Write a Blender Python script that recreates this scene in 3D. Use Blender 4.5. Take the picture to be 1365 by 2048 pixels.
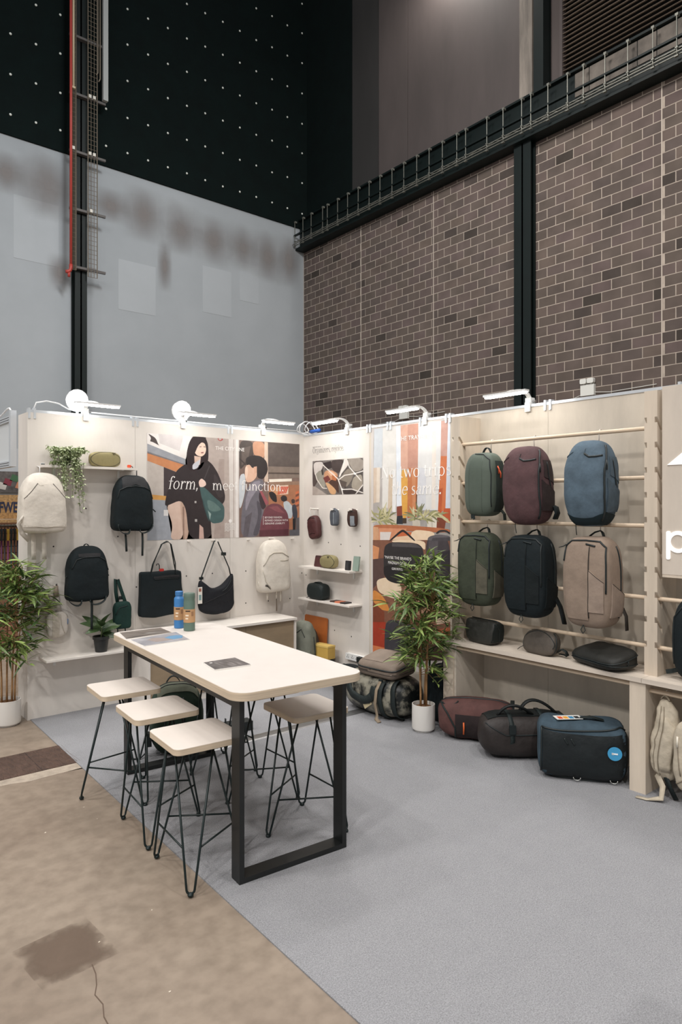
import bpy, bmesh, math, random
from mathutils import Vector, Matrix, noise
from mathutils.geometry import tessellate_polygon
random.seed(7)
for o in list(bpy.data.objects):
    bpy.data.objects.remove(o)
COL = bpy.context.scene.collection
SC = bpy.context.scene

# ---------------------------------------------------------------- camera
cam_d = bpy.data.cameras.new('camera')
cam_d.sensor_fit = 'VERTICAL'
cam_d.sensor_height = 36.0
cam_d.lens = 24.0
cam_d.shift_y = -11.0 / 2048.0
cam = bpy.data.objects.new('camera', cam_d)
COL.objects.link(cam)
cam.location = (-4.349, -5.849, 1.727)
cam.rotation_euler = (math.radians(90), 0, -math.radians(90 - 50.246))
SC.camera = cam

# ---------------------------------------------------------------- world, hall lamps, exposure
W = bpy.data.worlds.new('hall_ambient')
SC.world = W
W.use_nodes = True
W.node_tree.nodes['Background'].inputs[0].default_value = (0.96, 0.98, 1.0, 1)
W.node_tree.nodes['Background'].inputs[1].default_value = 0.36
SC.view_settings.view_transform = 'Standard'
SC.view_settings.look = 'None'
SC.view_settings.gamma = 1.0
SC.view_settings.use_curve_mapping = False
SC.view_settings.exposure = 0.03

def area(name, loc, target, size, power, col, sy=None):
    d = bpy.data.lights.new(name, 'AREA')
    d.shape = 'RECTANGLE'
    d.size = size
    d.size_y = sy or size
    d.energy = power
    d.color = col
    o = bpy.data.objects.new(name, d)
    COL.objects.link(o)
    o.location = loc
    o.rotation_euler = (Vector(target) - Vector(loc)).to_track_quat('-Z', 'Y').to_euler()
    return o

# high-bay lamps of the hall, hanging above the aisles (out of frame overhead)
WARM = (1.0, 0.97, 0.94)
for (x, y, p) in ((-8.0, -1.5, 380), (-6.8, -7.5, 380), (-1.0, -8.0, 300), (-3.4, -3.0, 190), (3.0, -4.0, 240),
                  (-4.6, 2.8, 240), (1.6, 2.0, 300), (-15.0, -7.0, 950), (-10.5, -13.5, 950), (-16.0, 0.5, 700)):
    area('high_bay_lamp', (x, y, 13.0), (x, y, 0), 0.8, p, WARM, 0.8)
# unseen overhead: lamp behind the spill on the cladding, then added wall fills
area('unseen_wall_lamp', (8.9, 6.0, 16.6), (9.6, 6.0, 13.5), 0.5, 150, (1.0, 0.96, 0.9))
area('unseen_wall_lamp', (1.2, 3.6, 13.2), (3.6, 12.6, 6.0), 1.2, 300, (0.92, 0.97, 1.0))  # added unseen fill for the painted wall
area('unseen_wall_lamp', (2.6, 0.8, 13.2), (9.4, 4.6, 6.5), 1.2, 330, (1.0, 0.95, 0.9))  # added unseen fill for the blockwork

# ---------------------------------------------------------------- helpers: colour and materials
def lin(c):
    r = []
    for v in c[:3]:
        v = v / 255.0
        r.append(v / 12.92 if v <= 0.04045 else ((v + 0.055) / 1.055) ** 2.4)
    return (r[0], r[1], r[2], 1.0)

MATS = {}
def M(name, col, rough=0.7, var=None, bump=None, metal=0.0, col2=None, emit=0.0, spec=0.5, coords='Object', stretch=None, sheen=0.0):
    """Procedural principled material. var=(scale, amount) mixes towards col2; bump=(scale, strength)."""
    if name in MATS:
        return MATS[name]
    m = bpy.data.materials.new(name)
    m.use_nodes = True
    nt = m.node_tree
    b = nt.nodes['Principled BSDF']
    b.inputs['Base Color'].default_value = lin(col)
    b.inputs['Roughness'].default_value = rough
    b.inputs['Metallic'].default_value = metal
    b.inputs['Specular IOR Level'].default_value = spec
    if sheen:
        b.inputs['Sheen Weight'].default_value = sheen
    if emit:
        b.inputs['Emission Color'].default_value = lin(col)
        b.inputs['Emission Strength'].default_value = emit
    tc = nt.nodes.new('ShaderNodeTexCoord')
    src = tc.outputs[coords]
    if stretch:
        mp = nt.nodes.new('ShaderNodeMapping')
        mp.inputs['Scale'].default_value = stretch
        nt.links.new(src, mp.inputs['Vector'])
        src = mp.outputs['Vector']
    if var:
        n = nt.nodes.new('ShaderNodeTexNoise')
        n.inputs['Scale'].default_value = var[0]
        n.inputs['Detail'].default_value = 6.0
        n.inputs['Roughness'].default_value = 0.65
        nt.links.new(src, n.inputs['Vector'])
        r = nt.nodes.new('ShaderNodeValToRGB')
        r.color_ramp.elements[0].position = 0.32
        r.color_ramp.elements[1].position = 0.70
        c2 = col2 if col2 else tuple(max(0, c * (1 - var[1])) for c in col)
        r.color_ramp.elements[0].color = lin(c2)
        r.color_ramp.elements[1].color = lin(col)
        nt.links.new(n.outputs['Fac'], r.inputs['Fac'])
        nt.links.new(r.outputs['Color'], b.inputs['Base Color'])
    if bump:
        n2 = nt.nodes.new('ShaderNodeTexNoise')
        n2.inputs['Scale'].default_value = bump[0]
        n2.inputs['Detail'].default_value = 4.0
        nt.links.new(src, n2.inputs['Vector'])
        bp = nt.nodes.new('ShaderNodeBump')
        bp.inputs['Strength'].default_value = bump[1]
        bp.inputs['Distance'].default_value = 0.01
        nt.links.new(n2.outputs['Fac'], bp.inputs['Height'])
        nt.links.new(bp.outputs['Normal'], b.inputs['Normal'])
    MATS[name] = m
    return m

def fabric(name, col, rough=0.82, dark=0.22, bump=0.35):
    return M(name, col, rough, var=(9.0, dark), bump=(26.0, bump), spec=0.35)

# ---------------------------------------------------------------- helpers: meshes and objects
def rot2(x, y, a):
    return (x * math.cos(a) - y * math.sin(a), x * math.sin(a) + y * math.cos(a))

class MB:
    def __init__(self):
        self.v = []
        self.f = []
    def add(self, vs, fs):
        n = len(self.v)
        self.v += [tuple(p) for p in vs]
        self.f += [tuple(i + n for i in f) for f in fs]
        return self
    def box(self, c, s, m=None):
        x, y, z = s[0] / 2, s[1] / 2, s[2] / 2
        vs = [Vector((a * x, b * y, d * z)) for d in (-1, 1) for b in (-1, 1) for a in (-1, 1)]
        if m:
            vs = [m @ p for p in vs]
        vs = [p + Vector(c) for p in vs]
        return self.add(vs, [(0, 2, 3, 1), (4, 5, 7, 6), (0, 1, 5, 4), (2, 6, 7, 3), (0, 4, 6, 2), (1, 3, 7, 5)])
    def b2(self, x0, x1, y0, y1, z0, z1):
        return self.box(((x0 + x1) / 2, (y0 + y1) / 2, (z0 + z1) / 2), (abs(x1 - x0), abs(y1 - y0), abs(z1 - z0)))
    def prism(self, poly, fn0, fn1):
        """extrude a 2D polygon; fn0/fn1 map (a,b) to 3D for both caps"""
        n = len(poly)
        vs = [fn0(*p) for p in poly] + [fn1(*p) for p in poly]
        fs = [(i, (i + 1) % n, n + (i + 1) % n, n + i) for i in range(n)]
        tr = tessellate_polygon([[Vector((p[0], p[1], 0)) for p in poly]])
        fs += [tuple(t) for t in tr] + [tuple(n + i for i in reversed(t)) for t in tr]
        return self.add(vs, fs)
    def tube(self, pts, r, n=8, closed=False, cap=True, flat=1.0):
        pts = [Vector(p) for p in pts]
        k = len(pts)
        rs = r if isinstance(r, (list, tuple)) else [r] * k
        rings = []
        up = None
        for i, p in enumerate(pts):
            if closed:
                t = pts[(i + 1) % k] - pts[i - 1]
            else:
                t = pts[min(i + 1, k - 1)] - pts[max(i - 1, 0)]
            t = t.normalized() if t.length > 1e-9 else Vector((0, 0, 1))
            if up is None:
                a = Vector((0, 0, 1)) if abs(t.z) < 0.9 else Vector((1, 0, 0))
                up = (a - t * a.dot(t)).normalized()
            else:
                up = up - t * up.dot(t)
                up = up.normalized() if up.length > 1e-6 else Vector((1, 0, 0))
            s = t.cross(up)
            rings.append([p + (s * math.cos(2 * math.pi * j / n) + up * math.sin(2 * math.pi * j / n) * flat) * rs[i] for j in range(n)])
        vs = [q for ring in rings for q in ring]
        fs = []
        m = k if closed else k - 1
        for i in range(m):
            a, b = i * n, ((i + 1) % k) * n
            for j in range(n):
                fs.append((a + j, a + (j + 1) % n, b + (j + 1) % n, b + j))
        if cap and not closed:
            fs.append(tuple(reversed(range(n))))
            fs.append(tuple((k - 1) * n + j for j in range(n)))
        return self.add(vs, fs)
    def ribbon(self, pts, wdir, w, th=0.003):
        """flat webbing: centre line pts, width direction(s) wdir, width w"""
        pts = [Vector(p) for p in pts]
        k = len(pts)
        vs = []
        for i, p in enumerate(pts):
            t = (pts[min(i + 1, k - 1)] - pts[max(i - 1, 0)]).normalized()
            wd = Vector(wdir[i] if isinstance(wdir, list) else wdir)
            wd = (wd - t * wd.dot(t))
            wd = wd.normalized() if wd.length > 1e-6 else Vector((1, 0, 0))
            nn = t.cross(wd)
            for a, b in ((-1, -1), (1, -1), (1, 1), (-1, 1)):
                vs.append(p + wd * (a * w / 2) + nn * (b * th / 2))
        fs = []
        for i in range(k - 1):
            a, b = 4 * i, 4 * i + 4
            for j in range(4):
                fs.append((a + j, a + (j + 1) % 4, b + (j + 1) % 4, b + j))
        fs += [(3, 2, 1, 0), tuple(4 * (k - 1) + j for j in range(4))]
        return self.add(vs, fs)
    def lathe(self, prof, n=24, c=(0, 0, 0)):
        vs = []
        for (r, z) in prof:
            for j in range(n):
                a = 2 * math.pi * j / n
                vs.append((c[0] + r * math.cos(a), c[1] + r * math.sin(a), c[2] + z))
        fs = []
        for i in range(len(prof) - 1):
            for j in range(n):
                fs.append((i * n + j, i * n + (j + 1) % n, (i + 1) * n + (j + 1) % n, (i + 1) * n + j))
        fs.append(tuple(reversed(range(n))))
        fs.append(tuple((len(prof) - 1) * n + j for j in range(n)))
        return self.add(vs, fs)
    def mesh(self, name, mat, smooth=False):
        me = bpy.data.meshes.new(name)
        me.from_pydata([tuple(p) for p in self.v], [], self.f)
        if mat:
            me.materials.append(mat)
        bm = bmesh.new()
        bm.from_mesh(me)
        bmesh.ops.recalc_face_normals(bm, faces=bm.faces)
        bm.to_mesh(me)
        bm.free()
        if smooth is not False:
            me.polygons.foreach_set('use_smooth', [True] * len(me.polygons))
            if smooth is not True:
                me.set_sharp_from_angle(angle=math.radians(smooth))
        me.update()
        return me
    def build(self, name, mat, parent=None, smooth=False, loc=None):
        return link(name, self.mesh(name, mat, smooth), parent, loc)

def link(name, me, parent=None, loc=None, rot=None):
    o = bpy.data.objects.new(name, me)
    COL.objects.link(o)
    if parent:
        o.parent = parent
    if loc is not None:
        o.location = loc
    if rot is not None:
        o.rotation_euler = rot
    return o

def tag(o, label=None, cat=None, group=None, kind=None):
    if label:
        o['label'] = label
    if cat:
        o['category'] = cat
    if group:
        o['group'] = group
    if kind:
        o['kind'] = kind
    return o

def thing(name, label, cat, loc=(0, 0, 0), rz=0.0, group=None):
    o = bpy.data.objects.new(name, None)
    COL.objects.link(o)
    o.empty_display_size = 0.05
    o.location = loc
    o.rotation_euler = (0, 0, rz)
    return tag(o, label, cat, group)

def copy_tree(o, parent=None):
    c = o.copy()
    COL.objects.link(c)
    if parent:
        c.parent = parent
    for ch in list(o.children):
        copy_tree(ch, c)
    return c

def rounded(x0, x1, y0, y1, r, n=6):
    p = []
    for (cx, cy, a) in ((x1 - r, y1 - r, 0), (x0 + r, y1 - r, 90), (x0 + r, y0 + r, 180), (x1 - r, y0 + r, 270)):
        for i in range(n + 1):
            t = math.radians(a + 90 * i / n)
            p.append((cx + r * math.cos(t), cy + r * math.sin(t)))
    return p

def slab(poly, z0, z1):
    return MB().prism(poly, lambda a, b: (a, b, z0), lambda a, b: (a, b, z1))

def bez(p0, p1, p2, p3, n=12):
    out = []
    for i in range(n + 1):
        t = i / n
        a = [(1 - t) ** 3, 3 * t * (1 - t) ** 2, 3 * t * t * (1 - t), t ** 3]
        out.append(tuple(a[0] * p0[k] + a[1] * p1[k] + a[2] * p2[k] + a[3] * p3[k] for k in range(3)))
    return out
PI = math.pi
FB = -PI / 2     # facing of things hung on the right-hand wall: local -Y -> world -X
# ================================================================ the hall
conc = M('concrete_floor', (150, 136, 121), 0.5, var=(0.9, 0.2), bump=(30, 0.05), col2=(128, 113, 99))
nt = conc.node_tree
# larger blotches and fine speckle on the worn concrete
_b = nt.nodes['Principled BSDF']
_tc = nt.nodes.new('ShaderNodeTexCoord')
_n = nt.nodes.new('ShaderNodeTexNoise'); _n.inputs['Scale'].default_value = 14; _n.inputs['Detail'].default_value = 8
nt.links.new(_tc.outputs['Object'], _n.inputs['Vector'])
_r = nt.nodes.new('ShaderNodeValToRGB')
_r.color_ramp.elements[0].position = 0.35; _r.color_ramp.elements[0].color = (0.80, 0.79, 0.78, 1)
_r.color_ramp.elements[1].position = 0.62; _r.color_ramp.elements[1].color = (1, 1, 1, 1)
nt.links.new(_n.outputs['Fac'], _r.inputs['Fac'])
_mx = nt.nodes.new('ShaderNodeMix'); _mx.data_type = 'RGBA'; _mx.blend_type = 'MULTIPLY'
_mx.inputs['Factor'].default_value = 1.0
_src = _b.inputs['Base Color'].links[0].from_socket
nt.links.new(_src, _mx.inputs['A']); nt.links.new(_r.outputs['Color'], _mx.inputs['B'])
nt.links.new(_mx.outputs['Result'], _b.inputs['Base Color'])
fl = MB().b2(-16, 9.6, -14, 12.9, -0.2, 0.0).build('floor', conc)
tag(fl, kind='structure')
def soft_patch(name, col, rough, nscale, amp, k, ax2, top):
    """soft-edged stain: opacity falls off towards the ragged rim of its own thin skin"""
    m = bpy.data.materials.new(name)
    m.use_nodes = True
    nt = m.node_tree
    b = nt.nodes['Principled BSDF']
    b.inputs['Base Color'].default_value = lin(col)
    b.inputs['Roughness'].default_value = rough
    tc = nt.nodes.new('ShaderNodeTexCoord')
    n = nt.nodes.new('ShaderNodeTexNoise'); n.inputs['Scale'].default_value = nscale; n.inputs['Detail'].default_value = 6
    nt.links.new(tc.outputs['Object'], n.inputs['Vector'])
    sx = nt.nodes.new('ShaderNodeSeparateXYZ'); nt.links.new(tc.outputs['Generated'], sx.inputs[0])
    def mt(op, a, b=None):
        q = nt.nodes.new('ShaderNodeMath'); q.operation = op
        for i, v in enumerate((a, b)):
            if v is None:
                continue
            if isinstance(v, (int, float)):
                q.inputs[i].default_value = v
            else:
                nt.links.new(v, q.inputs[i])
        return q.outputs[0]
    w = mt('ABSOLUTE', mt('MULTIPLY', mt('SUBTRACT', n.outputs['Fac'], 0.5), amp * 2))
    def soft(sk):
        d = mt('ABSOLUTE', mt('SUBTRACT', sk, 0.5))
        return mt('MAXIMUM', mt('MINIMUM', mt('MULTIPLY', mt('SUBTRACT', mt('SUBTRACT', 0.5, d), w), k), 1.0), 0.0)
    a = mt('MULTIPLY', soft(sx.outputs[0]), soft(sx.outputs[ax2]))
    a = mt('MULTIPLY', a, mt('ADD', mt('MULTIPLY', n.outputs['Fac'], 0.5), top - 0.25))
    nt.links.new(a, b.inputs['Alpha'])
    return m
# worn patch, old repair and crack in the concrete: thin skins of filler
m_patch = soft_patch('floor_patch', (112, 94, 80), 0.6, 9.0, 0.22, 5.0, 1, 0.58)
pp = [(-3.645, -3.0), (-3.34, -2.955), (-3.315, -3.27), (-3.61, -3.30)]
slab(pp, 0.0002, 0.0012).build('repair_patch', m_patch, fl)
m_edge = M('floor_mortar', (176, 162, 146), 0.75, var=(12, 0.2), bump=(40, 0.2))
pe = [(-4.6, -1.17)] + [(-4.6 + i * 0.115, -1.27 - 0.03 * random.random() - 0.02 * math.sin(i)) for i in range(17)] + [(-2.78, -1.3), (-2.78, -1.17)]
slab(pe, -0.001, 0.0012).build('mortar_edge', m_edge, fl)
cr = [(-3.425, -3.27), (-3.433, -3.33), (-3.452, -3.39), (-3.475, -3.437), (-3.47, -3.5), (-3.489, -3.56), (-3.492, -3.62), (-3.53, -3.75)]
MB().ribbon([(x, y, 0.0006) for x, y in cr], (1, 0, 0), 0.004, 0.001).build('crack', M('floor_crack', (92, 76, 64), 0.9), fl)
chips = MB()
for i in range(38):
    x, y = random.uniform(-4.4, -2.9), random.uniform(-4.2, -0.2)
    s = random.uniform(0.003, 0.008)
    chips.box((x, y, 0.001), (s * 1.6, s, 0.002), Matrix.Rotation(random.random() * 3, 3, 'Z'))
tag(chips.build('debris_speck', M('debris', (196, 184, 168), 0.8), fl), kind='stuff')

# grey booth carpet
carpet = M('carpet_pile', (165, 165, 168), 0.95, var=(190, 0.26), bump=(260, 0.5), spec=0.1)
nt = carpet.node_tree
_b = nt.nodes['Principled BSDF']
_tc = nt.nodes.new('ShaderNodeTexCoord')
_n = nt.nodes.new('ShaderNodeTexNoise'); _n.inputs['Scale'].default_value = 9; _n.inputs['Detail'].default_value = 5
nt.links.new(_tc.outputs['Object'], _n.inputs['Vector'])
_r = nt.nodes.new('ShaderNodeValToRGB')
_r.color_ramp.elements[0].position = 0.3; _r.color_ramp.elements[0].color = (0.955, 0.955, 0.96, 1)
_r.color_ramp.elements[1].position = 0.7; _r.color_ramp.elements[1].color = (1, 1, 1, 1)
nt.links.new(_n.outputs['Fac'], _r.inputs['Fac'])
_mx = nt.nodes.new('ShaderNodeMix'); _mx.data_type = 'RGBA'; _mx.blend_type = 'MULTIPLY'
_mx.inputs['Factor'].default_value = 1.0
_src = _b.inputs['Base Color'].links[0].from_socket
nt.links.new(_src, _mx.inputs['A']); nt.links.new(_r.outputs['Color'], _mx.inputs['B'])
nt.links.new(_mx.outputs['Result'], _b.inputs['Base Color'])
cp = slab([(-2.752, 0.0), (-2.79, -1.6), (-2.845, -4.1), (-2.9, -6.6), (0.0, -6.6), (0.0, 0.0)], 0.0, 0.006).build('floor_carpet', carpet)
tag(cp, kind='structure')
st = MB().prism([(-1.5, 0.0), (-1.49, 0.007), (-1.45, 0.009), (-1.41, 0.007), (-1.40, 0.0)], lambda a, b: (-2.25, a - 0.085, b + 0.006), lambda a, b: (-0.02, a - 0.085, b + 0.006))
tag(st.build('trim_1', M('aluminium_strip', (150, 150, 150), 0.35, metal=0.8)), kind='structure')

# steel floor grating let into the concrete
gr = thing('floor_grate', 'rusty brown steel trench cover let into the concrete beside the carpet', 'floor grate', (-3.3, -0.965, 0))
m_gr = M('rusty_steel', (98, 76, 66), 0.65, var=(14, 0.35), metal=0.3)
MB().b2(-1.3, 0.537, -0.21, 0.21, -0.02, 0.004).build('cover_plate', m_gr, gr)
g2 = MB()
for i in range(46):
    for s in (1, -1):
        x0 = -1.25 + i * 0.04
        a, b = (x0, -0.2 * s), (x0 + 0.07, 0.2 * s)
        g2.tube([(a[0], a[1], 0.0045), (min(b[0], 0.53), b[1], 0.0045)], 0.0022, 4)
tag(g2.build('mesh_bars', M('worn_steel', (112, 88, 76), 0.55, var=(20, 0.3), metal=0.3), gr), kind='stuff')
MB().b2(0.30, 0.304, -0.21, 0.21, 0.002, 0.0055).build('plate_joint', M('joint_dark', (50, 38, 34), 0.8), gr)

# ---------------------------------------------------------------- left hall wall: painted below, black cladding above
m_white = M('painted_block', (172, 177, 181), 0.85, var=(0.22, 0.10), bump=(3, 0.08), col2=(158, 163, 167))
wl = MB().b2(-16, 9.4, 12.65, 12.9, 0, 11.03).build('wall_hall_left', m_white)
tag(wl, kind='structure')
# pale repainted rectangles
m_rep = M('repaint', (175, 180, 184), 0.85, var=(0.5, 0.04))
for (x0, x1, z0, z1) in ((3.0, 4.1, 7.2, 8.6), (5.6, 6.6, 7.6, 9.0), (0.3, 1.4, 8.0, 9.6), (6.9, 7.6, 8.2, 9.4)):
    MB().b2(x0, x1, 12.645, 12.655, z0, z1).build('repaint_patch', m_rep, wl)
m_stain = soft_patch('water_stain', (138, 131, 128), 0.9, 0.7, 0.13, 2.3, 2, 0.66)
for _i, (x0, x1, z0, z1) in enumerate(((-0.3, 0.55, 9.6, 10.55), (0.45, 1.75, 9.2, 10.85), (2.3, 3.3, 9.6, 10.4), (3.2, 4.3, 9.3, 10.75), (4.3, 5.5, 9.15, 10.7), (5.4, 6.55, 9.1, 10.55), (6.5, 7.5, 9.15, 10.6), (7.4, 8.5, 9.0, 10.6), (8.4, 9.2, 9.0, 10.7), (4.25, 4.5, 8.0, 9.4), (1.2, 1.7, 7.4, 8.3))):
    _y = 12.642 - _i * 0.001
    MB().add([(x0 - 0.12, _y, z0 - 0.1), (x1 + 0.12, _y, z0 - 0.1), (x1 + 0.12, _y, z1 + 0.1), (x0 - 0.12, _y, z1 + 0.1)], [(0, 1, 2, 3)]).build('damp_stain', m_stain, wl)
m_blk = M('black_cladding', (4, 19, 18), 0.9, var=(2.0, 0.3), bump=(60, 0.2), spec=0.2)
wu = MB().b2(-16, 9.58, 12.6, 12.9, 11.03, 24).build('wall_hall_upper_left', m_blk)
tag(wu, kind='structure')
sd = MB().lathe([(0.0, 0.0), (0.03, 0.003), (0.034, 0.018), (0.016, 0.03), (0.0, 0.032)], 8).mesh('fixing_stud', M('stud_cap', (225, 228, 220), 0.5), True)
for i in range(17):
    for j in range(10):
        x, z = 0.21 - 0.6 + i * 0.605, 11.56 + j * 1.006
        if x > 9.3 or (1.45 < x < 2.55):
            continue
        o = link('fixing_stud', sd, wu, (x, 12.6, z + random.uniform(-0.02, 0.02)))
        o.rotation_euler = (PI / 2, 0, 0)

# ---------------------------------------------------------------- right hall wall: blockwork below, grey cladding above
mortar = M('mortar', (186, 172, 159), 0.95, var=(4, 0.15))
wr = MB().b2(9.3965, 9.7, -14, 12.65, 0, 10.45).build('wall_hall_right', mortar)
tag(wr, kind='structure')
def brick_mat(name, island):
    m = bpy.data.materials.new(name)
    m.use_nodes = True
    nt = m.node_tree
    b = nt.nodes['Principled BSDF']
    b.inputs['Roughness'].default_value = 0.9
    b.inputs['Specular IOR Level'].default_value = 0.2
    if island:
        g = nt.nodes.new('ShaderNodeNewGeometry'); s = g.outputs['Random Per Island']
    else:
        g = nt.nodes.new('ShaderNodeObjectInfo'); s = g.outputs['Random']
    r = nt.nodes.new('ShaderNodeValToRGB')
    e = r.color_ramp.elements
    e[0].position = 0.0; e[0].color = lin((66, 60, 55))
    e[1].position = 1.0; e[1].color = lin((104, 92, 84))
    for p, c in ((0.05, (72, 64, 60)), (0.08, (88, 78, 74)), (0.45, (92, 82, 75)), (0.75, (96, 83, 80))):
        k = e.new(p); k.color = lin(tuple(v + 5 for v in c))
    nt.links.new(s, r.inputs['Fac'])
    tc = nt.nodes.new('ShaderNodeTexCoord')
    geo = nt.nodes.new('ShaderNodeNewGeometry')
    n = nt.nodes.new('ShaderNodeTexNoise'); n.inputs['Scale'].default_value = 2.2; n.inputs['Detail'].default_value = 9
    nt.links.new(geo.outputs['Position'], n.inputs['Vector'])
    mx = nt.nodes.new('ShaderNodeMix'); mx.data_type = 'RGBA'; mx.blend_type = 'OVERLAY'; mx.inputs['Factor'].default_value = 0.35
    nt.links.new(r.outputs['Color'], mx.inputs['A']); nt.links.new(n.outputs['Fac'], mx.inputs['B'])
    nt.links.new(mx.outputs['Result'], b.inputs['Base Color'])
    return m
bm_obj, bm_isl = brick_mat('concrete_block', False), brick_mat('concrete_block_field', True)
JO = (12.64, 9.717, 6.753, 3.66, 0.575, -2.45)
bl = []
for r in range(15, 46):
    z = r * 0.225 + 0.06
    y = -2.4 + (0.225 if r % 2 else 0.0)
    while y < 12.6:
        a, b = y + 0.01, min(y + 0.44, 12.62)
        cuts = [j for j in JO if a < j < b]
        segs = [(a, b)] if not cuts else [(a, cuts[0] - 0.01), (cuts[0] + 0.01, b)]
        for (p, q) in segs:
            if q - p > 0.03:
                bl.append((p, q, z))
        y += 0.45
bl.sort(key=lambda s: (Vector((9.4, (s[0] + s[1]) / 2, s[2])) - cam.location).length if s[1] > -0.2 and s[2] > 4.0 else 99)
bme = MB().box((0, 0, 0), (0.016, 1, 0.206)).mesh('brick', bm_obj)
rest = MB()
for i, (p, q, z) in enumerate(bl):
    if i < 300:
        o = link('brick', bme, wr, (9.402, (p + q) / 2, z + 0.103))
        o.scale = (1, q - p, 1)
    else:
        rest.b2(9.394, 9.41, p, q, z, z + 0.206)
tag(rest.build('brick_field', bm_isl, wr), kind='stuff')
m_seal = M('joint_sealant', (186, 174, 162), 0.8)
for j in JO[1:]:
    MB().b2(9.388, 9.41, j - 0.012, j + 0.012, 3.2, 10.3).build('movement_joint', m_seal, wr)
m_clad = M('grey_cladding', (88, 79, 77), 0.7, var=(1.2, 0.12), stretch=(1, 1, 0.25))
m_clad_falloff = M('grey_cladding_falloff', (56, 54, 53), 0.7, var=(1.2, 0.12), stretch=(1, 1, 0.25))  # grey cladding darkened to paint the light falloff towards the corner
wru = MB().b2(9.55, 9.8, -14, 12.65, 10.4, 24).build('wall_hall_upper_right', m_clad)
tag(wru, kind='structure')
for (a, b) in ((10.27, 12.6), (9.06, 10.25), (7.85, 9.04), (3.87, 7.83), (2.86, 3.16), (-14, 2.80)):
    MB().b2(9.5, 9.56, a, b, 10.4, 24 if a > 0 else 11.45).build('cladding_panel', m_blk if a > 10 else (m_clad_falloff if a > 9 else m_clad), wru)  # corner falloff put into the panel colours: black innermost, then darker grey
m_steel = M('black_steel', (4, 20, 19), 0.55, var=(3, 0.3), spec=0.4)
m_col_lit = M('column_lit_tone', (150, 140, 130), 0.7, var=(1.5, 0.35), stretch=(1, 3, 0.4))  # lit band on the upper column, painted in as a paler colour
MB().b2(9.2, 9.5, 3.50, 3.85, 11.32, 24).build('lit_column_face', m_col_lit, wru)
MB().b2(9.2, 9.5, 3.2, 3.46, 11.32, 24).build('column_flange', m_steel, wru)

def steel_column(label, x0, x1, y0, y1, z1, axis):
    t = thing('steel_column', label, 'column', ((x0 + x1) / 2, (y0 + y1) / 2, 0))
    dx, dy = (x1 - x0) / 2, (y1 - y0) / 2
    if axis == 'x':      # flanges parallel to the right-hand wall
        MB().b2(-dx, -dx + 0.03, -dy, dy, 0, z1).build('flange', m_steel, t)
        MB().b2(dx - 0.03, dx, -dy, dy, 0, z1).build('flange', m_steel, t)
        MB().b2(-dx, dx, -0.02, 0.02, 0, z1).build('web', m_steel, t)
    else:
        MB().b2(-dx, dx, -dy, -dy + 0.03, 0, z1).build('flange', m_steel, t)
        MB().b2(-dx, dx, dy - 0.03, dy, 0, z1).build('flange', m_steel, t)
        MB().b2(-0.02, 0.02, -dy, dy, 0, z1).build('web', m_steel, t)
    MB().b2(-dx - 0.08, dx + 0.08, -dy - 0.0, dy, 0, 0.03).build('base_plate', m_steel, t)
    return t
steel_column('black steel column against the blockwork wall right of the picture', 9.18, 9.38, 3.52, 3.99, 10.3, 'x')
steel_column('black steel column against the pale painted wall carrying cable trays', 1.71, 2.02, 12.3, 12.6, 24, 'y')

# long black edge beam with its suspended cable tray
bt = thing('edge_beam', 'long black steel beam running along the top of the blockwork wall', 'beam', (9.25, 5.0, 10.3))
MB().b2(-0.02, 0.2, -19, 7.64, 0.0, 1.0).build('beam_web', m_steel, bt)
MB().b2(-0.2, 0.2, -19, 7.64, -0.04, 0.03).build('bottom_flange', m_steel, bt)
MB().b2(-0.12, 0.2, -19, 7.64, 0.95, 1.0).build('top_flange', m_steel, bt)
m_conc2 = M('bare_concrete', (120, 112, 104), 0.85, var=(2.2, 0.3))
for (a, b) in ((-3.3, -2.95), (-2.93, -2.6), (-4.0, -3.32), (-4.4, -4.02), (-4.8, -4.42), (-5.2, -4.82)):
    MB().b2(-0.04, 0.0, a, b, 0.42, 0.93).build('infill_panel', m_conc2, bt)
ct = thing('cable_tray', 'grey cable tray with drop rods hung along the black beam', 'cable tray', (9.0, 5.0, 10.4))
m_galv = M('galvanised', (128, 128, 120), 0.5, metal=0.5)
for (x, z) in ((0.0, 0.12), (-0.1, 0.0), (0.0, 0.0)):
    MB().tube([(x, -19, z), (x, 7.6, z)], 0.014, 5).build('tray_rail', m_galv, ct)
MB().b2(-0.05, 0.02, -19, 7.6, 0.30, 0.345).build('tray_side', m_steel, ct)
rodm = MB().tube([(0, 0, -0.05), (0, 0, 0.78)], 0.011, 5)
rodm.box((0, 0, -0.03), (0.05, 0.07, 0.05)).box((0.03, 0, 0.76), (0.08, 0.06, 0.05)).box((0, 0, 0.12), (0.04, 0.05, 0.03))
rodm = rodm.mesh('drop_rod', m_galv)
for y in (12.55, 12.1, 11.656, 11.059, 10.821, 10.315, 9.841, 9.356, 8.875, 8.412, 7.918, 7.454, 6.963, 6.513, 6.048, 5.563, 5.276, 4.616, 4.137, 3.614, 3.366, 2.918, 2.431, 2.05, 1.558, 1.066, 0.553, 0.09, -0.4, -0.9):
    link('drop_rod', rodm, ct, (-0.04, y - 5.0, 0))
dg = MB()
for i in range(24):
    y = -5 + i * 0.52
    dg.tube([(-0.1, y, 0), (0, y + 0.26, 0.12), (-0.1, y + 0.52, 0)], 0.006, 4)
dg.build('lattice', m_galv, ct)

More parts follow.
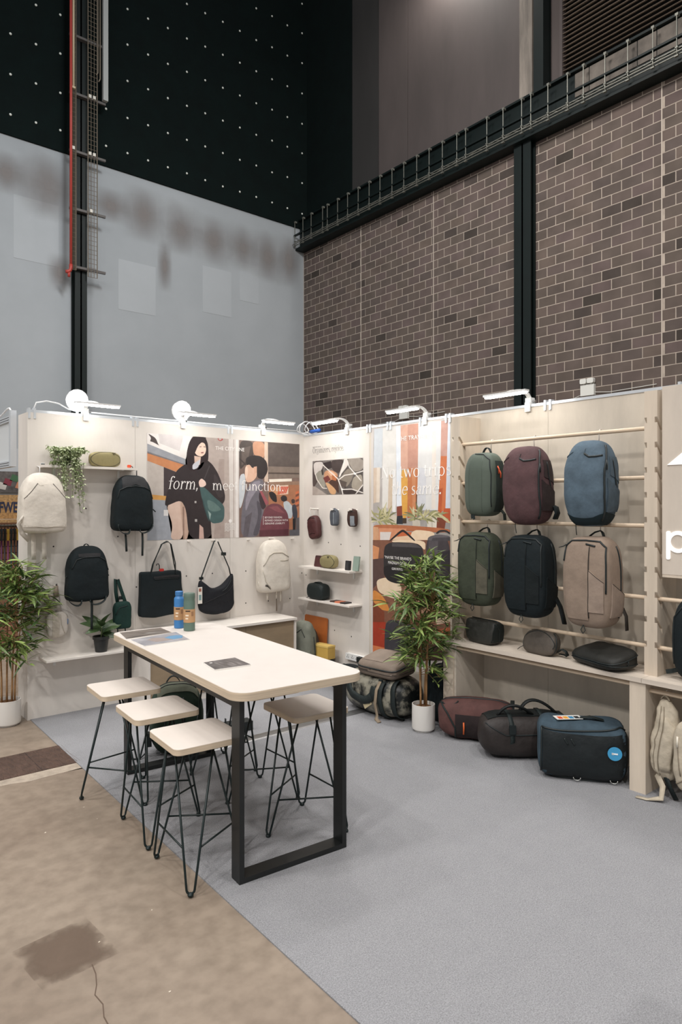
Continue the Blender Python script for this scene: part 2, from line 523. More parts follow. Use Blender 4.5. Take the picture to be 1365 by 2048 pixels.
# ventilation louvre
lv = thing('vent_louvre', 'dark horizontal slatted ventilation louvre high above the beam', 'louvre', (9.45, 0.9, 11.4))
m_lv = M('louvre_slat', (158, 146, 134), 0.6, metal=0.2)
MB().b2(0.03, 0.05, -4.0, 1.92, 0, 4.2).build('backing', M('louvre_dark', (16, 16, 16), 0.9), lv)
MB().b2(-0.14, 0.05, 1.88, 1.95, 0, 4.2).build('frame_post', m_clad, lv)
slm = MB().prism([(-0.13, -0.03), (-0.12, -0.035), (0.03, 0.045), (0.03, 0.055)], lambda a, b: (a, -4.0, b), lambda a, b: (a, 1.9, b)).mesh('slat', m_lv)
for i in range(36):
    link('slat', slm, lv, (0, 0, 0.06 + i * 0.105))

# red pipe, wire trays, brackets and conduits on the left column
vt = thing('vertical_cable_tray', 'wire mesh cable trays on steel brackets beside the left black column', 'cable tray', (1.85, 12.2, 0))
m_wire = M('zinc_wire', (128, 118, 104), 0.5, metal=0.4)
def wire_tray(x0, x1, z0, z1, y=-0.06):
    m = MB()
    k = 4
    for i in range(k):
        x = x0 + (x1 - x0) * i / (k - 1)
        m.tube([(x, y, z0), (x, y, z1)], 0.008 if 0 < i < k - 1 else 0.014, 4)
    z = z0
    while z < z1:
        m.tube([(x0, y, z), (x1, y, z)], 0.006, 4)
        z += 0.12
    return m
wire_tray(0.14, 0.38, 7.75, 17).build('wire_tray', m_wire, vt)
wire_tray(-0.27, -0.17, 7.85, 17).build('wire_tray', m_wire, vt)
brm = MB().b2(-0.32, 0.62, -0.03, 0.03, -0.03, 0.03).b2(-0.14, 0.17, 0.03, 0.095, -0.03, 0.03).mesh('bracket', M('bracket_grey', (96, 92, 90), 0.6, metal=0.3))
for z in (7.95, 9.45, 10.95, 12.45, 13.95, 15.45):
    link('bracket', brm, vt, (0, 0, z))
for (a, z) in ((0.19, 12.48), (0.30, 12.48), (0.19, 10.98), (0.30, 10.98), (-0.24, 10.99), (0.22, 9.48)):
    MB().b2(a - 0.035, a + 0.035, -0.08, -0.03, z - 0.03, z + 0.05).build('clip', M('clip_white', (214, 210, 200), 0.5), vt)
rp = thing('red_pipe', 'thin red pipe running down the left black column to an elbow', 'pipe', (1.53, 12.08, 0))
m_red = M('red_paint', (176, 62, 54), 0.5)
MB().tube([(0, 0, 7.85), (0, 0, 17)], 0.035, 8).build('pipe_run', m_red, rp, True)
MB().tube([(0, 0, 7.95), (0, 0, 7.86), (-0.02, 0.0, 7.79), (-0.07, 0.0, 7.75), (-0.13, 0, 7.74)], 0.045, 8).build('elbow', m_red, rp, True)
MB().tube([(-0.05, 0, 7.74), (-0.05, 0, 7.62)], 0.035, 8).build('drain_stub', m_red, rp, True)
cd = thing('grey_conduit', 'grey trunking and conduits ending at the bracket right of the left column', 'conduit', (2.4, 12.12, 12.45))
MB().b2(-0.03, 0.1, -0.05, 0.05, 0.05, 5).build('trunking', M('pale_trunking', (170, 172, 170), 0.5), cd)
for k, (x, z) in enumerate(((-0.16, 0.65), (-0.1, 0.5))):
    MB().tube([(x - 0.04, 0, z), (x, 0, z + 0.08), (x, 0, z + 0.3), (x, 0, 5)], 0.018, 6).build('conduit', m_wire, cd, True)
cc = thing('cream_conduit', 'short cream conduit beside the red pipe on the left column', 'conduit', (1.60, 12.10, 12.5))
MB().tube([(0, 0, 0.05), (0, 0, 4.5)], 0.03, 6).build('tube', M('cream_pvc', (196, 180, 150), 0.5), cc, True)
MB().b2(-0.04, 0.04, -0.04, 0.04, 0.0, 0.05).build('end_socket', MATS['cream_pvc'], cc)

# emergency light units on the blockwork
def emergency(y, z, label):
    t = thing('emergency_light', label, 'emergency light', (9.39, y, z))
    m = M('white_plastic', (222, 222, 216), 0.45)
    MB().b2(-0.08, 0, -0.16, 0.16, 0, 0.24).build('battery_box', m, t)
    for s in (-1, 1):
        h = MB()
        h.prism(rounded(-0.075, 0.075, 0, 0.11, 0.03, 4), lambda a, b: (-0.11, a + s * 0.085, b + 0.26), lambda a, b: (-0.02, a + s * 0.085, b + 0.26))
        h.b2(-0.07, -0.05, s * 0.085 - 0.015, s * 0.085 + 0.015, 0.23, 0.27)
        h.build('spot_head', m, t)
    MB().tube([(-0.02, -0.16, 0.06), (-0.02, -0.5, 0.02), (-0.02, -1.5, 0.05)], 0.008, 4).build('cable', m, t)
    MB().tube([(-0.02, 0.16, 0.04), (-0.02, 0.4, -0.03), (-0.02, 1.6, -0.06)], 0.008, 4).build('cable', m, t)
    return t
emergency(2.17, 4.15, 'white twin-head emergency light on the blockwork right of the black column')
emergency(7.83, 4.2, 'white twin-head emergency light on the blockwork behind the lamp over the travel poster')
# ================================================================ the booth shell
m_ply = M('whitewashed_ply', (224, 217, 209), 0.6, var=(2.4, 0.06), bump=(40, 0.05), stretch=(1, 1, 0.35))
m_plyB = M('whitewashed_ply_sideways', (224, 217, 209), 0.6, var=(2.4, 0.06), bump=(40, 0.05), stretch=(1, 1, 0.35))
m_wood = M('birch_ply', (220, 205, 186), 0.55, var=(6, 0.12), bump=(60, 0.06), stretch=(1, 1, 0.12))
m_woodh = M('birch_ply_along', (222, 209, 194), 0.5, var=(6, 0.12), bump=(60, 0.06), stretch=(1, 0.12, 1))
m_back = M('oiled_ply', (214, 203, 187), 0.6, var=(3.0, 0.12), bump=(50, 0.05), stretch=(1, 1, 0.3))
m_alu = M('white_aluminium', (206, 210, 214), 0.35, metal=0.35)
m_whitep = M('white_powder_coat', (226, 226, 224), 0.4)
TOPA, TOPB = 2.49, 2.47
wa = MB().b2(-2.754, 0.0, 0.02, 0.27, 0, TOPA - 0.01).build('wall_booth_back', m_whitep)
tag(wa, kind='structure')
for (a, b) in ((-2.774, -1.872), (-1.870, -0.903), (-0.901, -0.0)):
    MB().b2(a, b, 0.0, 0.02, 0, TOPA).build('panel', m_ply, wa)
MB().b2(-2.774, -2.754, 0.02, 0.27, 0, TOPA).build('end_panel', m_ply, wa)
wb = MB().b2(0.02, 0.06, -6.6, 0.27, 0, TOPB - 0.01).build('wall_booth_right', m_whitep)
tag(wb, kind='structure')
for (a, b) in ((-1.041, 0.0), (-2.06, -1.043), (-2.985, -2.062), (-3.985, -2.987), (-5.0, -3.987), (-6.0, -5.002)):
    MB().b2(0.0, 0.02, a, b, 0, TOPB).build('panel', m_plyB if a > -2.0 else m_back, wb)
t1 = MB().b2(-2.774, 0.05, 0.0, 0.035, TOPA, TOPA + 0.022).build('trim_2', m_alu)
tag(t1, kind='structure')
t2 = MB().b2(-0.005, 0.035, -6.6, 0.0, TOPB, TOPB + 0.02).build('trim_3', m_alu)
tag(t2, kind='structure')
for x in (-1.871, -0.902, -2.74):
    MB().b2(x - 0.03, x - 0.012, -0.006, 0.04, TOPA - 0.05, TOPA + 0.035).b2(x + 0.012, x + 0.03, -0.006, 0.04, TOPA - 0.05, TOPA + 0.035).build('rail_clip', m_alu, t1)
for y in (-1.042, -1.32, -1.73, -2.03, -2.986, -3.95):
    MB().b2(-0.012, 0.04, y - 0.03, y - 0.012, TOPB - 0.04, TOPB + 0.035).b2(-0.012, 0.04, y + 0.012, y + 0.03, TOPB - 0.04, TOPB + 0.035).build('rail_clip', m_alu, t2)
m_dark = M('screw_dark', (40, 36, 34), 0.6)
hole = MB().lathe([(0.0, 0), (0.007, 0), (0.005, 0.002), (0, 0.002)], 8).mesh('screw_hole', m_dark)
for (x, z) in ((-2.306, 1.71), (-2.572, 1.397), (-2.028, 1.464), (-1.859, 1.009), (-1.371, 1.075), (-1.097, 1.082), (-0.721, 1.083), (-0.721, 0.763), (-0.452, 0.76), (-0.183, 0.762), (-0.026, 1.02)):
    link('screw_hole', hole, wa, (x, 0, z), (PI / 2, 0, 0))
for (px, z) in ((-0.42, 1.36), (-0.62, 1.35), (-0.91, 1.345), (-0.52, 0.48), (-0.78, 0.455), (-0.04, 1.0)):
    link('screw_hole', hole, wb, (0, px, z), (0, -PI / 2, 0))

# ---------------------------------------------------------------- lamps clipped to the wall tops
m_led = M('led_diffuser', (255, 252, 246), 0.4, emit=34.0)
def led_lamp(x, y, z, rz, label, swing=0.0):
    """local frame: wall behind at y=0, lamp reaching towards -Y"""
    t = thing('display_lamp', label, 'lamp', (x, y, z), rz, 'slim display lamps clipped to the wall tops')
    R = Matrix.Rotation(swing, 3, 'Z')
    MB().box((0, 0.0, 0.02), (0.05, 0.05, 0.06)).box((0.0, -0.03, -0.02), (0.045, 0.012, 0.07)).build('clamp', m_whitep, t)
    kb = MB().tube([(0.025, 0, 0.02), (0.05, 0, 0.02)], 0.011, 8)
    kb.build('clamp_screw', M('chrome', (180, 180, 180), 0.25, metal=1.0), t)
    arm = bez((0, 0, 0.03), (0, -0.03, 0.12), (0, -0.16, 0.105), (0, -0.30, 0.055), 10)
    MB().ribbon([R @ Vector(p) for p in arm], tuple(R @ Vector((1, 0, 0))), 0.032, 0.012).build('arm', m_whitep, t)
    h = MB().box(R @ Vector((0, -0.30, 0.053)), (0.37, 0.05, 0.014), R)
    hd = h.build('head', m_whitep, t)
    e = MB().prism(rounded(-0.18, 0.18, -0.021, 0.021, 0.02, 4), lambda a, b: tuple(R @ Vector((a, b - 0.30, 0.046))), lambda a, b: tuple(R @ Vector((a, b - 0.30, 0.034))))
    e.build('diffuser', m_led, hd)
    return t
led_lamp(-2.31, 0.015, TOPA + 0.02, 0, 'slim white display lamp above the trailing plant at the left wall end')
led_lamp(-1.41, 0.015, TOPA + 0.02, 0, 'slim white display lamp above the left half of the city poster')
led_lamp(-0.52, 0.015, TOPA + 0.02, 0, 'slim white display lamp above the right end of the city poster')
led_lamp(0.015, -0.72, TOPB + 0.02, FB, 'slim white display lamp nearest the booth corner above the organizers picture')
led_lamp(0.015, -1.77, TOPB + 0.02, FB, 'slim white display lamp above the tall travel poster')
led_lamp(0.015, -2.82, TOPB + 0.02, FB, 'slim white display lamp above the backpack rack')
m_glare = M('flood_glass', (235, 246, 255), 0.3, emit=60.0)
def flood(x, label):
    t = thing('flood_lamp', label, 'lamp', (x, 0.235, TOPA - 0.01), 0, 'bright flood lamps behind the back wall')
    MB().tube([(0, 0, 0), (0, 0, 0.10)], 0.012, 8).build('stem', m_alu, t)
    h = MB().tube([(0, 0.10, 0.2), (0, 0.05, 0.185), (0, 0.0, 0.175)], [0.05, 0.085, 0.1], 16)
    hd = h.build('housing', m_whitep, t, True)
    MB().tube([(0, -0.001, 0.175), (0, -0.012, 0.172)], [0.094, 0.08], 16).build('lens', m_glare, hd, True)
    return t
flood(-2.30, 'dazzling round flood lamp rising behind the left end of the wall')
flood(-1.30, 'dazzling round flood lamp rising behind the wall over the city poster')
# loops of mains cable in the corner on the wall top
cb = thing('cable_bundle', 'white and blue mains cable bundle looped on the wall top in the corner', 'cable', (-0.02, -0.05, TOPB + 0.025))
mw, mbl = M('white_cable', (225, 225, 225), 0.5), M('blue_plug', (40, 96, 190), 0.5)
for k, r in enumerate((0.05, 0.07, 0.06)):
    MB().tube([(-0.03 + 0.02 * k + r * 1.4 * math.cos(a), -0.05 * k + 0.02 * math.sin(2 * a), 0.055 + r * math.sin(a)) for a in [i * PI / 8 for i in range(16)]], 0.006, 6, closed=True).build('cable_loop', mw, cb, True)
MB().tube([(0.0, -0.1, 0.015), (0.01, -0.24, 0.02)], 0.018, 8).build('connector', mbl, cb, True)
MB().tube([(-2.7, 0.07, 0.03), (-2.68, 0.07, 0.08), (-2.6, 0.07, 0.1), (-2.5, 0.08, 0.09), (-2.42, 0.08, 0.05), (-2.3, 0.08, 0.04), (-1.0, 0.08, 0.03), (-0.03, 0.05, 0.03)], 0.006, 5).build('cable_run', mw, cb, True)

# ---------------------------------------------------------------- wall shelves and pegs
m_shelf = M('white_shelf', (226, 219, 211), 0.5, var=(5, 0.05))
def shelf(loc, L, D, rz, label, th=0.018, lip=True):
    t = thing('wall_shelf', label, 'shelf', loc, rz, 'white wall shelves')
    MB().b2(0, L, -D, 0, -th, 0).build('board', m_shelf, t)
    for a in (0.12, L - 0.12):
        b = MB().b2(a - 0.01, a + 0.01, -D * 0.8, 0, -th - 0.006, -th).b2(a - 0.01, a + 0.01, -0.006, 0, -th - 0.07, -th)
        b.build('bracket', m_whitep, t)
    return t
shelf((-2.69, 0, 2.062), 0.785, 0.14, 0, 'white wall shelf carrying the trailing plant and olive pouch', 0.02)
shelf((-2.686, 0, 0.50), 0.9, 0.2, 0, 'low white wall shelf carrying the leafy plant in a black pot', 0.015)
shelf((0, -0.12, 1.112), 0.82, 0.165, FB, 'upper white shelf with five small pouches beside the corner', 0.018)
shelf((0, -0.12, 0.786), 0.82, 0.165, FB, 'lower white shelf with the black cube and three wallets', 0.016)
def peg(x, y, z, rz, label, L=0.09, group='white wall pegs'):
    t = thing('wall_peg', label, 'peg', (x, y, z), rz, group)
    MB().tube([(0, 0, 0), (0, -L, 0.004)], 0.009, 10).build('dowel', m_shelf, t, 40)
    MB().tube([(0, -L + 0.002, 0.004), (0, -L - 0.006, 0.004)], 0.013, 10).build('end_cap', m_shelf, t, 40)
    return t
peg(-1.592, 0, 1.403, 0, 'white peg holding the black tote bag')
peg(-1.355, 0, 1.40, 0, 'empty white peg between the tote and the crossbody bag', 0.06)
peg(-1.10, 0, 1.40, 0, 'white peg holding the black crossbody bag')
peg(-0.70, 0, 1.395, 0, 'empty white peg between the crossbody bag and the cream backpack', 0.06)
peg(-0.44, 0, 1.40, 0, 'white peg holding the cream backpack right of the crossbody bag')
peg(-0.165, 0, 1.39, 0, 'empty white peg between the cream backpack and the corner', 0.06)
peg(0, -0.25, 1.70, FB, 'white peg holding the tilted wine-coloured pouch', 0.10)
peg(0, -0.58, 1.69, FB, 'white peg holding the grey-blue pouch', 0.10)
peg(0, -0.86, 1.69, FB, 'white peg holding the small brown and grey pouch', 0.10)

# ---------------------------------------------------------------- sideboard under the back wall
sb = thing('sideboard', 'low white sideboard with tan doors against the back wall', 'sideboard', (-1.15, -0.003, 0.006))
MB().b2(-0.77, 0.77, -0.40, -0.0, 0.606, 0.628).build('top', m_shelf, sb)
MB().b2(0.75, 0.77, -0.385, -0.0, 0.0, 0.606).build('side_panel', m_shelf, sb)
MB().b2(-0.77, -0.75, -0.385, -0.0, 0.0, 0.606).build('side_panel', m_shelf, sb)
MB().b2(-0.75, 0.75, -0.36, -0.01, 0.0, 0.06).b2(-0.75, 0.75, -0.02, -0.0, 0.06, 0.606).build('carcass', m_shelf, sb)
m_door = M('tan_door_ply', (158, 138, 112), 0.6, var=(5, 0.15), stretch=(0.3, 1, 1))
for (a, b) in ((-0.748, -0.352), (-0.349, 0.196), (0.199, 0.748)):
    MB().b2(a, b, -0.37, -0.352, 0.062, 0.603).build('door', m_door, sb)

# ---------------------------------------------------------------- high table
m_top = M('table_laminate', (206, 198, 191), 0.55, var=(3, 0.03), bump=(120, 0.03))
m_edge2 = M('ply_edge', (216, 197, 172), 0.55, var=(30, 0.14), stretch=(0.1, 0.1, 6))
m_frame = M('dark_steel_frame', (36, 38, 38), 0.42, var=(4, 0.2), metal=0.25)
tb = thing('high_table', 'high white table with rounded corners on a dark steel frame', 'table', (-2.36, -2.375, 0), math.radians(-4.3))
def ring_slab(poly, z0, z1):
    return slab(poly, z0, z1)
TP = rounded(-0.36, 0.36, -0.91, 0.91, 0.085, 8)
tt = slab(TP, 0.862, 0.8985).build('tabletop', m_edge2, tb, 40)
slab(rounded(-0.358, 0.358, -0.908, 0.908, 0.083, 8), 0.8985, 0.9).build('laminate', m_top, tt, 40)
for s, y0 in ((-1, -0.82), (1, 0.74)):
    for x in (-0.30, 0.275):
        MB().b2(x, x + 0.025, y0, y0 + 0.08, 0.006, 0.862).build('leg', m_frame, tb)
    MB().b2(-0.275, 0.275, y0, y0 + 0.08, 0.006, 0.031).build('floor_bar', m_frame, tb)
    MB().b2(-0.275, 0.275, y0, y0 + 0.08, 0.837, 0.862).build('cross_bar', m_frame, tb)
for x in (-0.30, 0.275):
    MB().b2(x, x + 0.025, -0.74, 0.74, 0.802, 0.862).build('side_rail', m_frame, tb)

# ---------------------------------------------------------------- hairpin stools
m_seat = M('stool_laminate', (212, 202, 193), 0.5, var=(3, 0.03))
m_rod = M('black_rod', (14, 30, 30), 0.4, metal=0.2)
def make_stool():
    t = thing('bar_stool', 'x', 'stool')
    s = slab(rounded(-0.175, 0.175, -0.175, 0.175, 0.035, 6), 0.622, 0.6485).build('seat', m_edge2, t, 40)
    slab(rounded(-0.174, 0.174, -0.174, 0.174, 0.034, 6), 0.6485, 0.65).build('seat_laminate', m_seat, s, 40)
    return t
def stool_legs(t, ang):
    knots = []
    for k in range(3):
        a = ang + k * 2 * PI / 3
        rad, tan = Vector((math.cos(a), math.sin(a), 0)), Vector((-math.sin(a), math.cos(a), 0))
        foot = rad * 0.236
        tops = [rad * 0.10 + tan * s * 0.088 + Vector((0, 0, 0.622)) for s in (-1, 1)]
        u = [foot + tan * 0.018 * math.sin(p) + Vector((0, 0, 0.034 - 0.018 * math.cos(p))) for p in [(-PI / 2) + PI * i / 6 for i in range(7)]]
        MB().tube([tops[0]] + u + [tops[1]], 0.0055, 8).build('hairpin_leg', m_rod, t, True)
        MB().lathe([(0, 0.0), (0.012, 0.0), (0.014, 0.005), (0.012, 0.012), (0.0, 0.013)], 12, (foot.x, foot.y, 0.006)).build('foot', m_rod, t, True)
        f = (0.622 - 0.20) / (0.622 - 0.034)
        knots.append([tops[i] + (u[0 if i == 0 else -1] - tops[i]) * f for i in (0, 1)])
    for k in range(3):
        MB().tube([knots[k][1], knots[(k + 1) % 3][0]], 0.0045, 6).build('brace', m_rod, t, True)
    MB().tube([Vector((0.1 * math.cos(a), 0.1 * math.sin(a), 0.618)) for a in [i * PI / 8 for i in range(16)]], 0.006, 6, closed=True).build('mount_ring', m_rod, t, True)
for (x, y, a, lab) in ((-2.735, -1.87, 158, 'white-seated hairpin stool farthest along the left side of the table'),
                       (-2.765, -2.40, 115, 'white-seated hairpin stool in the middle of the left side of the table'),
                       (-2.80, -2.91, 116, 'white-seated hairpin stool nearest the viewer on the left of the table'),
                       (-2.13, -2.88, 178, 'white-seated hairpin stool on the right side of the table, nearest the viewer'),
                       (-2.09, -2.39, 60, 'hairpin stool tucked under the right side of the table, seat mostly hidden'),
                       (-2.05, -1.87, 60, 'hairpin stool under the far right end of the table, only legs showing')):
    t = make_stool()
    t['label'] = lab
    t['group'] = 'hairpin stools around the high table'
    t.location = (x, y, 0.0)
    t.rotation_euler = (0, 0, math.radians(-4.3))
    stool_legs(t, math.radians(a + 4.3))

# ---------------------------------------------------------------- plywood display rack on the right wall
rk = thing('display_rack', 'pale plywood display rack with notched uprights, dowel rails and a ledge', 'rack', (0, -3.1, 0))
def upright(yc, z0=0.70, z1=2.43, w=0.08, D=0.25):
    """notched upright: core board with cheek blocks between slanted slots"""
    c = 0.016
    o = MB().b2(-D, -0.0, yc - w / 2 + c, yc + w / 2 - c, z0, z1).build('upright', m_wood, rk)
    slots = [2.27 - 0.1515 * k for k in range(10)]
    m = MB()
    for s in (-1, 1):
        ya, yb = (yc + s * (w / 2 - c), yc + s * w / 2)
        zs = [z1] + sorted(slots, reverse=True) + [None]
        for k in range(len(zs) - 1):
            top_f = zs[k] if k == 0 else zs[k] - 0.034
            bot_f = zs[k + 1] if zs[k + 1] is not None else z0
            dp, dz = 0.065, 0.075
            # front strip between slots (parallelogram slots run back and down)
            if k == 0:
                poly = [(-D, top_f), (-D, bot_f), (-D + dp, bot_f - dz), (-D + dp, top_f)]
            elif zs[k + 1] is None:
                poly = [(-D, top_f), (-D, bot_f), (-D + dp, bot_f), (-D + dp, top_f - dz)]
            else:
                poly = [(-D, top_f), (-D, bot_f), (-D + dp, bot_f - dz), (-D + dp, top_f - dz)]
            m.prism(poly, lambda a, b: (a, ya, b), lambda a, b: (a, yb, b))
        m.b2(-D + dp, 0, ya, yb, z0, z1)
    m.build('notched_cheek', m_wood, o)
    return o
YO = 3.1
upright(-2.325 + YO)
upright(-3.865 + YO)
upright(-5.40 + YO)
for yc in (-2.33, -3.83, -5.38):
    MB().b2(-0.345, 0.0, yc + YO - 0.05, yc + YO + 0.05, 0.006, 0.672).build('base_post', m_wood, rk)
MB().b2(-0.36, -0.0, -3.86 + YO, -2.26 + YO, 0.672, 0.70).build('ledge', m_woodh, rk)
MB().b2(-0.36, -0.0, -5.5 + YO, -3.862 + YO, 0.672, 0.70).build('ledge', m_woodh, rk)
m_dowel = M('dowel_wood', (222, 200, 174), 0.45, var=(8, 0.1), stretch=(1, 0.2, 1))
for (x, z) in ((-0.205, 2.209), (-0.205, 1.905), (-0.205, 1.608), (-0.205, 1.165), (-0.205, 0.868)):
    MB().tube([(x, -2.352 + YO, z), (x, -3.838 + YO, z)], 0.0135, 12).build('dowel_rail', m_dowel, rk, 40)
    if z < 1.2:
        MB().tube([(x, -3.892 + YO, z), (x, -5.37 + YO, z)], 0.0135, 12).build('dowel_rail', m_dowel, rk, 40)
MB().tube([(-0.315, -2.38 + YO, 0.645), (-0.315, -3.78 + YO, 0.645)], 0.0135, 12).build('dowel_rail', m_dowel, rk, 40)
MB().tube([(-0.285, -3.88 + YO, 0.62), (-0.285, -5.33 + YO, 0.62)], 0.0135, 12).build('dowel_rail', m_dowel, rk, 40)
# dark inner cheek panels that close the bay below the ledge
MB().b2(-0.335, -0.0, -2.40 + YO, -2.382 + YO, 0.006, 0.672).build('bay_side', m_back, rk)
# sign board with white triangle and letter
sg = thing('sign_board', 'pale plywood sign board with a white triangle and letter p', 'sign', (-0.2, -3.925, 1.32))
MB().b2(-0.03, 0.0, -1.42, 0.0, 0, 1.128).build('board', M('sign_ply', (214, 202, 188), 0.6, var=(4, 0.08), stretch=(1, 1, 0.3)), sg)
MB().b2(-0.028, 0.0, -1.42, 0.0, -0.018, 0.0).build('lower_batten', m_wood, sg)
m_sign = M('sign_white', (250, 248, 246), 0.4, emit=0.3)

tri = MB().prism([(-0.032, 0.655), (-0.335, 0.655), (-0.18, 0.772)], lambda a, b: (-0.036, a, b), lambda a, b: (-0.03, a, b))
tri.build('triangle_logo', m_sign, sg)
pm = MB().prism(rounded(-0.051, -0.026, 0.09, 0.26, 0.01, 4), lambda a, b: (-0.036, a, b), lambda a, b: (-0.03, a, b))
ring = []
for i in range(33):
    a = 2 * PI * i / 32
    ring.append((math.cos(a), math.sin(a)))
vs, fs = [], []
for (c, d) in ring:
    for (r, x) in ((0.065, -0.036), (0.042, -0.036), (0.065, -0.03), (0.042, -0.03)):
        vs.append((x, -0.095 + r * c, 0.197 + r * d))
for i in range(32):
    a, b = 4 * i, 4 * i + 4
    fs += [(a, a + 1, b + 1, b), (a + 2, b + 2, b + 3, a + 3), (a, b, b + 2, a + 2), (a + 1, a + 3, b + 3, b + 1)]
pm.add(vs, fs)
pm.build('letter_p', m_sign, sg)
# ================================================================ bags
def nz(p, f, s=0.0):
    return noise.noise(Vector((p[0] * f + s, p[1] * f + s * 1.7, p[2] * f - s)))

class Bag:
    """soft box: superquadric shell with wrinkles and a free deformation; front faces -Y, base at z=0"""
    def __init__(self, W, D, H, n1=4.0, n2=4.0, wr=0.006, wf=9.0, seed=0.0, deform=None, nb=None):
        self.A, self.B, self.C = W / 2, D / 2, H / 2
        self.nb = nb or n2
        self.n1, self.n2, self.wr, self.wf, self.seed, self.df = n1, n2, wr, wf, seed, deform
    def N2(self, z):
        return self.n2 if z >= 0 else self.nb
    def F(self, x, y, z):
        k = self.N2(z)
        return ((abs(x / self.A) ** self.n1 + abs(y / self.B) ** self.n1) ** (k / self.n1) + abs(z / self.C) ** k)
    def nrm(self, p):
        e = 1e-4
        f0 = self.F(*p)
        g = Vector((self.F(p[0] + e, p[1], p[2]) - f0, self.F(p[0], p[1] + e, p[2]) - f0, self.F(p[0], p[1], p[2] + e) - f0))
        return g.normalized() if g.length > 1e-9 else Vector((0, -1, 0))
    def fin(self, p, off=0.0):
        p = Vector(p)
        n = self.nrm(p)
        w = self.wr * (nz(p, self.wf, self.seed) + 0.5 * nz(p, self.wf * 2.3, self.seed + 3))
        q = p + n * (off + w)
        if self.df:
            q = Vector(self.df(q, self))
        q.z += self.C
        return q
    def dirp(self, d, off=0.0):
        d = Vector(d)
        lo, hi = 0.0, 4.0 * max(self.A, self.B, self.C)
        for _ in range(26):
            m = (lo + hi) / 2
            if self.F(*(d * m)) < 1:
                lo = m
            else:
                hi = m
        return self.fin(d * lo, off)
    def lim(self, u, v):
        k = self.N2(v)
        m = 0.985 * max(0.0, 1 - abs(u) ** k) ** (1 / k)
        return max(-m, min(m, v))
    def front(self, u, v, off=0.0, s=-1):
        u = max(-0.985, min(0.985, u)); v = self.lim(u, v)
        k = self.N2(v)
        x, z = u * self.A, v * self.C
        a = max(0.0, 1 - abs(v) ** k) ** (self.n1 / k) - abs(u) ** self.n1
        y = s * self.B * max(0.0, a) ** (1 / self.n1)
        return self.fin((x, y, z), off)
    def side(self, w, v, off=0.0, s=1):
        w = max(-0.985, min(0.985, w)); v = self.lim(w, v)
        k = self.N2(v)
        y, z = w * self.B, v * self.C
        a = max(0.0, 1 - abs(v) ** k) ** (self.n1 / k) - abs(w) ** self.n1
        return self.fin((s * self.A * max(0.0, a) ** (1 / self.n1), y, z), off)
    def top(self, u, w, off=0.0):
        a = (abs(u) ** self.n1 + abs(w) ** self.n1) ** (self.n2 / self.n1)
        return self.fin((u * self.A, w * self.B, self.C * max(0.0, 1 - a) ** (1 / self.n2)), off)
    def around(self, v, a0, a1, n=24, off=0.0):
        out = []
        e = self.N2(v)
        for i in range(n + 1):
            a = math.radians(a0 + (a1 - a0) * i / n)
            c, s = math.cos(a), math.sin(a)
            k = max(0.0, 1 - abs(v) ** e) ** (1 / e)
            r = k / (abs(c / self.A) ** self.n1 + abs(s / self.B) ** self.n1) ** (1 / self.n1)
            out.append(self.fin((r * c, r * s, v * self.C), off))
        return out
    def shell(self, N=14):
        mb = MB()
        idx = {}
        vs, fs = [], []
        ax = [(Vector((1, 0, 0)), Vector((0, 1, 0)), Vector((0, 0, 1))), (Vector((-1, 0, 0)), Vector((0, 0, 1)), Vector((0, 1, 0))),
              (Vector((0, 1, 0)), Vector((0, 0, 1)), Vector((1, 0, 0))), (Vector((0, -1, 0)), Vector((1, 0, 0)), Vector((0, 0, 1))),
              (Vector((0, 0, 1)), Vector((1, 0, 0)), Vector((0, 1, 0))), (Vector((0, 0, -1)), Vector((0, 1, 0)), Vector((1, 0, 0)))]
        for (n, a, b) in ax:
            K = {}
            for i in range(N + 1):
                for j in range(N + 1):
                    s, t = -1 + 2 * i / N, -1 + 2 * j / N
                    s, t = math.copysign(abs(s) ** 0.85, s), math.copysign(abs(t) ** 0.85, t)
                    d = n + a * s + b * t
                    k = (round(d.x, 4) + 0.0, round(d.y, 4) + 0.0, round(d.z, 4) + 0.0)
                    if k not in idx:
                        idx[k] = len(vs)
                        vs.append(self.dirp(Vector((d.x * self.A, d.y * self.B, d.z * self.C)).normalized()))
                    K[(i, j)] = idx[k]
            for i in range(N):
                for j in range(N):
                    fs.append((K[(i, j)], K[(i + 1, j)], K[(i + 1, j + 1)], K[(i, j + 1)]))
        return mb.add(vs, fs)
    def patch(self, fn, u0, u1, vlo, vhi, off=0.004, nu=10, nv=10):
        """raised panel following the surface; vlo/vhi may be functions of u"""
        L = vlo if callable(vlo) else (lambda u: vlo)
        Hh = vhi if callable(vhi) else (lambda u: vhi)
        mb = MB()
        rows = []
        for lay in (off, -0.004):
            for i in range(nu + 1):
                u = u0 + (u1 - u0) * i / nu
                for j in range(nv + 1):
                    v = L(u) + (Hh(u) - L(u)) * j / nv
                    rows.append(fn(u, v, lay))
        g = lambda k, i, j: k * (nu + 1) * (nv + 1) + i * (nv + 1) + j
        fs = []
        for i in range(nu):
            for j in range(nv):
                fs.append((g(0, i, j), g(0, i + 1, j), g(0, i + 1, j + 1), g(0, i, j + 1)))
        for i in range(nu):
            fs += [(g(0, i, 0), g(1, i, 0), g(1, i + 1, 0), g(0, i + 1, 0)), (g(0, i, nv), g(0, i + 1, nv), g(1, i + 1, nv), g(1, i, nv))]
        for j in range(nv):
            fs += [(g(0, 0, j), g(0, 0, j + 1), g(1, 0, j + 1), g(1, 0, j)), (g(0, nu, j), g(1, nu, j), g(1, nu, j + 1), g(0, nu, j + 1))]
        return mb.add(rows, fs)
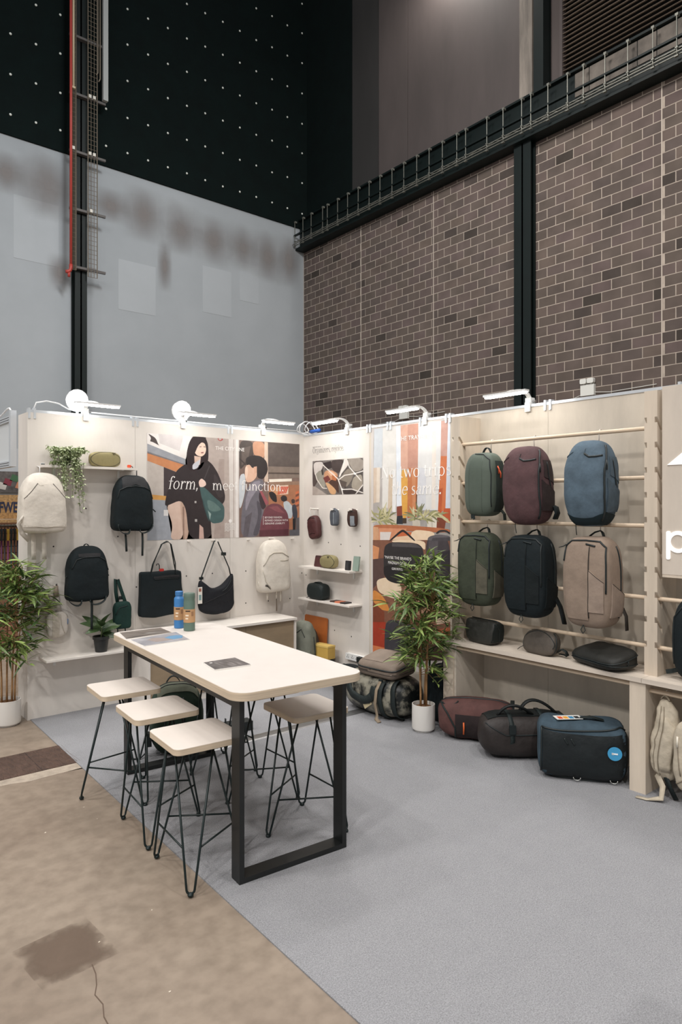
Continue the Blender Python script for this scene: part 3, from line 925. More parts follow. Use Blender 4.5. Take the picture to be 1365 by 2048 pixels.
    def line(self, fn, pts, r=0.003, off=0.001, n=6, sub=6):
        P = []
        for i in range(len(pts) - 1):
            for k in range(sub):
                t = k / sub
                P.append(fn(pts[i][0] + (pts[i + 1][0] - pts[i][0]) * t, pts[i][1] + (pts[i + 1][1] - pts[i][1]) * t, off))
        P.append(fn(pts[-1][0], pts[-1][1], off))
        return MB().tube(P, r, n)

m_web = M('black_webbing', (16, 28, 28), 0.7, bump=(90, 0.3))
m_zip = M('black_zip', (22, 30, 31), 0.5)
m_hang = M('white_hanger', (214, 206, 196), 0.4)
def hook(t, z, y, h=0.1):
    """wire hanger from the bag's handle up over the rail"""
    pts = [(0, y, z)] + [(0, y, z + h)] + [(0, y + 0.018 - 0.018 * math.cos(a), z + h + 0.018 * math.sin(a)) for a in [PI * k / 5 for k in range(1, 6)]]
    MB().tube(pts, 0.0032, 6).build('hanger_hook', m_hang, t, True)
def handle(t, p0, p1, h, w=0.022, mat=None, name='grab_handle', out=0.0):
    a, b = Vector(p0), Vector(p1)
    pk = bez(a, a + Vector((0, out, h * 1.2)) + (b - a) * 0.25, b + Vector((0, out, h * 1.2)) - (b - a) * 0.25, b, 10)
    return MB().ribbon(pk, (0, 1, 0), w, 0.006).build(name, mat or m_web, t, True)
def loop(t, p, s=0.03, mat=None, name='pull_loop'):
    x, y, z = p
    pts = [(x, y, z), (x - s * 0.28, y - 0.004, z - s * 0.6), (x, y - 0.006, z - s), (x + s * 0.28, y - 0.004, z - s * 0.6), (x, y, z)]
    return MB().tube(pts, 0.0028, 5).build(name, mat or m_web, t, True)

def taper_top(k, lean=0.0, bel=0.0):
    def f(q, b):
        v = q.z / b.C
        s = 1 - k * max(0, v) ** 2
        q = Vector((q.x * (1 - k * 0.5 * max(0, v) ** 2), q.y * s + lean * v, q.z))
        q.y -= bel * (1 - v * v) * (1 if q.y < 0 else 0)
        return q
    return f

# ---- travel packs on the rack: the zip pack with flat centre panel and stretch pockets
def zip_pack(name, label, y, ztop, zbot, W, D, cols, seed, straps=False, x=-0.19):
    H = ztop - zbot
    t = thing(name, label, 'backpack', (x - D / 2, y, zbot), FB, 'large travel backpacks hanging on the rack')
    b = Bag(W, D, H, 5.0, 4.2, 0.004, 8, seed, lambda q, s: Vector((q.x * (1 - 0.06 * (q.z / s.C) ** 2), q.y * (1 - 0.10 * max(0, q.z / s.C) ** 2), q.z)))
    m, m2, mp = cols
    b.shell(16).build('body', m, t, True)
    fp = b.patch(b.front, -0.72, 0.20, -0.80, 0.80, 0.006, 10, 14).build('centre_panel', m, t, 50)
    b.patch(b.front, 0.24, 0.80, lambda u: -0.62, lambda u: 0.28 - 0.42 * (u - 0.24), 0.007, 8, 10).build('stretch_pocket', mp, t, 50)
    b.patch(b.side, -0.55, 0.75, -0.72, lambda w: 0.02 - 0.22 * (w + 0.55), 0.008, 8, 10).build('side_pocket', mp, t, 50)
    b.patch(lambda u, v, o=0: b.side(u, v, o, -1), -0.55, 0.75, -0.7, -0.02, 0.008, 6, 8).build('side_pocket', mp, t, 50)
    b.line(b.front, [(0.24, 0.27), (0.5, 0.16), (0.8, 0.035)], 0.0025, 0.006).build('pocket_hem', m2, t, True)
    b.line(b.side, [(-0.55, 0.01), (0.1, -0.13), (0.75, -0.27)], 0.0025, 0.007).build('pocket_hem', m2, t, True)
    b.line(b.front, [(0.22, -0.75), (0.22, 0.0), (0.21, 0.78)], 0.0035, 0.003).build('panel_seam', m2, t, True)
    b.line(b.front, [(-0.86, 0.45), (-0.84, 0.78), (-0.6, 0.9), (0, 0.915), (0.6, 0.9), (0.84, 0.78), (0.87, 0.4), (0.87, -0.2)], 0.006, 0.002).build('main_zip', m_zip, t, True)
    b.line(b.side, [(0.35, -0.75), (0.35, 0.3), (0.25, 0.8)], 0.005, 0.002).build('rear_zip', m_zip, t, True)
    b.line(b.front, [(0.05, 0.84), (0.45, 0.80)], 0.006, 0.004).build('top_zip', m_zip, t, True)
    tab = b.front(-0.8, 0.8, 0.008)
    MB().tube([tab, tab + Vector((-0.02, -0.012, -0.012)), tab + Vector((-0.045, -0.02, -0.02))], [0.004, 0.004, 0.002], 6).build('zip_pull', m_zip, t, True)
    p0, p1 = b.top(-0.32, 0.45), b.top(0.32, 0.45)
    MB().ribbon([p0, p0.lerp(Vector((0, D / 2 - 0.02, H + 0.035)), 0.55) + Vector((-0.004, 0, 0.006)), Vector((0, D / 2 - 0.02, H + 0.035)), p1.lerp(Vector((0, D / 2 - 0.02, H + 0.035)), 0.55) + Vector((0.004, 0, 0.006)), p1], (0, 1, 0), 0.02, 0.006).build('grab_handle', m_web, t, True)
    hook(t, H + 0.03, D / 2 - 0.02, 1.608 + 0.004 - zbot - H - 0.03 if ztop < 1.7 else 2.213 - zbot - H - 0.03)
    if straps:
        s0 = b.side(0.6, -0.5, 0.0)
        MB().ribbon([s0, s0 + Vector((0.03, 0.01, -0.06)), s0 + Vector((0.055, -0.0, -0.12)), s0 + Vector((0.075, -0.01, -0.17))], (0, 1, 0), 0.04, 0.01).build('hip_strap', m2, t, True)
    lp = b.front(-0.1, -0.93, 0.0)
    loop(t, (lp.x, lp.y, lp.z), 0.055)
    return t, b
ol = (fabric('olive_nylon', (66, 72, 58)), fabric('olive_dark', (38, 44, 36)), fabric('olive_mesh', (98, 94, 80)))
bk = (fabric('black_nylon', (14, 26, 30)), fabric('black_nylon_trim', (9, 18, 20)), fabric('black_mesh', (11, 21, 23)))
tp = (fabric('taupe_nylon', (148, 130, 115), dark=0.12), fabric('taupe_trim', (60, 54, 48)), fabric('taupe_mesh', (156, 138, 124), dark=0.14))
zip_pack('zip_backpack', 'olive green zip backpack hanging lower left on the rack', -2.60, 1.535, 0.99, 0.335, 0.20, ol, 1)
zip_pack('zip_backpack', 'black zip backpack hanging lower middle on the rack', -3.035, 1.53, 0.96, 0.345, 0.21, bk, 2, True)
t, b = zip_pack('zip_backpack', 'taupe zip backpack hanging lower right on the rack', -3.515, 1.535, 0.955, 0.335, 0.23, tp, 3)
s0 = b.side(0.75, -0.55, 0.0)
MB().ribbon([s0, s0 + Vector((0.025, 0, -0.05)), s0 + Vector((0.03, 0, -0.14))], (0, 1, 0), 0.032, 0.006).build('strap_end', tp[1], t, True)
s0 = b.front(-0.5, -0.9)

# ---- upper row
def shell_pack():
    W, D, H = 0.27, 0.21, 0.47
    t = thing('shell_backpack', 'grey-green hard-shell backpack hanging upper left on the rack', 'backpack', (-0.19 - D / 2, -2.635, 1.655), FB, 'large travel backpacks hanging on the rack')
    def df(q, s):
        v, u = q.z / s.C, q.x / s.A
        k = 1 - 0.10 * max(0, v) ** 2 - 0.05 * max(0, -v) ** 3
        if q.y < 0:      # faceted front: flat ridge between two creases
            q = Vector((q.x, q.y * (1 - 0.28 * max(0, abs(u) - 0.42)) + 0.02 * max(0, v - 0.5), q.z))
        return Vector((q.x * k, q.y * (1 - 0.12 * max(0, v) ** 2), q.z))
    b = Bag(W, D, H, 4.5, 4.2, 0.0015, 7, 5, df)
    m, m2 = fabric('grey_green_shell', (84, 94, 84), rough=0.65, dark=0.08, bump=0.12), fabric('shell_side', (44, 54, 50))
    b.shell(18).build('body', m, t, True)
    b.patch(b.side, -0.35, 0.9, -0.85, 0.72, 0.004, 8, 12).build('side_panel', m2, t, 50)
    for u in (-0.42, 0.42):
        b.line(b.front, [(u, -0.85), (u * 1.05, 0), (u * 0.95, 0.85)], 0.002, 0.0).build('crease_ridge', m, t, True)
    b.line(b.front, [(0.88, -0.7), (0.9, 0.3), (0.8, 0.75), (0.4, 0.92), (-0.3, 0.95)], 0.004, 0.002).build('main_zip', m_zip, t, True)
    mo = M('orange_cord', (206, 84, 44), 0.6)
    s = b.side(-0.15, 0.55, 0.004)
    for k in range(2):
        MB().tube([s + Vector((0, 0.02 * k, -0.03 * k)), s + Vector((0.012, 0.02 * k, -0.02 - 0.03 * k)), s + Vector((0.012, 0.02 * k, -0.055 - 0.03 * k))], 0.005, 6).build('orange_pull', mo, t, True)
    handle(t, b.top(-0.3, 0.4), b.top(0.3, 0.4), 0.045, 0.02)
    hook(t, H + 0.025, D / 2 - 0.02, 2.213 - 1.655 - H - 0.025)
    for (u, dz) in ((-0.45, 0.03), (-0.3, 0.035)):
        p = b.front(u, -0.95)
        MB().ribbon([p, p + Vector((0.0, 0, -dz * 0.5)), p + Vector((0.004, 0, -dz))], (1, 0, 0), 0.018, 0.005).build('bottom_strap', m_web, t)
    p = b.side(0.5, -0.8)
    MB().ribbon([p, p + Vector((0.03, 0, -0.03)), p + Vector((0.035, 0, -0.075))], (0, 1, 0), 0.03, 0.006).build('strap_end', m2, t)
shell_pack()

def travel_pack(label, y, ztop, zbot, W, D, cols, seed, dark_base, tilt):
    H = ztop - zbot
    t = thing('travel_backpack', label, 'backpack', (-0.19 - D / 2, y, zbot), FB, 'large travel backpacks hanging on the rack')
    t.rotation_euler = (0, tilt, FB)
    m, m2, m3 = cols
    def df(q, s):
        v = q.z / s.C
        k = 1 - 0.10 * max(0, v) ** 2.5 - 0.03 * max(0, -v) ** 3
        q = Vector((q.x * k, q.y * (1 - 0.22 * max(0, v) ** 2), q.z))
        if q.y < 0:
            q.y -= 0.018 * (1 - v * v)
        return q
    b = Bag(W, D, H, 4.2, 3.6, 0.006, 7, seed, df)
    b.shell(18).build('body', m, t, True)
    # lower hull, side wing and pocket
    if dark_base:
        b.patch(b.front, -0.93, 0.93, -0.965, lambda u: -0.78 - 0.03 * math.cos(3 * u) + 0.14 * max(0, abs(u) - 0.45), 0.0035, 20, 5).build('base_panel', m3, t, 50)
        b.patch(b.side, -0.66, 0.8, -0.96, lambda w: -0.70 - 0.06 * w, 0.0035, 10, 5).build('base_panel', m3, t, 50)
    b.patch(b.side, -0.5, 0.85, -0.66, lambda w: 0.10 - 0.25 * (w + 0.5), 0.008, 10, 10).build('side_pocket', m2, t, 50)
    b.patch(b.side, -0.2, 0.8, lambda w: 0.14 - 0.2 * w, 0.6, 0.004, 8, 8).build('side_wing', m2, t, 50)
    b.line(b.side, [(-0.55, -0.86), (-0.72, -0.3), (-0.7, 0.3), (-0.5, 0.66), (-0.2, 0.86)], 0.007, 0.002).build('side_zip', m_zip, t, True)
    b.line(b.side, [(0.0, 0.55), (0.1, 0.15), (0.22, -0.1)], 0.004, 0.006).build('wing_zip', m_zip, t, True)
    b.line(b.front, [(0.06, 0.68), (0.3, 0.60), (0.62, 0.60), (0.85, 0.62)], 0.007, 0.001).build('pocket_zip', m_zip, t, True)
    b.line(b.front, [(-0.93, 0.62), (-0.8, 0.66), (-0.55, 0.74)], 0.004, 0.001).build('gusset_seam', m2, t, True)
    b.line(b.front, [(0.06, 0.80), (0.04, 0.68)], 0.004, 0.001).build('gusset_seam', m2, t, True)
    zp = b.side(-0.6, 0.5, 0.008)
    MB().tube([zp, zp + Vector((0.006, -0.004, -0.03)), zp + Vector((0.004, -0.004, -0.06))], 0.004, 6).build('zip_pull', m_zip, t, True)
    lp = b.front(-0.55, -0.95)
    MB().tube([lp, lp + Vector((0.002, -0.002, -0.03)), lp + Vector((0.006, 0, -0.07))], 0.0028, 5).build('bottom_cord', m_web, t, True)
    hook(t, H - 0.01, D / 2 - 0.02, 2.213 - zbot - H + 0.01)
    return t, b
egg = (fabric('eggplant_nylon', (92, 66, 68)), fabric('eggplant_side', (58, 46, 46)), fabric('eggplant_base', (62, 46, 48)))
slate = (fabric('slate_blue_nylon', (88, 106, 120)), fabric('slate_blue_pocket', (82, 98, 110)), fabric('slate_base', (20, 38, 44)))
t, b = travel_pack('eggplant purple travel backpack hanging upper middle on the rack', -3.04, 2.145, 1.60, 0.315, 0.22, egg, 11, False, math.radians(-3))
s0 = b.side(0.6, -0.55)
MB().ribbon([s0, s0 + Vector((0.02, 0, -0.01)), s0 + Vector((0.03, 0, -0.05)), s0 + Vector((0.01, 0, -0.09))], (0, 1, 0), 0.05, 0.012).build('hip_belt', bk[0], t, True)
travel_pack('slate blue travel backpack with dark base hanging upper right on the rack', -3.505, 2.15, 1.60, 0.295, 0.22, slate, 12, True, 0.0)

# ---- pouches on the rack ledge (z = 0.70)
def ledge_pouches():
    t = thing('wash_pouch', 'dark grey boxy wash pouch at the left end of the rack ledge', 'pouch', (-0.225, -2.585, 0.70), FB - 0.12, 'pouches on the rack ledge')
    b = Bag(0.30, 0.15, 0.175, 6, 5, 0.004, 11, 21, lambda q, s: Vector((q.x * (1 + 0.10 * (q.z / s.C)), q.y * (1 - 0.35 * max(0, q.z / s.C)), q.z + 0.012 * abs(q.x / s.A) ** 3 * (1 if q.z > 0 else 0))))
    m = fabric('charcoal_coated', (52, 52, 48), rough=0.55)
    b.shell(14).build('body', m, t, True)
    b.line(lambda u, v, o=0: b.top(u, v, o), [(-0.9, 0), (0, 0), (0.9, 0)], 0.005, 0.002).build('top_zip', m_zip, t, True)
    b.patch(b.side, -0.8, 0.8, -0.7, 0.75, 0.003, 6, 6).build('end_panel', fabric('charcoal_dark', (24, 32, 30)), t, 50)
    b.line(b.side, [(-0.7, 0.7), (0.0, 0.15), (0.1, -0.7)], 0.003, 0.004).build('end_strap', m_web, t, True)
    t = thing('sling_pouch', 'grey-brown rounded pouch with looped strap in the middle of the rack ledge', 'pouch', (-0.23, -3.085, 0.70), FB - 0.1, 'pouches on the rack ledge')
    def df(q, s):
        v = q.z / s.C
        return Vector((q.x * (1 - 0.10 * max(0, v)), q.y * (1 - 0.2 * max(0, v)) + 0.02 * v, q.z))
    b = Bag(0.275, 0.10, 0.165, 4.5, 3.4, 0.003, 9, 23, df)
    b.shell(14).build('body', fabric('grey_brown_coated', (92, 84, 76), rough=0.6), t, True)
    b.line(b.side, [(-0.3, -0.8), (-0.3, 0.5), (-0.2, 0.85)], 0.004, 0.002).build('zip', m_zip, t, True)
    P = [b.front(0.98 * math.cos(a), 0.93 * math.sin(a), 0.0) for a in [i * PI / 20 for i in range(-2, 24)]]
    MB().tube(P, 0.003, 5).build('front_zip', m_zip, t, True)
    s0 = b.side(0.4, -0.6)
    MB().ribbon([s0, s0 + Vector((0.04, -0.01, 0.03)), s0 + Vector((0.075, -0.01, 0.02)), s0 + Vector((0.08, 0, -0.01)), s0 + Vector((0.05, 0.02, -0.012)), s0 + Vector((0.0, 0.02, -0.012))], (0, 1, 0), 0.025, 0.005).build('strap', m_web, t, True)
    p = b.front(-0.9, -0.5)
    MB().tube([p, p + Vector((-0.02, -0.01, -0.012)), p + Vector((-0.04, -0.012, -0.03))], 0.0025, 5).build('zip_pull', m_zip, t, True)
    t = thing('packing_cube', 'black soft packing cube lying flat at the right end of the rack ledge', 'pouch', (-0.245, -3.56, 0.70), FB - 0.32, 'pouches on the rack ledge')
    b = Bag(0.40, 0.24, 0.115, 5, 3.0, 0.008, 9, 27, lambda q, s: Vector((q.x, q.y, q.z + 0.025 * (q.y / s.B) * (1 if q.z > 0 else 0) + 0.012 * (1 if q.z > 0 else 0))))
    b.shell(14).build('body', fabric('black_ripstop', (40, 40, 37), rough=0.6), t, True)
    MB().tube(b.around(0.15, 0, 360, 48, 0.002)[:-1], 0.004, 5, closed=True).build('zip', m_zip, t, True)
    MB().tube(b.around(-0.25, 0, 360, 48, 0.002)[:-1], 0.004, 5, closed=True).build('zip', m_zip, t, True)
    p = b.side(0.0, 0.1, 0.004)
    loop(t, (p.x, p.y, p.z), 0.03)
ledge_pouches()

# ---- duffels on the carpet in front of the rack
def duffel(label, loc, rz, W, D, H, cols, seed, group='duffel bags on the carpet', n=(4, 3.2)):
    t = thing('duffel_bag', label, 'duffel bag', loc, rz, group)
    b = Bag(W, D, H, n[0], n[1], 0.010, 6, seed, lambda q, s: Vector((q.x, q.y * (1 - 0.12 * max(0, q.z / s.C)), q.z + 0.025 * abs(q.x / s.A) ** 3 * (1 if q.z > 0 else 0))))
    m, m2 = cols
    b.shell(18).build('body', m, t, True)
    return t, b
mar = (fabric('maroon_nylon', (98, 66, 62)), fabric('maroon_dark', (44, 34, 34)))
t, b = duffel('maroon duffel bag lying farthest left below the rack', (-0.32, -2.58, 0.006), FB + 0.61, 0.56, 0.27, 0.29, mar, 31)
b.patch(b.front, -0.5, 0.9, -0.8, 0.35, 0.004, 12, 8).build('front_panel', mar[1], t, 50)
b.line(lambda u, v, o=0: b.top(u, v, o), [(-0.9, -0.15), (0, -0.1), (0.92, -0.1)], 0.006, 0.002).build('top_zip', m_zip, t, True)
b.line(b.front, [(-0.92, 0.75), (-0.7, 0.3), (-0.5, -0.3), (-0.5, -0.8)], 0.007, 0.003).build('end_strap', m_web, t, True)
handle(t, b.top(-0.85, -0.5), b.top(-0.45, -0.55), -0.02, 0.03, out=-0.02)
p = b.front(-0.28, 0.0, 0.006)
MB().tube([p, p + Vector((0.002, -0.006, -0.04)), p + Vector((0.0, -0.004, -0.085))], 0.006, 6).build('orange_tab', M('orange_tab', (214, 100, 46), 0.5), t, True)
bp = b.top(0.93, 0.2)
MB().box(bp + Vector((0.005, 0, -0.01)), (0.03, 0.16, 0.05)).build('end_handle', m_web, t)
ash = (fabric('black_satin_nylon', (50, 44, 42), rough=0.55), fabric('black_lid', (24, 28, 28), rough=0.6))
t, b = duffel('black duffel bag with loose straps in the middle below the rack', (-0.345, -3.0, 0.006), FB + 0.93, 0.60, 0.29, 0.29, ash, 34)
b.patch(lambda u, v, o=0: b.top(u, v, o), -0.85, 0.9, -0.55, 0.8, 0.006, 12, 8).build('lid', ash[1], t, 50)
for u in (-0.35, 0.4):
    P = [b.front(u, -0.85, 0.004), b.front(u, 0, 0.005), b.front(u, 0.7, 0.006), b.top(u, -0.5, 0.01), b.top(u, 0.0, 0.012), b.top(u, 0.5, 0.01)]
    MB().ribbon(P, (1, 0, 0), 0.03, 0.005).build('strap', m_web, t, True)
p = b.front(-0.35, 0.45, 0.012)
MB().box(p, (0.045, 0.014, 0.06)).build('buckle', m_zip, t)
h0, h1 = b.top(-0.6, -0.3), b.top(0.2, -0.3)
MB().tube(bez(h0, h0 + Vector((0.05, -0.03, 0.10)), h1 + Vector((-0.1, -0.05, 0.09)), h1, 12), 0.02, 8, flat=0.5).build('padded_handle', ash[1], t, True)
h0, h1 = b.top(0.0, 0.3), b.top(0.85, 0.2)
MB().tube(bez(h0, h0 + Vector((0.05, 0.0, 0.12)), h1 + Vector((-0.1, 0, 0.10)), h1, 12), 0.02, 8, flat=0.5).build('padded_handle', ash[1], t, True)
b.line(b.front, [(-0.9, 0.55), (-0.5, 0.2), (0.2, 0.22), (0.9, 0.3)], 0.004, 0.002).build('front_zip', m_zip, t, True)
cap = lambda o: MB().box(o, (0.03, 0.12, 0.04))
cap(b.top(0.93, 0.1)).build('end_handle', m_web, t)
blu = (fabric('blue_grey_nylon', (62, 80, 92)), fabric('black_glossy_nylon', (26, 32, 34), rough=0.45))
t, b = duffel('blue and black duffel with round tag beside the rack post', (-0.345, -3.455, 0.006), FB + 0.60, 0.54, 0.33, 0.355, blu, 37, n=(6, 4.5))
b.patch(b.front, -0.88, 0.96, -0.93, 0.66, 0.004, 16, 12).build('front_panel', blu[1], t, 50)
b.patch(b.side, -0.96, 0.9, -0.9, 0.6, 0.004, 10, 10).build('side_panel', blu[1], t, 50)
b.line(b.front, [(-0.9, 0.70), (-0.4, 0.74), (0.3, 0.80), (0.94, 0.86)], 0.006, 0.004).build('lid_zip', m_zip, t, True)
b.line(b.front, [(-0.9, 0.70), (-0.91, 0.0), (-0.9, -0.8)], 0.006, 0.004).build('side_zip', m_zip, t, True)
MB().tube(b.around(-0.95, 180, 360, 30, 0.006), 0.006, 6).build('base_piping', m_zip, t, True)
p = b.front(0.68, 0.12, 0.022)
rt = MB().tube([p + Vector((0, 0, 0)), p + Vector((0, -0.002, 0))], 0.042, 24).build('round_tag', M('tag_blue', (62, 150, 196), 0.5), t)
MB().box(p + Vector((0, -0.003, 0.0)), (0.035, 0.001, 0.009)).box(p + Vector((-0.012, -0.003, 0)), (0.012, 0.001, 0.012)).build('tag_print', M('tag_white', (235, 240, 242), 0.5), rt)
for (u, v) in ((-0.12, -0.82), (0.68, -0.82)):
    q = b.front(u, v, 0.006)
    MB().tube([q + Vector((0.022 * math.cos(a), -0.004, 0.018 * math.sin(a))) for a in [PI + PI * k / 8 for k in range(9)]], 0.003, 6).build('d_ring', M('silver', (190, 190, 186), 0.3, metal=0.9), t, True)
for u in (-0.4, -0.25):
    b.line(b.front, [(u, 0.5), (u + 0.08, 0.3)], 0.006, 0.004).build('zip_pull', m_zip, t, True)
q = b.top(-0.3, -0.3, 0.004)
R = Matrix.Rotation(0.35, 3, 'Z')
tg = MB().box(q + Vector((0, 0, 0.008)), (0.17, 0.075, 0.004), R).build('swing_tag', M('tag_card', (226, 224, 218), 0.5), t)
for k, c in enumerate(((214, 92, 52), (226, 160, 60), (60, 130, 170), (40, 44, 48))):
    MB().box(q + R @ Vector((-0.055 + k * 0.036, -0.008, 0)) + Vector((0, 0, 0.0105)), (0.03, 0.045, 0.001), R).build('tag_print', M('tag_col%d' % k, c, 0.5), tg)
MB().ribbon([b.top(-0.1, -0.25, 0.006), b.top(0.2, -0.2, 0.02), b.top(0.5, -0.2, 0.006)], (0, 1, 0), 0.035, 0.006).build('top_handle', m_web, t, True)

# ---- camouflage duffel and the bag lying on it
m_camo = M('camouflage', (138, 134, 120), 0.42, var=(7.0, 0.8), col2=(18, 22, 22), bump=(18, 0.35), spec=0.5)
_rp = [n for n in m_camo.node_tree.nodes if n.type == 'VALTORGB'][0].color_ramp
_rp.elements[0].position = 0.46; _rp.elements[1].position = 0.60
t, b = duffel('glossy camouflage duffel bag on the carpet left of the bamboo plant', (-0.40, -1.66, 0.006), FB, 0.74, 0.42, 0.335, (m_camo, bk[0]), 41, group='duffel bags on the carpet', n=(3.0, 3.0))
def band(pts, w):
    P = []
    for i in range(len(pts) - 1):
        for k in range(6):
            f = k / 6
            P.append(b.front(pts[i][0] + (pts[i + 1][0] - pts[i][0]) * f, pts[i][1] + (pts[i + 1][1] - pts[i][1]) * f, 0.010))
    P.append(b.front(pts[-1][0], pts[-1][1], 0.010))
    W2 = []
    for i in range(len(P)):
        tt = (P[min(i + 1, len(P) - 1)] - P[max(i - 1, 0)]).normalized()
        W2.append(tuple(tt.cross(Vector((0, -1, 0)))))
    return MB().ribbon(P, W2, w, 0.008)
band([(-0.66, 0.75), (-0.64, 0.4), (-0.55, 0.1), (-0.4, -0.1), (-0.2, -0.2), (0.0, -0.2), (0.15, -0.1), (0.25, 0.1), (0.28, 0.5)], 0.065).build('carry_strap', m_web, t, True)
band([(0.46, 0.75), (0.47, 0.2), (0.5, -0.4), (0.52, -0.9)], 0.05).build('carry_strap', m_web, t, True)
band([(0.72, 0.8), (0.78, 0.2), (0.8, -0.4), (0.78, -0.9)], 0.05).build('carry_strap', m_web, t, True)
q = b.front(0.1, -0.35, 0.012)
MB().box(q, (0.10, 0.004, 0.045), Matrix.Rotation(-0.6, 3, 'Y')).build('leather_patch', M('tan_patch', (186, 172, 138), 0.6), t)
m_wtan = M('tan_webbing', (140, 124, 104), 0.7, bump=(90, 0.3))
P = [b.front(0.38, 0.75, 0.02), b.front(0.38, 0.4, 0.02), b.front(0.37, -0.2, 0.02), b.front(0.36, -0.7, 0.03)]
e = P[-1]
P += [Vector((e.x + 0.01, e.y - 0.02, 0.012)), Vector((e.x + 0.08, e.y - 0.05, 0.006))]
MB().ribbon(P, (1, 0, 0), 0.03, 0.004).build('hanging_strap', m_wtan, t, True)
MB().box((P[0].x, P[0].y, P[0].z), (0.04, 0.012, 0.02)).build('buckle', m_zip, t)
t = thing('laptop_bag', 'taupe flat bag lying on top of the camouflage duffel', 'bag', (-0.42, -1.72, 0.322), FB + 0.08)
b = Bag(0.44, 0.30, 0.155, 6, 4.0, 0.004, 8, 44, lambda q, s: Vector((q.x, q.y, q.z + (0.035 * (q.y / s.B) + 0.008) * (1 if q.z > 0 else 0.3))))
b.shell(16).build('body', fabric('taupe_coated', (126, 112, 100), rough=0.65, dark=0.1), t, True)
MB().tube(b.around(0.35, 0, 360, 48, 0.003)[:-1], 0.006, 6, closed=True).build('zip', m_zip, t, True)
MB().tube(b.around(-0.3, 0, 360, 48, 0.002)[:-1], 0.003, 6, closed=True).build('lower_seam', fabric('taupe_seam', (84, 76, 70)), t, True)
b.patch(lambda u, v, o=0: b.top(u, v, o), -0.8, 0.25, -0.75, lambda u: 0.55 - 0.3 * u, 0.004, 8, 8).build('flat_panel', fabric('taupe_coated_panel', (138, 124, 112), rough=0.65, dark=0.08), t, 50)
# dark bag half hidden behind the duffel and plant
t = thing('backpack', 'black backpack standing in the shadow behind the bamboo plant', 'backpack', (-0.21, -2.17, 0.006), FB)
b = Bag(0.26, 0.20, 0.46, 4, 3.6, 0.006, 8, 46)
b.shell(12).build('body', bk[0], t, True)
b.line(b.front, [(-0.8, -0.6), (-0.8, 0.6), (0, 0.85), (0.8, 0.6), (0.8, -0.6)], 0.004, 0.002).build('front_zip', m_zip, t, True)
handle(t, b.top(-0.3, 0.3), b.top(0.3, 0.3), 0.05)
t = thing('shoulder_bag', 'black padded bag lying on the carpet behind the table corner', 'bag', (-0.22, -1.02, 0.006), FB)
b = Bag(0.34, 0.26, 0.24, 4, 3.2, 0.008, 8, 48)
b.shell(12).build('body', bk[0], t, True)
b.line(lambda u, v, o=0: b.top(u, v, o), [(-0.8, 0), (0.8, 0)], 0.004, 0.002).build('zip', m_zip, t, True)
MB().tube([b.front(-0.7, 0.5, 0.01), b.front(0.0, 0.75, 0.03), b.front(0.7, 0.5, 0.01)], 0.014, 8).build('strap', m_web, t, True)

# ---- right end: black pack on the ledge, two beige packs below it
t = thing('backpack', 'black backpack standing on the ledge at the right edge', 'backpack', (-0.16, -4.14, 0.70), FB)
b = Bag(0.30, 0.28, 0.50, 4, 3.4, 0.004, 7, 51, taper_top(0.15))
b.shell(16).build('body', bk[0], t, True)
b.line(b.front, [(-0.85, -0.6), (-0.86, 0.5), (-0.4, 0.88), (0.5, 0.88)], 0.005, 0.002).build('front_zip', m_zip, t, True)
p = b.front(-0.85, -0.86)
MB().ribbon([p, p + Vector((-0.03, -0.01, -0.012)), p + Vector((-0.06, -0.02, -0.02))], (0, 0, 1), 0.025, 0.008).build('strap_end', m_web, t)
beige = fabric('beige_canvas', (196, 184, 164), dark=0.12, bump=0.5)
bg2 = fabric('beige_canvas_dark', (150, 138, 120), dark=0.15)
t = thing('packable_backpack', 'limp beige backpack hanging with straps trailing on the carpet beside the rack post', 'backpack', (-0.29, -3.975, 0.115), FB, 'beige backpacks below the ledge')
def limp(q, s):
    v = q.z / s.C
    k = 0.62 + 0.38 * (1 - max(0, v) ** 2) if v > 0 else 1 - 0.25 * v * v
    q = Vector((q.x * k, q.y * (1 - 0.3 * max(0, v)), q.z))
    q.x += 0.014 * math.sin(v * 3.2)
    return q
b = Bag(0.155, 0.11, 0.47, 2.6, 3.6, 0.014, 13, 53, limp)
b.shell(18).build('body', beige, t, True)
for u in (-0.45, -0.1):
    b.line(b.front, [(u, -0.85), (u * 1.1, 0), (u * 0.8, 0.85)], 0.003, 0.001).build('seam', bg2, t, True)
b.patch(b.front, 0.05, 0.8, -0.7, lambda u: 0.62 - 0.3 * u, 0.014, 8, 12).build('folded_flap', beige, t, True)
handle(t, b.top(-0.5, 0.0), b.top(0.5, 0.0), 0.03, 0.02, bg2)
hook(t, 0.485, 0.0, 0.62 - 0.115 - 0.485)
p = b.front(-0.35, -0.9)
P = [p, Vector((p.x - 0.01, p.y, 0.02)), Vector((p.x + 0.03, p.y - 0.02, -0.03)), Vector((p.x + 0.04, p.y - 0.06, -0.085)), Vector((p.x - 0.03, p.y - 0.09, -0.103)), Vector((p.x - 0.09, p.y - 0.10, -0.104))]
MB().ribbon(P, [(1, 0, 0)] * 4 + [(0.4, -0.9, 0)] * 2, 0.034, 0.003).build('trailing_strap', beige, t, True)
p = b.front(0.3, -0.92)
MB().ribbon([p, p + Vector((0.02, 0.01, -0.06)), Vector((p.x + 0.05, p.y + 0.02, -0.10))], (1, 0, 0), 0.03, 0.003).build('dark_strap', m_web, t, True)
t = thing('packable_backpack', 'beige backpack cut off by the right edge of the picture', 'backpack', (-0.32, -4.18, 0.09), FB, 'beige backpacks below the ledge')
b = Bag(0.26, 0.14, 0.42, 5, 4, 0.008, 10, 55)
b.shell(16).build('body', beige, t, True)
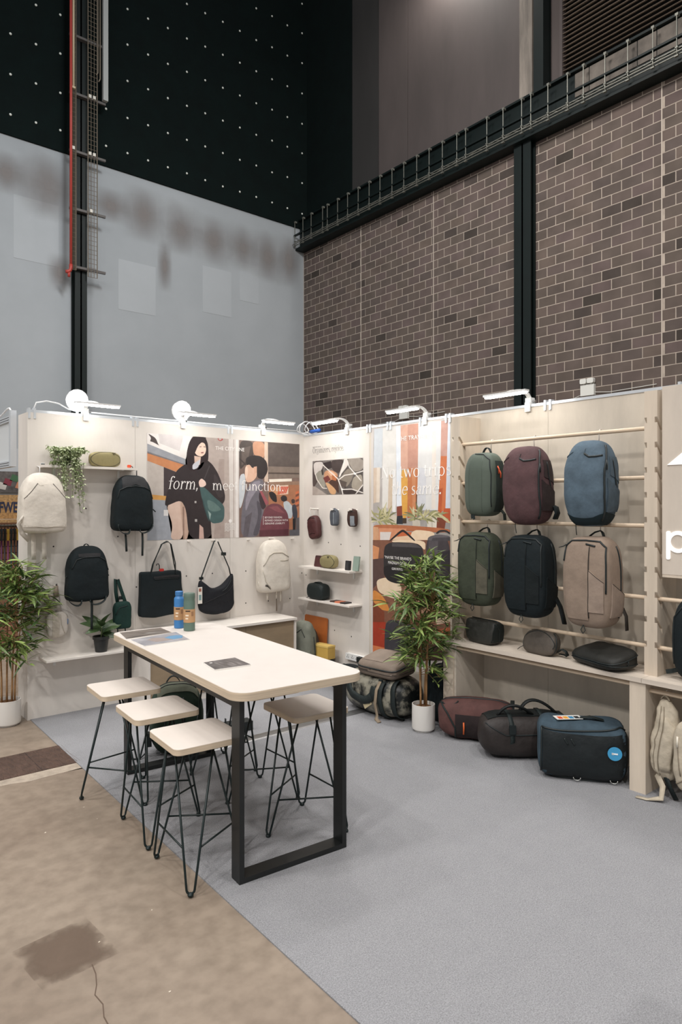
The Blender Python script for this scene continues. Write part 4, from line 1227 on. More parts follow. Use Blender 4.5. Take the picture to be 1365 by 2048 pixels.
b.line(b.front, [(-0.72, 0.55), (-0.7, 0.1), (-0.6, -0.5)], 0.003, 0.002).build('pocket_zip', bg2, t, True)
q = b.front(-0.72, 0.55, 0.006)
MB().tube([q, q + Vector((0, -0.004, -0.06))], 0.006, 6).build('zip_pull', M('cream_pull', (224, 216, 200), 0.5), t, True)
b.line(b.front, [(-0.9, -0.8), (-0.3, -0.5)], 0.004, 0.002).build('compression_cord', bg2, t, True)
handle(t, b.top(-0.5, 0.0), b.top(0.4, 0.0), 0.06, 0.025, bg2)
hook(t, 0.44, 0.0, 0.62 - 0.09 - 0.44)
t = thing('backpack', 'black bag on the carpet under the hanging beige backpacks', 'backpack', (-0.13, -4.28, 0.006), FB)
b = Bag(0.30, 0.20, 0.08, 4, 3, 0.006, 9, 57)
b.shell(10).build('body', bk[0], t, True)
b.line(b.front, [(-0.8, 0), (0.8, 0)], 0.004, 0.002).build('zip', m_zip, t, True)
# ================================================================ bags hung on the back wall
cream = fabric('cream_canvas', (218, 210, 198), dark=0.08, bump=0.4)
cream2 = fabric('cream_trim', (190, 181, 167), dark=0.1)
def strap_u(t, p0, p1, drop, mat, w=0.022, name='shoulder_strap', out=0.0):
    a, b = Vector(p0), Vector(p1)
    return MB().ribbon(bez(a, a + Vector((-0.01, out, -drop)), b + Vector((0.01, out, -drop)), b, 10), (0, 1, 0.3), w, 0.005).build(name, mat, t, True)
def tail(t, p, L, mat, w=0.018, sway=0.01):
    x, y, z = p
    return MB().ribbon([(x, y, z), (x + sway * 0.3, y - 0.004, z - L * 0.35), (x + sway * 0.7, y - 0.002, z - L * 0.7), (x + sway, y, z - L)], (1, 0, 0), w, 0.003).build('strap_tail', mat, t, True)

def day_pack(name, label, x, ztop, zbot, W, D, mats, seed, hang, tilt=0.0, y=-0.02):
    H = ztop - zbot
    t = thing(name, label, 'backpack', (x, y - D / 2, zbot), 0)
    t.rotation_euler = (0, tilt, 0)
    m, m2 = mats
    def df(q, s):
        v = q.z / s.C
        q = Vector((q.x * (0.985 - 0.07 * v - 0.10 * max(0, v) ** 2), q.y * (1 - 0.35 * max(0, v) ** 2), q.z))
        return q
    b = Bag(W, D, H, 4.5, 3.2, 0.006, 8, seed, df, nb=8)
    b.shell(16).build('body', m, t, True)
    return t, b, H
t, b, H = day_pack('day_backpack', 'black backpack hanging under the right end of the upper shelf', -1.945, 2.0, 1.515, 0.345, 0.18, (bk[0], bk[1]), 61, 0)
mblk2 = fabric('black_hood', (40, 40, 42), rough=0.7)
b.patch(b.front, -0.72, 0.72, lambda u: 0.66 - 0.22 * abs(u), 0.94, 0.004, 14, 6).build('hood_panel', mblk2, t, 50)
b.line(b.front, [(-0.93, 0.15), (-0.85, 0.45), (-0.5, 0.56), (0, 0.60), (0.5, 0.56), (0.85, 0.45), (0.93, 0.15)], 0.004, 0.003).build('main_zip', m_zip, t, True)
p0, p1 = b.front(-0.86, -0.75), b.front(-0.3, -0.94)
strap_u(t, p0, p1, 0.075, m_web)
p2, p3 = b.front(0.2, -0.94), b.front(0.86, -0.75)
strap_u(t, p2, p3, 0.065, m_web)
tail(t, (p1.x - 0.03, p1.y + 0.02, p1.z - 0.03), 0.16, m_web)
tail(t, (p2.x + 0.03, p2.y + 0.02, p2.z - 0.03), 0.20, m_web, sway=0.0)
q = b.side(-0.2, -0.2, 0.002)
MB().tube([q, q + Vector((0.02, 0, -0.015)), q + Vector((0.035, 0, -0.03))], 0.005, 6).build('side_pull', m_web, t, True)
MB().tube([(0.05, 0.02, H - 0.01), (0.05, 0.02, H + 0.05), (0.035, 0.03, H + 0.06), (0.02, 0.06, H + 0.06)], 0.004, 6).build('hanger_hook', m_zip, t, True)
t, b, H = day_pack('day_backpack', 'black backpack hanging between the two shelves on the back wall', -2.335, 1.398, 0.945, 0.335, 0.17, (bk[0], bk[1]), 64, 0)
b.patch(b.front, -0.6, 0.6, 0.62, lambda u: 0.74 - 0.05 * u * u, 0.003, 12, 4).build('top_flap', mblk2, t, 50)
b.line(b.front, [(-0.9, 0.2), (-0.7, 0.52), (-0.3, 0.60), (0.5, 0.60), (0.85, 0.45), (0.93, 0.1)], 0.004, 0.003).build('main_zip', m_zip, t, True)
handle(t, b.top(-0.15, 0.3), b.top(0.15, 0.3), 0.02, 0.015)
p0, p1 = b.front(-0.9, -0.7), b.front(-0.4, -0.93)
strap_u(t, (p0.x - 0.01, p0.y + 0.05, p0.z), p1, 0.09, m_web)
p2, p3 = b.front(0.0, -0.95), b.front(0.75, -0.85)
strap_u(t, p2, p3, 0.07, m_web)
tail(t, (p2.x + 0.02, p2.y + 0.02, p2.z), 0.25, m_web, 0.02, 0.0)
for s in (-1, 1):
    q = b.side(-0.2, -0.05, 0.002, s)
    MB().tube([q, q + Vector((s * 0.012, 0, -0.02))], 0.004, 6).build('side_pull', m_web, t, True)
t, b, H = day_pack('roll_backpack', 'cream backpack hanging over the left end of the back wall', -2.70, 1.995, 1.52, 0.34, 0.22, (cream, cream2), 67, 0)
b.patch(b.front, -0.9, 0.9, -0.8, lambda u: 0.62 - 0.75 * max(0, abs(u) - 0.35), 0.006, 16, 12).build('front_flap', cream, t, 50)
mz2 = M('dark_seam', (74, 66, 60), 0.6)
b.line(b.front, [(-0.92, 0.12), (-0.38, 0.63)], 0.003, 0.005).build('shoulder_zip', mz2, t, True)
b.line(b.front, [(0.38, 0.63), (0.92, 0.15)], 0.003, 0.005).build('shoulder_zip', mz2, t, True)
b.line(b.front, [(-0.38, 0.63), (-0.28, 0.55), (-0.1, 0.56)], 0.003, 0.004).build('gusset', cream2, t, True)
b.line(b.front, [(-0.88, -0.75), (0, -0.82), (0.88, -0.75)], 0.003, 0.004).build('base_seam', cream2, t, True)
p0 = b.front(-0.92, -0.45)
MB().ribbon([p0, p0 + Vector((-0.035, 0.01, -0.06)), p0 + Vector((-0.01, 0.02, -0.13)), p0 + Vector((0.05, 0.04, -0.19))], (0.5, 0, 0.6), 0.035, 0.005).build('shoulder_strap', cream, t, True)
for (u, L) in ((-0.35, 0.24), (0.1, 0.24)):
    q = b.front(u, -0.9)
    tail(t, (q.x, q.y + 0.12, q.z), L, cream, 0.035, 0.005)
MB().tube([(0, 0.06, H - 0.02), (0, 0.06, H + 0.05), (0, 0.13, H + 0.06)], 0.004, 6).build('hanger_hook', m_whitep, t, True)
t, b, H = day_pack('day_backpack', 'cream backpack hanging on the back wall nearest the corner', -0.462, 1.392, 0.87, 0.345, 0.18, (cream, cream2), 70, 0, math.radians(-2))
b.line(b.front, [(-0.93, 0.05), (-0.6, 0.42), (-0.25, 0.52), (0.4, 0.50), (0.92, 0.30)], 0.004, 0.003).build('main_zip', cream2, t, True)
b.line(b.front, [(0.2, 0.2), (0.5, 0.18), (0.85, 0.2)], 0.003, 0.003).build('pocket_zip', cream2, t, True)
b.line(b.front, [(-0.95, -0.1), (-0.8, -0.55), (-0.5, -0.85)], 0.003, 0.003).build('side_seam', cream2, t, True)
q = b.front(-0.82, -0.68)
MB().ribbon([q, q + Vector((0.03, -0.006, -0.012)), q + Vector((0.06, -0.004, -0.04))], (0, 0, 1), 0.02, 0.004).build('dark_tab', M('tab_dark', (60, 52, 48), 0.6), t, True)
for u in (-0.5, 0.1, 0.4):
    q = b.front(u, -0.9)
    tail(t, (q.x, q.y + 0.06, q.z), 0.10 if u < 0.2 else 0.13, cream, 0.02, 0.0)
q = b.side(0.0, -0.55, 0.0, -1)
strap_u(t, q, q + Vector((0.02, -0.02, -0.07)), 0.05, cream, 0.02)
q = b.front(0.15, -0.93)
MB().ribbon([(q.x, q.y + 0.08, q.z), (q.x, q.y + 0.075, q.z - 0.12), (q.x, q.y + 0.08, q.z - 0.22)], (1, 0, 0), 0.012, 0.002).build('thin_strap', M('thin_dark', (120, 108, 96), 0.6), t, True)

# clear-white sling, dark green sling
t = thing('small_sling', 'white sling bag hanging low at the left of the back wall', 'sling bag', (-2.56, -0.055, 0.655), 0)
wht = fabric('white_nylon', (208, 200, 190), dark=0.1)
b = Bag(0.17, 0.07, 0.21, 3.4, 3.4, 0.006, 14, 73)
b.shell(10).build('body', wht, t, True)
b.patch(b.front, -0.55, 0.1, -0.9, 0.9, 0.004, 6, 8).build('front_panel', cream2, t, 50)
b.line(b.front, [(0.2, 0.8), (0.25, 0.1), (0.6, -0.7)], 0.003, 0.002).build('seam', cream2, t, True)
b.line(b.front, [(0.85, 0.4), (0.88, 0.0)], 0.005, 0.003).build('blue_tab', M('tab_blue', (110, 130, 160), 0.6), t, True)
MB().ribbon([(-0.03, 0.0, 0.2), (-0.045, 0.02, 0.30), (-0.03, 0.035, 0.42), (-0.005, 0.035, 0.43), (0.0, 0.02, 0.34), (0.02, 0.0, 0.2)], (1, 0, 0), 0.034, 0.004).build('strap', wht, t, True)
MB().ribbon([(-0.006, 0.012, 0.42), (0.0, 0.012, 0.33)], (1, 0, 0), 0.036, 0.004).build('strap_webbing', M('greige_webbing', (150, 134, 118), 0.7), t, True)
t = thing('small_sling', 'dark green sling bag hanging between the leafy plant and the tote', 'sling bag', (-2.02, -0.075, 0.668), 0)
gnn = fabric('forest_nylon', (20, 54, 48))
b = Bag(0.155, 0.08, 0.235, 4, 4.5, 0.004, 12, 75, taper_top(0.1), nb=7)
b.shell(12).build('body', gnn, t, True)
b.line(b.front, [(-0.9, 0.1), (-0.5, 0.6), (0.4, 0.7)], 0.003, 0.002).build('zip', m_zip, t, True)
MB().ribbon([(-0.03, 0.02, 0.20), (-0.045, 0.03, 0.32), (-0.035, 0.06, 0.425), (-0.015, 0.06, 0.42), (0.0, 0.03, 0.34), (0.02, 0.0, 0.25), (0.03, 0.0, 0.215)], (1, 0, 0), 0.03, 0.004).build('strap', gnn, t, True)
MB().box((0.0, 0.015, 0.265), (0.045, 0.012, 0.03)).build('buckle', m_zip, t)
for u in (-0.6, 0.25):
    q = b.front(u, -0.93)
    tail(t, (q.x, q.y + 0.02, q.z), 0.06, m_web, 0.01, 0.003)

# tote
t = thing('tote_bag', 'black tote bag with two long handles on the back wall', 'tote bag', (-1.655, -0.055, 0.74), 0)
b = Bag(0.40, 0.085, 0.40, 6, 26, 0.006, 7, 77, lambda q, s: Vector((q.x * (1 - 0.03 * q.z / s.C), q.y, q.z + 0.006 * math.sin(q.x * 22) * (1 if q.z < 0 else 0.4))))
b.shell(16).build('body', bk[0], t, True)
b.patch(b.front, -0.45, 0.85, 0.72, 0.82, 0.004, 10, 3).build('pocket_band', mblk2, t, 50)
b.line(b.front, [(-0.4, 0.69), (0.82, 0.67)], 0.003, 0.003).build('pocket_zip', m_zip, t, True)
for (y, k) in ((-0.03, 0.0), (0.02, 0.03)):
    a = [(-0.115 + k, y, 0.37), (-0.09 + k, y, 0.47), (0.0, -0.02 + y * 0.2, 0.645), (0.05, -0.025 + y * 0.2, 0.672), (0.09, -0.02 + y * 0.2, 0.645), (0.13 + k * 0.3, y, 0.47), (0.13 + k, y, 0.37)]
    MB().ribbon(a, (0.3, 1, 0), 0.032, 0.005).build('handle', m_web, t, True)
mredt = M('red_tag', (196, 52, 44), 0.5)
MB().prism(rounded(-0.025, 0.02, 0.40, 0.425, 0.01, 4), lambda a, c: (a + 0.01, 0.0, c), lambda a, c: (a + 0.01, -0.006, c)).build('red_tag', mredt, t)
MB().tube([(-0.01, 0, 0.41), (-0.012, 0, 0.455), (-0.02, 0, 0.47), (-0.035, 0, 0.468), (-0.04, 0, 0.455)], 0.004, 6).build('hook', m_zip, t, True)
q = b.side(0, 0.4)
tail(t, (q.x, q.y, q.z), 0.09, m_web, 0.008, 0.02)

# crossbody
t = thing('crossbody_bag', 'black slouchy crossbody bag with a white swing tag', 'shoulder bag', (-1.09, -0.06, 0.70), 0)
def hob(q, s):
    u, v = q.x / s.A, q.z / s.C
    if v > 0:
        q = Vector((q.x * (1 - 0.02 * v), q.y, q.z + 0.12 * v * (abs(u) ** 2.2) - 0.05 * v * (1 - u * u)))
    else:
        q = Vector((q.x * (1 - 0.08 * v * v), q.y, q.z + 0.03 * (abs(u) ** 2.5) * (-v)))
    q.z += 0.02 * u * (1 if v > 0 else 0)
    return q
b = Bag(0.385, 0.10, 0.295, 3.0, 6.0, 0.008, 9, 79, hob, nb=6)
b.shell(18).build('body', fabric('ink_nylon', (24, 26, 32)), t, True)
b.line(b.front, [(0.2, 0.62), (0.5, 0.72), (0.75, 0.82)], 0.003, 0.002).build('front_zip', m_zip, t, True)
b.line(b.front, [(-0.9, -0.3), (0, 0.25), (0.9, 0.45)], 0.0025, 0.001).build('fold_seam', mblk2, t, True)
L0, R0 = b.top(-0.9, 0.0), b.top(0.9, 0.0)
MB().ribbon([L0 + Vector((0.005, 0, -0.03)), L0 + Vector((0.015, 0, 0.04)), (-0.03, -0.012, 0.69), (-0.01, -0.015, 0.712), (0.012, -0.012, 0.69), R0 + Vector((-0.03, 0, 0.06)), R0 + Vector((-0.008, 0, -0.03))], (0.3, 1, 0), 0.034, 0.005).build('shoulder_strap', m_web, t, True)
MB().box(L0 + Vector((0.01, 0, 0.02)), (0.04, 0.014, 0.025)).build('buckle', m_zip, t)
MB().box(((R0.x - 0.03 + 0.012) / 2 + 0.005, 0, 0.57), (0.03, 0.045, 0.03)).build('slider', m_zip, t)
q = b.front(-0.92, 0.35, 0.01)
tg = MB().box((q.x - 0.012, q.y - 0.004, q.z - 0.02), (0.045, 0.002, 0.155)).build('swing_tag', M('tag_card2', (220, 216, 208), 0.5), t)
MB().box((q.x - 0.012, q.y - 0.0055, q.z - 0.04), (0.026, 0.001, 0.05)).build('tag_print', M('tag_teal', (120, 150, 150), 0.5), tg)
MB().box((q.x - 0.012, q.y - 0.0055, q.z + 0.03), (0.026, 0.001, 0.03)).build('tag_print', M('tag_rust', (150, 96, 80), 0.5), tg)

# pouches above / on the shelves
t = thing('zip_pouch', 'olive zip pouch standing on the upper left shelf', 'pouch', (-2.17, -0.065, 2.062), 0)
b = Bag(0.265, 0.075, 0.132, 4.5, 3.2, 0.002, 9, 81)
olp = fabric('olive_tan', (140, 130, 92), rough=0.7, dark=0.08)
b.shell(12).build('body', olp, t, True)
MB().tube([b.front(0.96 * math.cos(a), 0.94 * math.sin(a), -0.001) for a in [i * PI / 24 for i in range(48)]], 0.003, 5, closed=True).build('zip', M('olive_zip', (52, 48, 34), 0.6), t, True)
q = b.front(0.5, 0.75, 0.004)
MB().prism([(-0.018, 0.008), (0.018, 0.008), (0.0, -0.014)], lambda a, c: (q.x + a, q.y, q.z + c), lambda a, c: (q.x + a, q.y - 0.003, q.z + c)).build('zip_garage', M('olive_zip2', (88, 80, 54), 0.6), t)
t = thing('carabiner_tag', 'small orange tag clipped at the right end of the upper left shelf', 'tag', (-1.945, -0.06, 2.062), 0)
MB().prism(rounded(-0.025, 0.012, 0.004, 0.03, 0.01, 4), lambda a, c: (a, 0, c), lambda a, c: (a, -0.006, c)).build('tag', M('orange_red', (214, 84, 52), 0.5), t)
MB().tube([(0.0, -0.003, 0.01), (0.018, -0.003, 0.016), (0.025, -0.003, 0.008), (0.025, -0.003, -0.0)], 0.004, 6).build('clip', m_zip, t, True)
t = thing('wall_clip', 'small black clip at the left end of the upper left shelf', 'clip', (-2.67, -0.04, 2.062), 0)
MB().b2(-0.014, 0.014, -0.006, 0.006, 0, 0.02).build('jaw', m_whitep, t)
MB().b2(-0.014, 0.016, -0.009, -0.006, 0.006, 0.012).build('spring_bar', m_zip, t)

# ================================================================ small goods on the right wall
def hang_pouch(label, y, ztop, zbot, W, D, mats, tilt, seed, split=False):
    H = ztop - zbot
    t = thing('hanging_pouch', label, 'pouch', (-0.05, y, zbot), FB, 'pouches hung on pegs')
    t.rotation_euler = (0, tilt, FB)
    b = Bag(W, D, H, 4, 4, 0.005, 14, seed, taper_top(0.12))
    b.shell(12).build('body', mats[0], t, True)
    if split:
        b.patch(b.front, 0.05, 0.9, -0.85, 0.25 if mats[1] is not mats[0] else 0.6, 0.005, 6, 8).build('front_pocket', mats[1], t, 50)
    b.line(b.front, [(-0.8, 0.7), (0, 0.86), (0.8, 0.7)], 0.003, 0.002).build('top_zip', m_zip, t, True)
    return t, b, H
wine = fabric('wine_nylon', (84, 46, 46), rough=0.6)
t, b, H = hang_pouch('tilted wine-coloured pouch hanging from the left peg on the right wall', -0.275, 1.635, 1.395, 0.165, 0.085, (wine, wine), math.radians(-12), 83)
b.line(b.front, [(-0.6, -0.55), (0, -0.45), (0.6, -0.55)], 0.005, 0.003).build('lower_fold', wine, t, True)
MB().tube([(-0.02, 0.0, H - 0.01), (-0.045, 0.0, H + 0.06), (-0.045, -0.0, H + 0.075)], 0.0025, 5).build('hang_cord', m_whitep, t, True)
MB().tube([(0.03, 0.0, H - 0.02), (0.03, 0.0, H + 0.06)], 0.0025, 5).build('hang_cord', m_whitep, t, True)
gb = fabric('grey_blue_nylon', (96, 100, 108))
gl = fabric('pale_grey_nylon', (150, 156, 162))
t, b, H = hang_pouch('grey-blue pouch hanging from the middle peg on the right wall', -0.58, 1.705, 1.535, 0.105, 0.055, (gb, gl), 0, 85)
b.line(b.front, [(0.35, -0.85), (0.35, 0.5)], 0.006, 0.002).build('pale_edge', gl, t, True)
MB().ribbon([(-0.02, 0, H - 0.02), (0.0, 0.0, H + 0.004), (0.02, 0, H - 0.02)], (0, 1, 0), 0.02, 0.004).build('loop', gb, t, True)
bn = fabric('brown_nylon', (74, 52, 46))
t, b, H = hang_pouch('small brown pouch with pale grey pocket on the right peg', -0.855, 1.70, 1.53, 0.115, 0.06, (bn, gl), 0, 87, True)
MB().ribbon([(-0.02, 0, H - 0.02), (0.0, 0.0, H + 0.004), (0.02, 0, H - 0.02)], (0, 1, 0), 0.02, 0.004).build('loop', bn, t, True)
def stand(name, label, y, W, H, D, m, lean, x=-0.085, r=0.015, seed=0, cat='wallet', z=1.112):
    t = thing(name, label, cat, (x, y, z), FB, 'small goods on the upper shelf by the corner')
    t.rotation_euler = (lean, 0, FB)
    MB().prism(rounded(-W / 2, W / 2, 0, H, r, 4), lambda a, c: (a, -D / 2, c), lambda a, c: (a, D / 2, c)).build('body', m, t, 40)
    return t
t = stand('wallet', 'wine-coloured flat wallet leaning behind the olive pouch', -0.36, 0.15, 0.115, 0.02, wine, math.radians(-12), x=-0.075)
MB().b2(-0.065, 0.065, -0.0125, -0.010, 0.10, 0.103).build('stitching', m_zip, t)
t = thing('zip_pouch', 'olive rounded pouch on the upper shelf by the corner', 'pouch', (-0.10, -0.555, 1.112), FB, 'small goods on the upper shelf by the corner')
b = Bag(0.235, 0.09, 0.135, 4.2, 3.2, 0.002, 9, 91, taper_top(0.15))
b.shell(12).build('body', olp, t, True)
MB().tube([b.front(0.97 * math.cos(a), 0.95 * math.sin(a), -0.001) for a in [i * PI / 24 for i in range(48)]], 0.003, 5, closed=True).build('zip', MATS['olive_zip'], t, True)
q = b.front(0.3, 0.7, 0.004)
MB().prism([(-0.016, 0.008), (0.016, 0.008), (0.0, -0.014)], lambda a, c: (q.x + a, q.y, q.z + c), lambda a, c: (q.x + a, q.y - 0.003, q.z + c)).build('zip_garage', MATS['olive_zip'], t)
t = stand('card_case', 'small black case on the upper shelf by the corner', -0.825, 0.055, 0.092, 0.03, M('case_black', (34, 34, 36), 0.5), math.radians(-6), r=0.008, cat='case')
MB().b2(-0.02, 0.02, -0.0165, -0.015, 0.02, 0.07).build('front_panel', M('case_panel', (48, 48, 50), 0.6), t)
t = stand('notebook', 'sage green notebook standing at the right end of the upper shelf', -0.935, 0.082, 0.14, 0.016, M('sage_cover', (138, 156, 144), 0.6, var=(6, 0.06)), math.radians(-8), x=-0.08, r=0.004, cat='notebook')
MB().b2(-0.039, 0.040, -0.006, 0.006, 0.003, 0.1375).build('pages', M('paper', (226, 222, 212), 0.7), t)
t = thing('camera_cube', 'black rounded camera cube on the lower shelf', 'camera bag', (-0.095, -0.375, 0.786), FB)
b = Bag(0.265, 0.13, 0.165, 5, 4, 0.002, 9, 93, taper_top(0.06))
b.shell(14).build('body', fabric('cube_black', (26, 36, 36), rough=0.6, dark=0.1), t, True)
MB().tube([b.front(0.93 * math.cos(a), 0.90 * math.sin(a), -0.001) for a in [i * PI / 24 for i in range(48)]], 0.003, 5, closed=True).build('zip', m_zip, t, True)
handle(t, b.top(-0.4, 0), b.top(0.4, 0), 0.012, 0.03)
q = b.front(-0.9, -0.8)
MB().ribbon([q, q + Vector((-0.02, -0.005, -0.012)), q + Vector((-0.035, -0.006, -0.014))], (0, 1, 0), 0.012, 0.004).build('side_tab', m_web, t, True)
for (y, c, lab) in ((-0.625, (66, 46, 42), 'dark brown slim wallet lying on the lower shelf'), (-0.70, (206, 118, 84), 'tan orange slim wallet lying between two dark ones on the lower shelf'), (-0.785, (40, 36, 36), 'black slim wallet lying at the right end of the lower shelf')):
    t = thing('slim_wallet', lab, 'wallet', (-0.075, y, 0.786), 0.12, 'slim wallets on the lower shelf')
    m = M('wallet_%d' % c[0], c, 0.5)
    slab(rounded(-0.05, 0.05, -0.035, 0.035, 0.006, 3), 0, 0.006).build('back_cover', m, t)
    slab(rounded(-0.049, 0.049, -0.034, 0.034, 0.006, 3), 0.0065, 0.012).build('front_cover', m, t)

# bags and boards behind the sideboard end
t = thing('backpack', 'sage grey backpack leaning in the corner beside the sideboard', 'backpack', (-0.235, -0.32, 0.006), FB)
t.rotation_euler = (math.radians(4), math.radians(3), FB + 0.25)
sg_n = fabric('sage_nylon', (122, 124, 112), dark=0.12)
b = Bag(0.27, 0.15, 0.58, 3.4, 3.2, 0.010, 9, 95, taper_top(0.2))
b.shell(14).build('body', sg_n, t, True)
b.line(b.front, [(-0.5, 0.3), (-0.3, 0.6), (0.1, 0.75), (0.5, 0.5)], 0.004, 0.003).build('main_zip', fabric('sage_dark', (60, 62, 56)), t, True)
b.line(b.side, [(0, -0.8), (0, 0.5)], 0.006, 0.003).build('side_zip', MATS['sage_dark'], t, True)
b.patch(b.front, 0.1, 0.9, -0.8, lambda u: -0.2 + 0.3 * u, 0.008, 6, 8).build('pocket', sg_n, t, 50)
t = thing('backpack', 'dark brown backpack leaning behind the sage one in the corner', 'backpack', (-0.125, -0.40, 0.02), FB)
t.rotation_euler = (0, math.radians(-20), FB)
b = Bag(0.22, 0.11, 0.50, 3.2, 3.0, 0.006, 9, 97)
b.shell(12).build('body', fabric('brown_grey_nylon', (72, 62, 54)), t, True)
b.line(b.front, [(0.6, -0.6), (0.7, 0.3), (0.3, 0.8)], 0.004, 0.002).build('zip', m_zip, t, True)
t = thing('leaning_board', 'orange-brown board leaning against the right wall in the corner', 'board', (-0.055, -0.245, 0.006), FB)
t.rotation_euler = (math.radians(-4), 0, FB)
MB().prism(rounded(-0.19, 0.19, 0, 0.585, 0.02, 4), lambda a, c: (a, -0.012, c), lambda a, c: (a, 0.0, c)).build('panel', M('orange_leather', (186, 104, 48), 0.55, var=(4, 0.12)), t, 40)
MB().prism(rounded(-0.186, 0.186, 0.004, 0.581, 0.018, 4), lambda a, c: (a, 0.0, c), lambda a, c: (a, 0.004, c)).build('backing', M('orange_back', (150, 88, 46), 0.6), t, 40)
t = thing('storage_bag', 'black soft bag on the floor under the yellow carton in the corner', 'bag', (-0.17, -0.56, 0.006), FB)
b = Bag(0.26, 0.2, 0.22, 4, 3.6, 0.005, 9, 99)
b.shell(10).build('body', bk[0], t, True)
b.line(b.front, [(-0.8, 0.5), (0.8, 0.5)], 0.004, 0.002).build('zip', m_zip, t, True)
t = thing('yellow_carton', 'small mustard yellow carton beside the orange board', 'box', (-0.14, -0.52, 0.226), FB + 0.1)
my = M('mustard_card', (206, 168, 84), 0.6, var=(5, 0.08))
MB().b2(-0.11, 0.11, -0.05, 0.05, 0.0, 0.11).build('tray', my, t)
MB().b2(-0.112, 0.112, -0.052, 0.052, 0.112, 0.13).build('lid', M('mustard_lid', (214, 182, 104), 0.6), t)
t = thing('power_strip', 'white four-gang power strip with a black plug low on the right wall', 'power strip', (0, -0.875, 0.235), FB)
MB().prism(rounded(-0.145, 0.145, 0, 0.06, 0.008, 3), lambda a, c: (a, -0.035, c), lambda a, c: (a, 0, c)).build('body', m_whitep, t, 40)
for k in range(4):
    m = MB()
    for (dx, dz) in ((0, 0.042), (-0.011, 0.024), (0.011, 0.024)):
        m.b2(-0.108 + k * 0.066 + dx - 0.003, -0.108 + k * 0.066 + dx + 0.003, -0.0365, -0.035, dz - 0.005, dz + 0.005)
    m.build('socket', m_dark, t)
MB().b2(0.065, 0.115, -0.075, -0.035, 0.008, 0.058).build('plug', m_zip, t)
MB().tube([(0.09, -0.06, 0.01), (0.088, -0.062, -0.05), (0.07, -0.05, -0.15), (0.08, -0.05, -0.215)], 0.004, 6).build('cord', m_zip, t, True)

# ================================================================ on and under the table
def flask(label, x, y, r, h, col, cap):
    t = thing('water_bottle', label, 'bottle', (x, y, 0.90), -0.5, 'water bottles on the table')
    m = M('flask_%d' % col[0], col, 0.4, var=(6, 0.05))
    MB().lathe([(0, 0), (r - 0.004, 0), (r, 0.004), (r, h * 0.78), (r * 0.95, h * 0.82), (r * 0.72 if cap else r * 0.99, h * 0.86), (r * 0.7 if cap else r, h * 0.89), (0, h * 0.89)], 28).build('body', m, t, 40)
    MB().lathe([(0, h * 0.89), (r * 0.78 if cap else r, h * 0.89), (r * 0.78 if cap else r, h * 0.99), (r * 0.7 if cap else r * 0.95, h), (0, h)], 28).build('lid', M('flask_lid_%d' % col[0], tuple(int(c * 0.92) for c in col), 0.45), t, 40)
    lb = MB().lathe([(r + 0.0002, h * 0.23), (r + 0.0012, h * 0.23), (r + 0.0012, h * 0.58), (r + 0.0002, h * 0.58)], 28)
    l = lb.build('paper_label', M('kraft_label', (196, 152, 108), 0.7, var=(8, 0.08)), t, 40)
    def strip(a0, a1, z0, z1, c, nm):
        m = MB()
        pts = [(math.radians(a0 + (a1 - a0) * i / 6)) for i in range(7)]
        rr = r + 0.0018
        vs = [(rr * math.cos(a), rr * math.sin(a), z) for z in (z0, z1) for a in pts]
        m.add(vs, [(i, i + 1, 8 + i, 7 + i) for i in range(6)])
        m.build('label_print', M(nm, c, 0.7), l)
    strip(-128, -80, h * 0.52, h * 0.55, (52, 40, 34), 'ink_dark')
    strip(-128, -95, h * 0.40, h * 0.44, (232, 214, 190), 'ink_pale')
    strip(-128, -100, h * 0.32, h * 0.36, (232, 214, 190), 'ink_pale')
    strip(-70, -45, h * 0.40, h * 0.52, (150, 112, 80), 'ink_mid')
flask('blue water bottle with a brown paper band standing on the table', -2.222, -1.565, 0.034, 0.25, (64, 126, 186), True)
flask('grey-green water bottle with a brown paper band in front of the blue one', -2.215, -1.70, 0.0375, 0.25, (96, 118, 106), False)
def printed(name, label, cat, pts, cols, scale, z=0.9, th=0.004):
    cx, cy = sum(p[0] for p in pts) / 4, sum(p[1] for p in pts) / 4
    t = thing(name, label, cat, (cx, cy, z), 0)
    pl = [(p[0] - cx, p[1] - cy) for p in pts]
    slab(pl, 0, th).build('pages', M('page_white', (232, 228, 222), 0.5), t)
    k = 0.985
    cm = bpy.data.materials.new(name + '_cover')
    cm.use_nodes = True
    nt = cm.node_tree
    bs = nt.nodes['Principled BSDF']; bs.inputs['Roughness'].default_value = 0.3
    tc = nt.nodes.new('ShaderNodeTexCoord'); mp = nt.nodes.new('ShaderNodeMapping'); mp.inputs['Scale'].default_value = scale
    ns = nt.nodes.new('ShaderNodeTexNoise'); ns.inputs['Scale'].default_value = 1.0; ns.inputs['Detail'].default_value = 5
    rp = nt.nodes.new('ShaderNodeValToRGB')
    for i, (p, c) in enumerate(cols):
        e = rp.color_ramp.elements[i] if i < 2 else rp.color_ramp.elements.new(p)
        e.position = p; e.color = lin(c)
    nt.links.new(tc.outputs['Object'], mp.inputs['Vector']); nt.links.new(mp.outputs['Vector'], ns.inputs['Vector'])
    nt.links.new(ns.outputs['Fac'], rp.inputs['Fac']); nt.links.new(rp.outputs['Color'], bs.inputs['Base Color'])
    slab([(a * k, b * k) for a, b in pl], th, th + 0.0008).build('cover', cm, t)
    return t
printed('magazine', 'open magazine with a dark landscape photograph at the far end of the table', 'magazine', [(-2.615, -1.50), (-2.665, -1.735), (-2.345, -1.712), (-2.326, -1.50)], ((0.35, (74, 68, 64)), (0.75, (206, 200, 194)), (0.5, (122, 112, 104)), (0.6, (92, 86, 82))), (3, 14, 1))
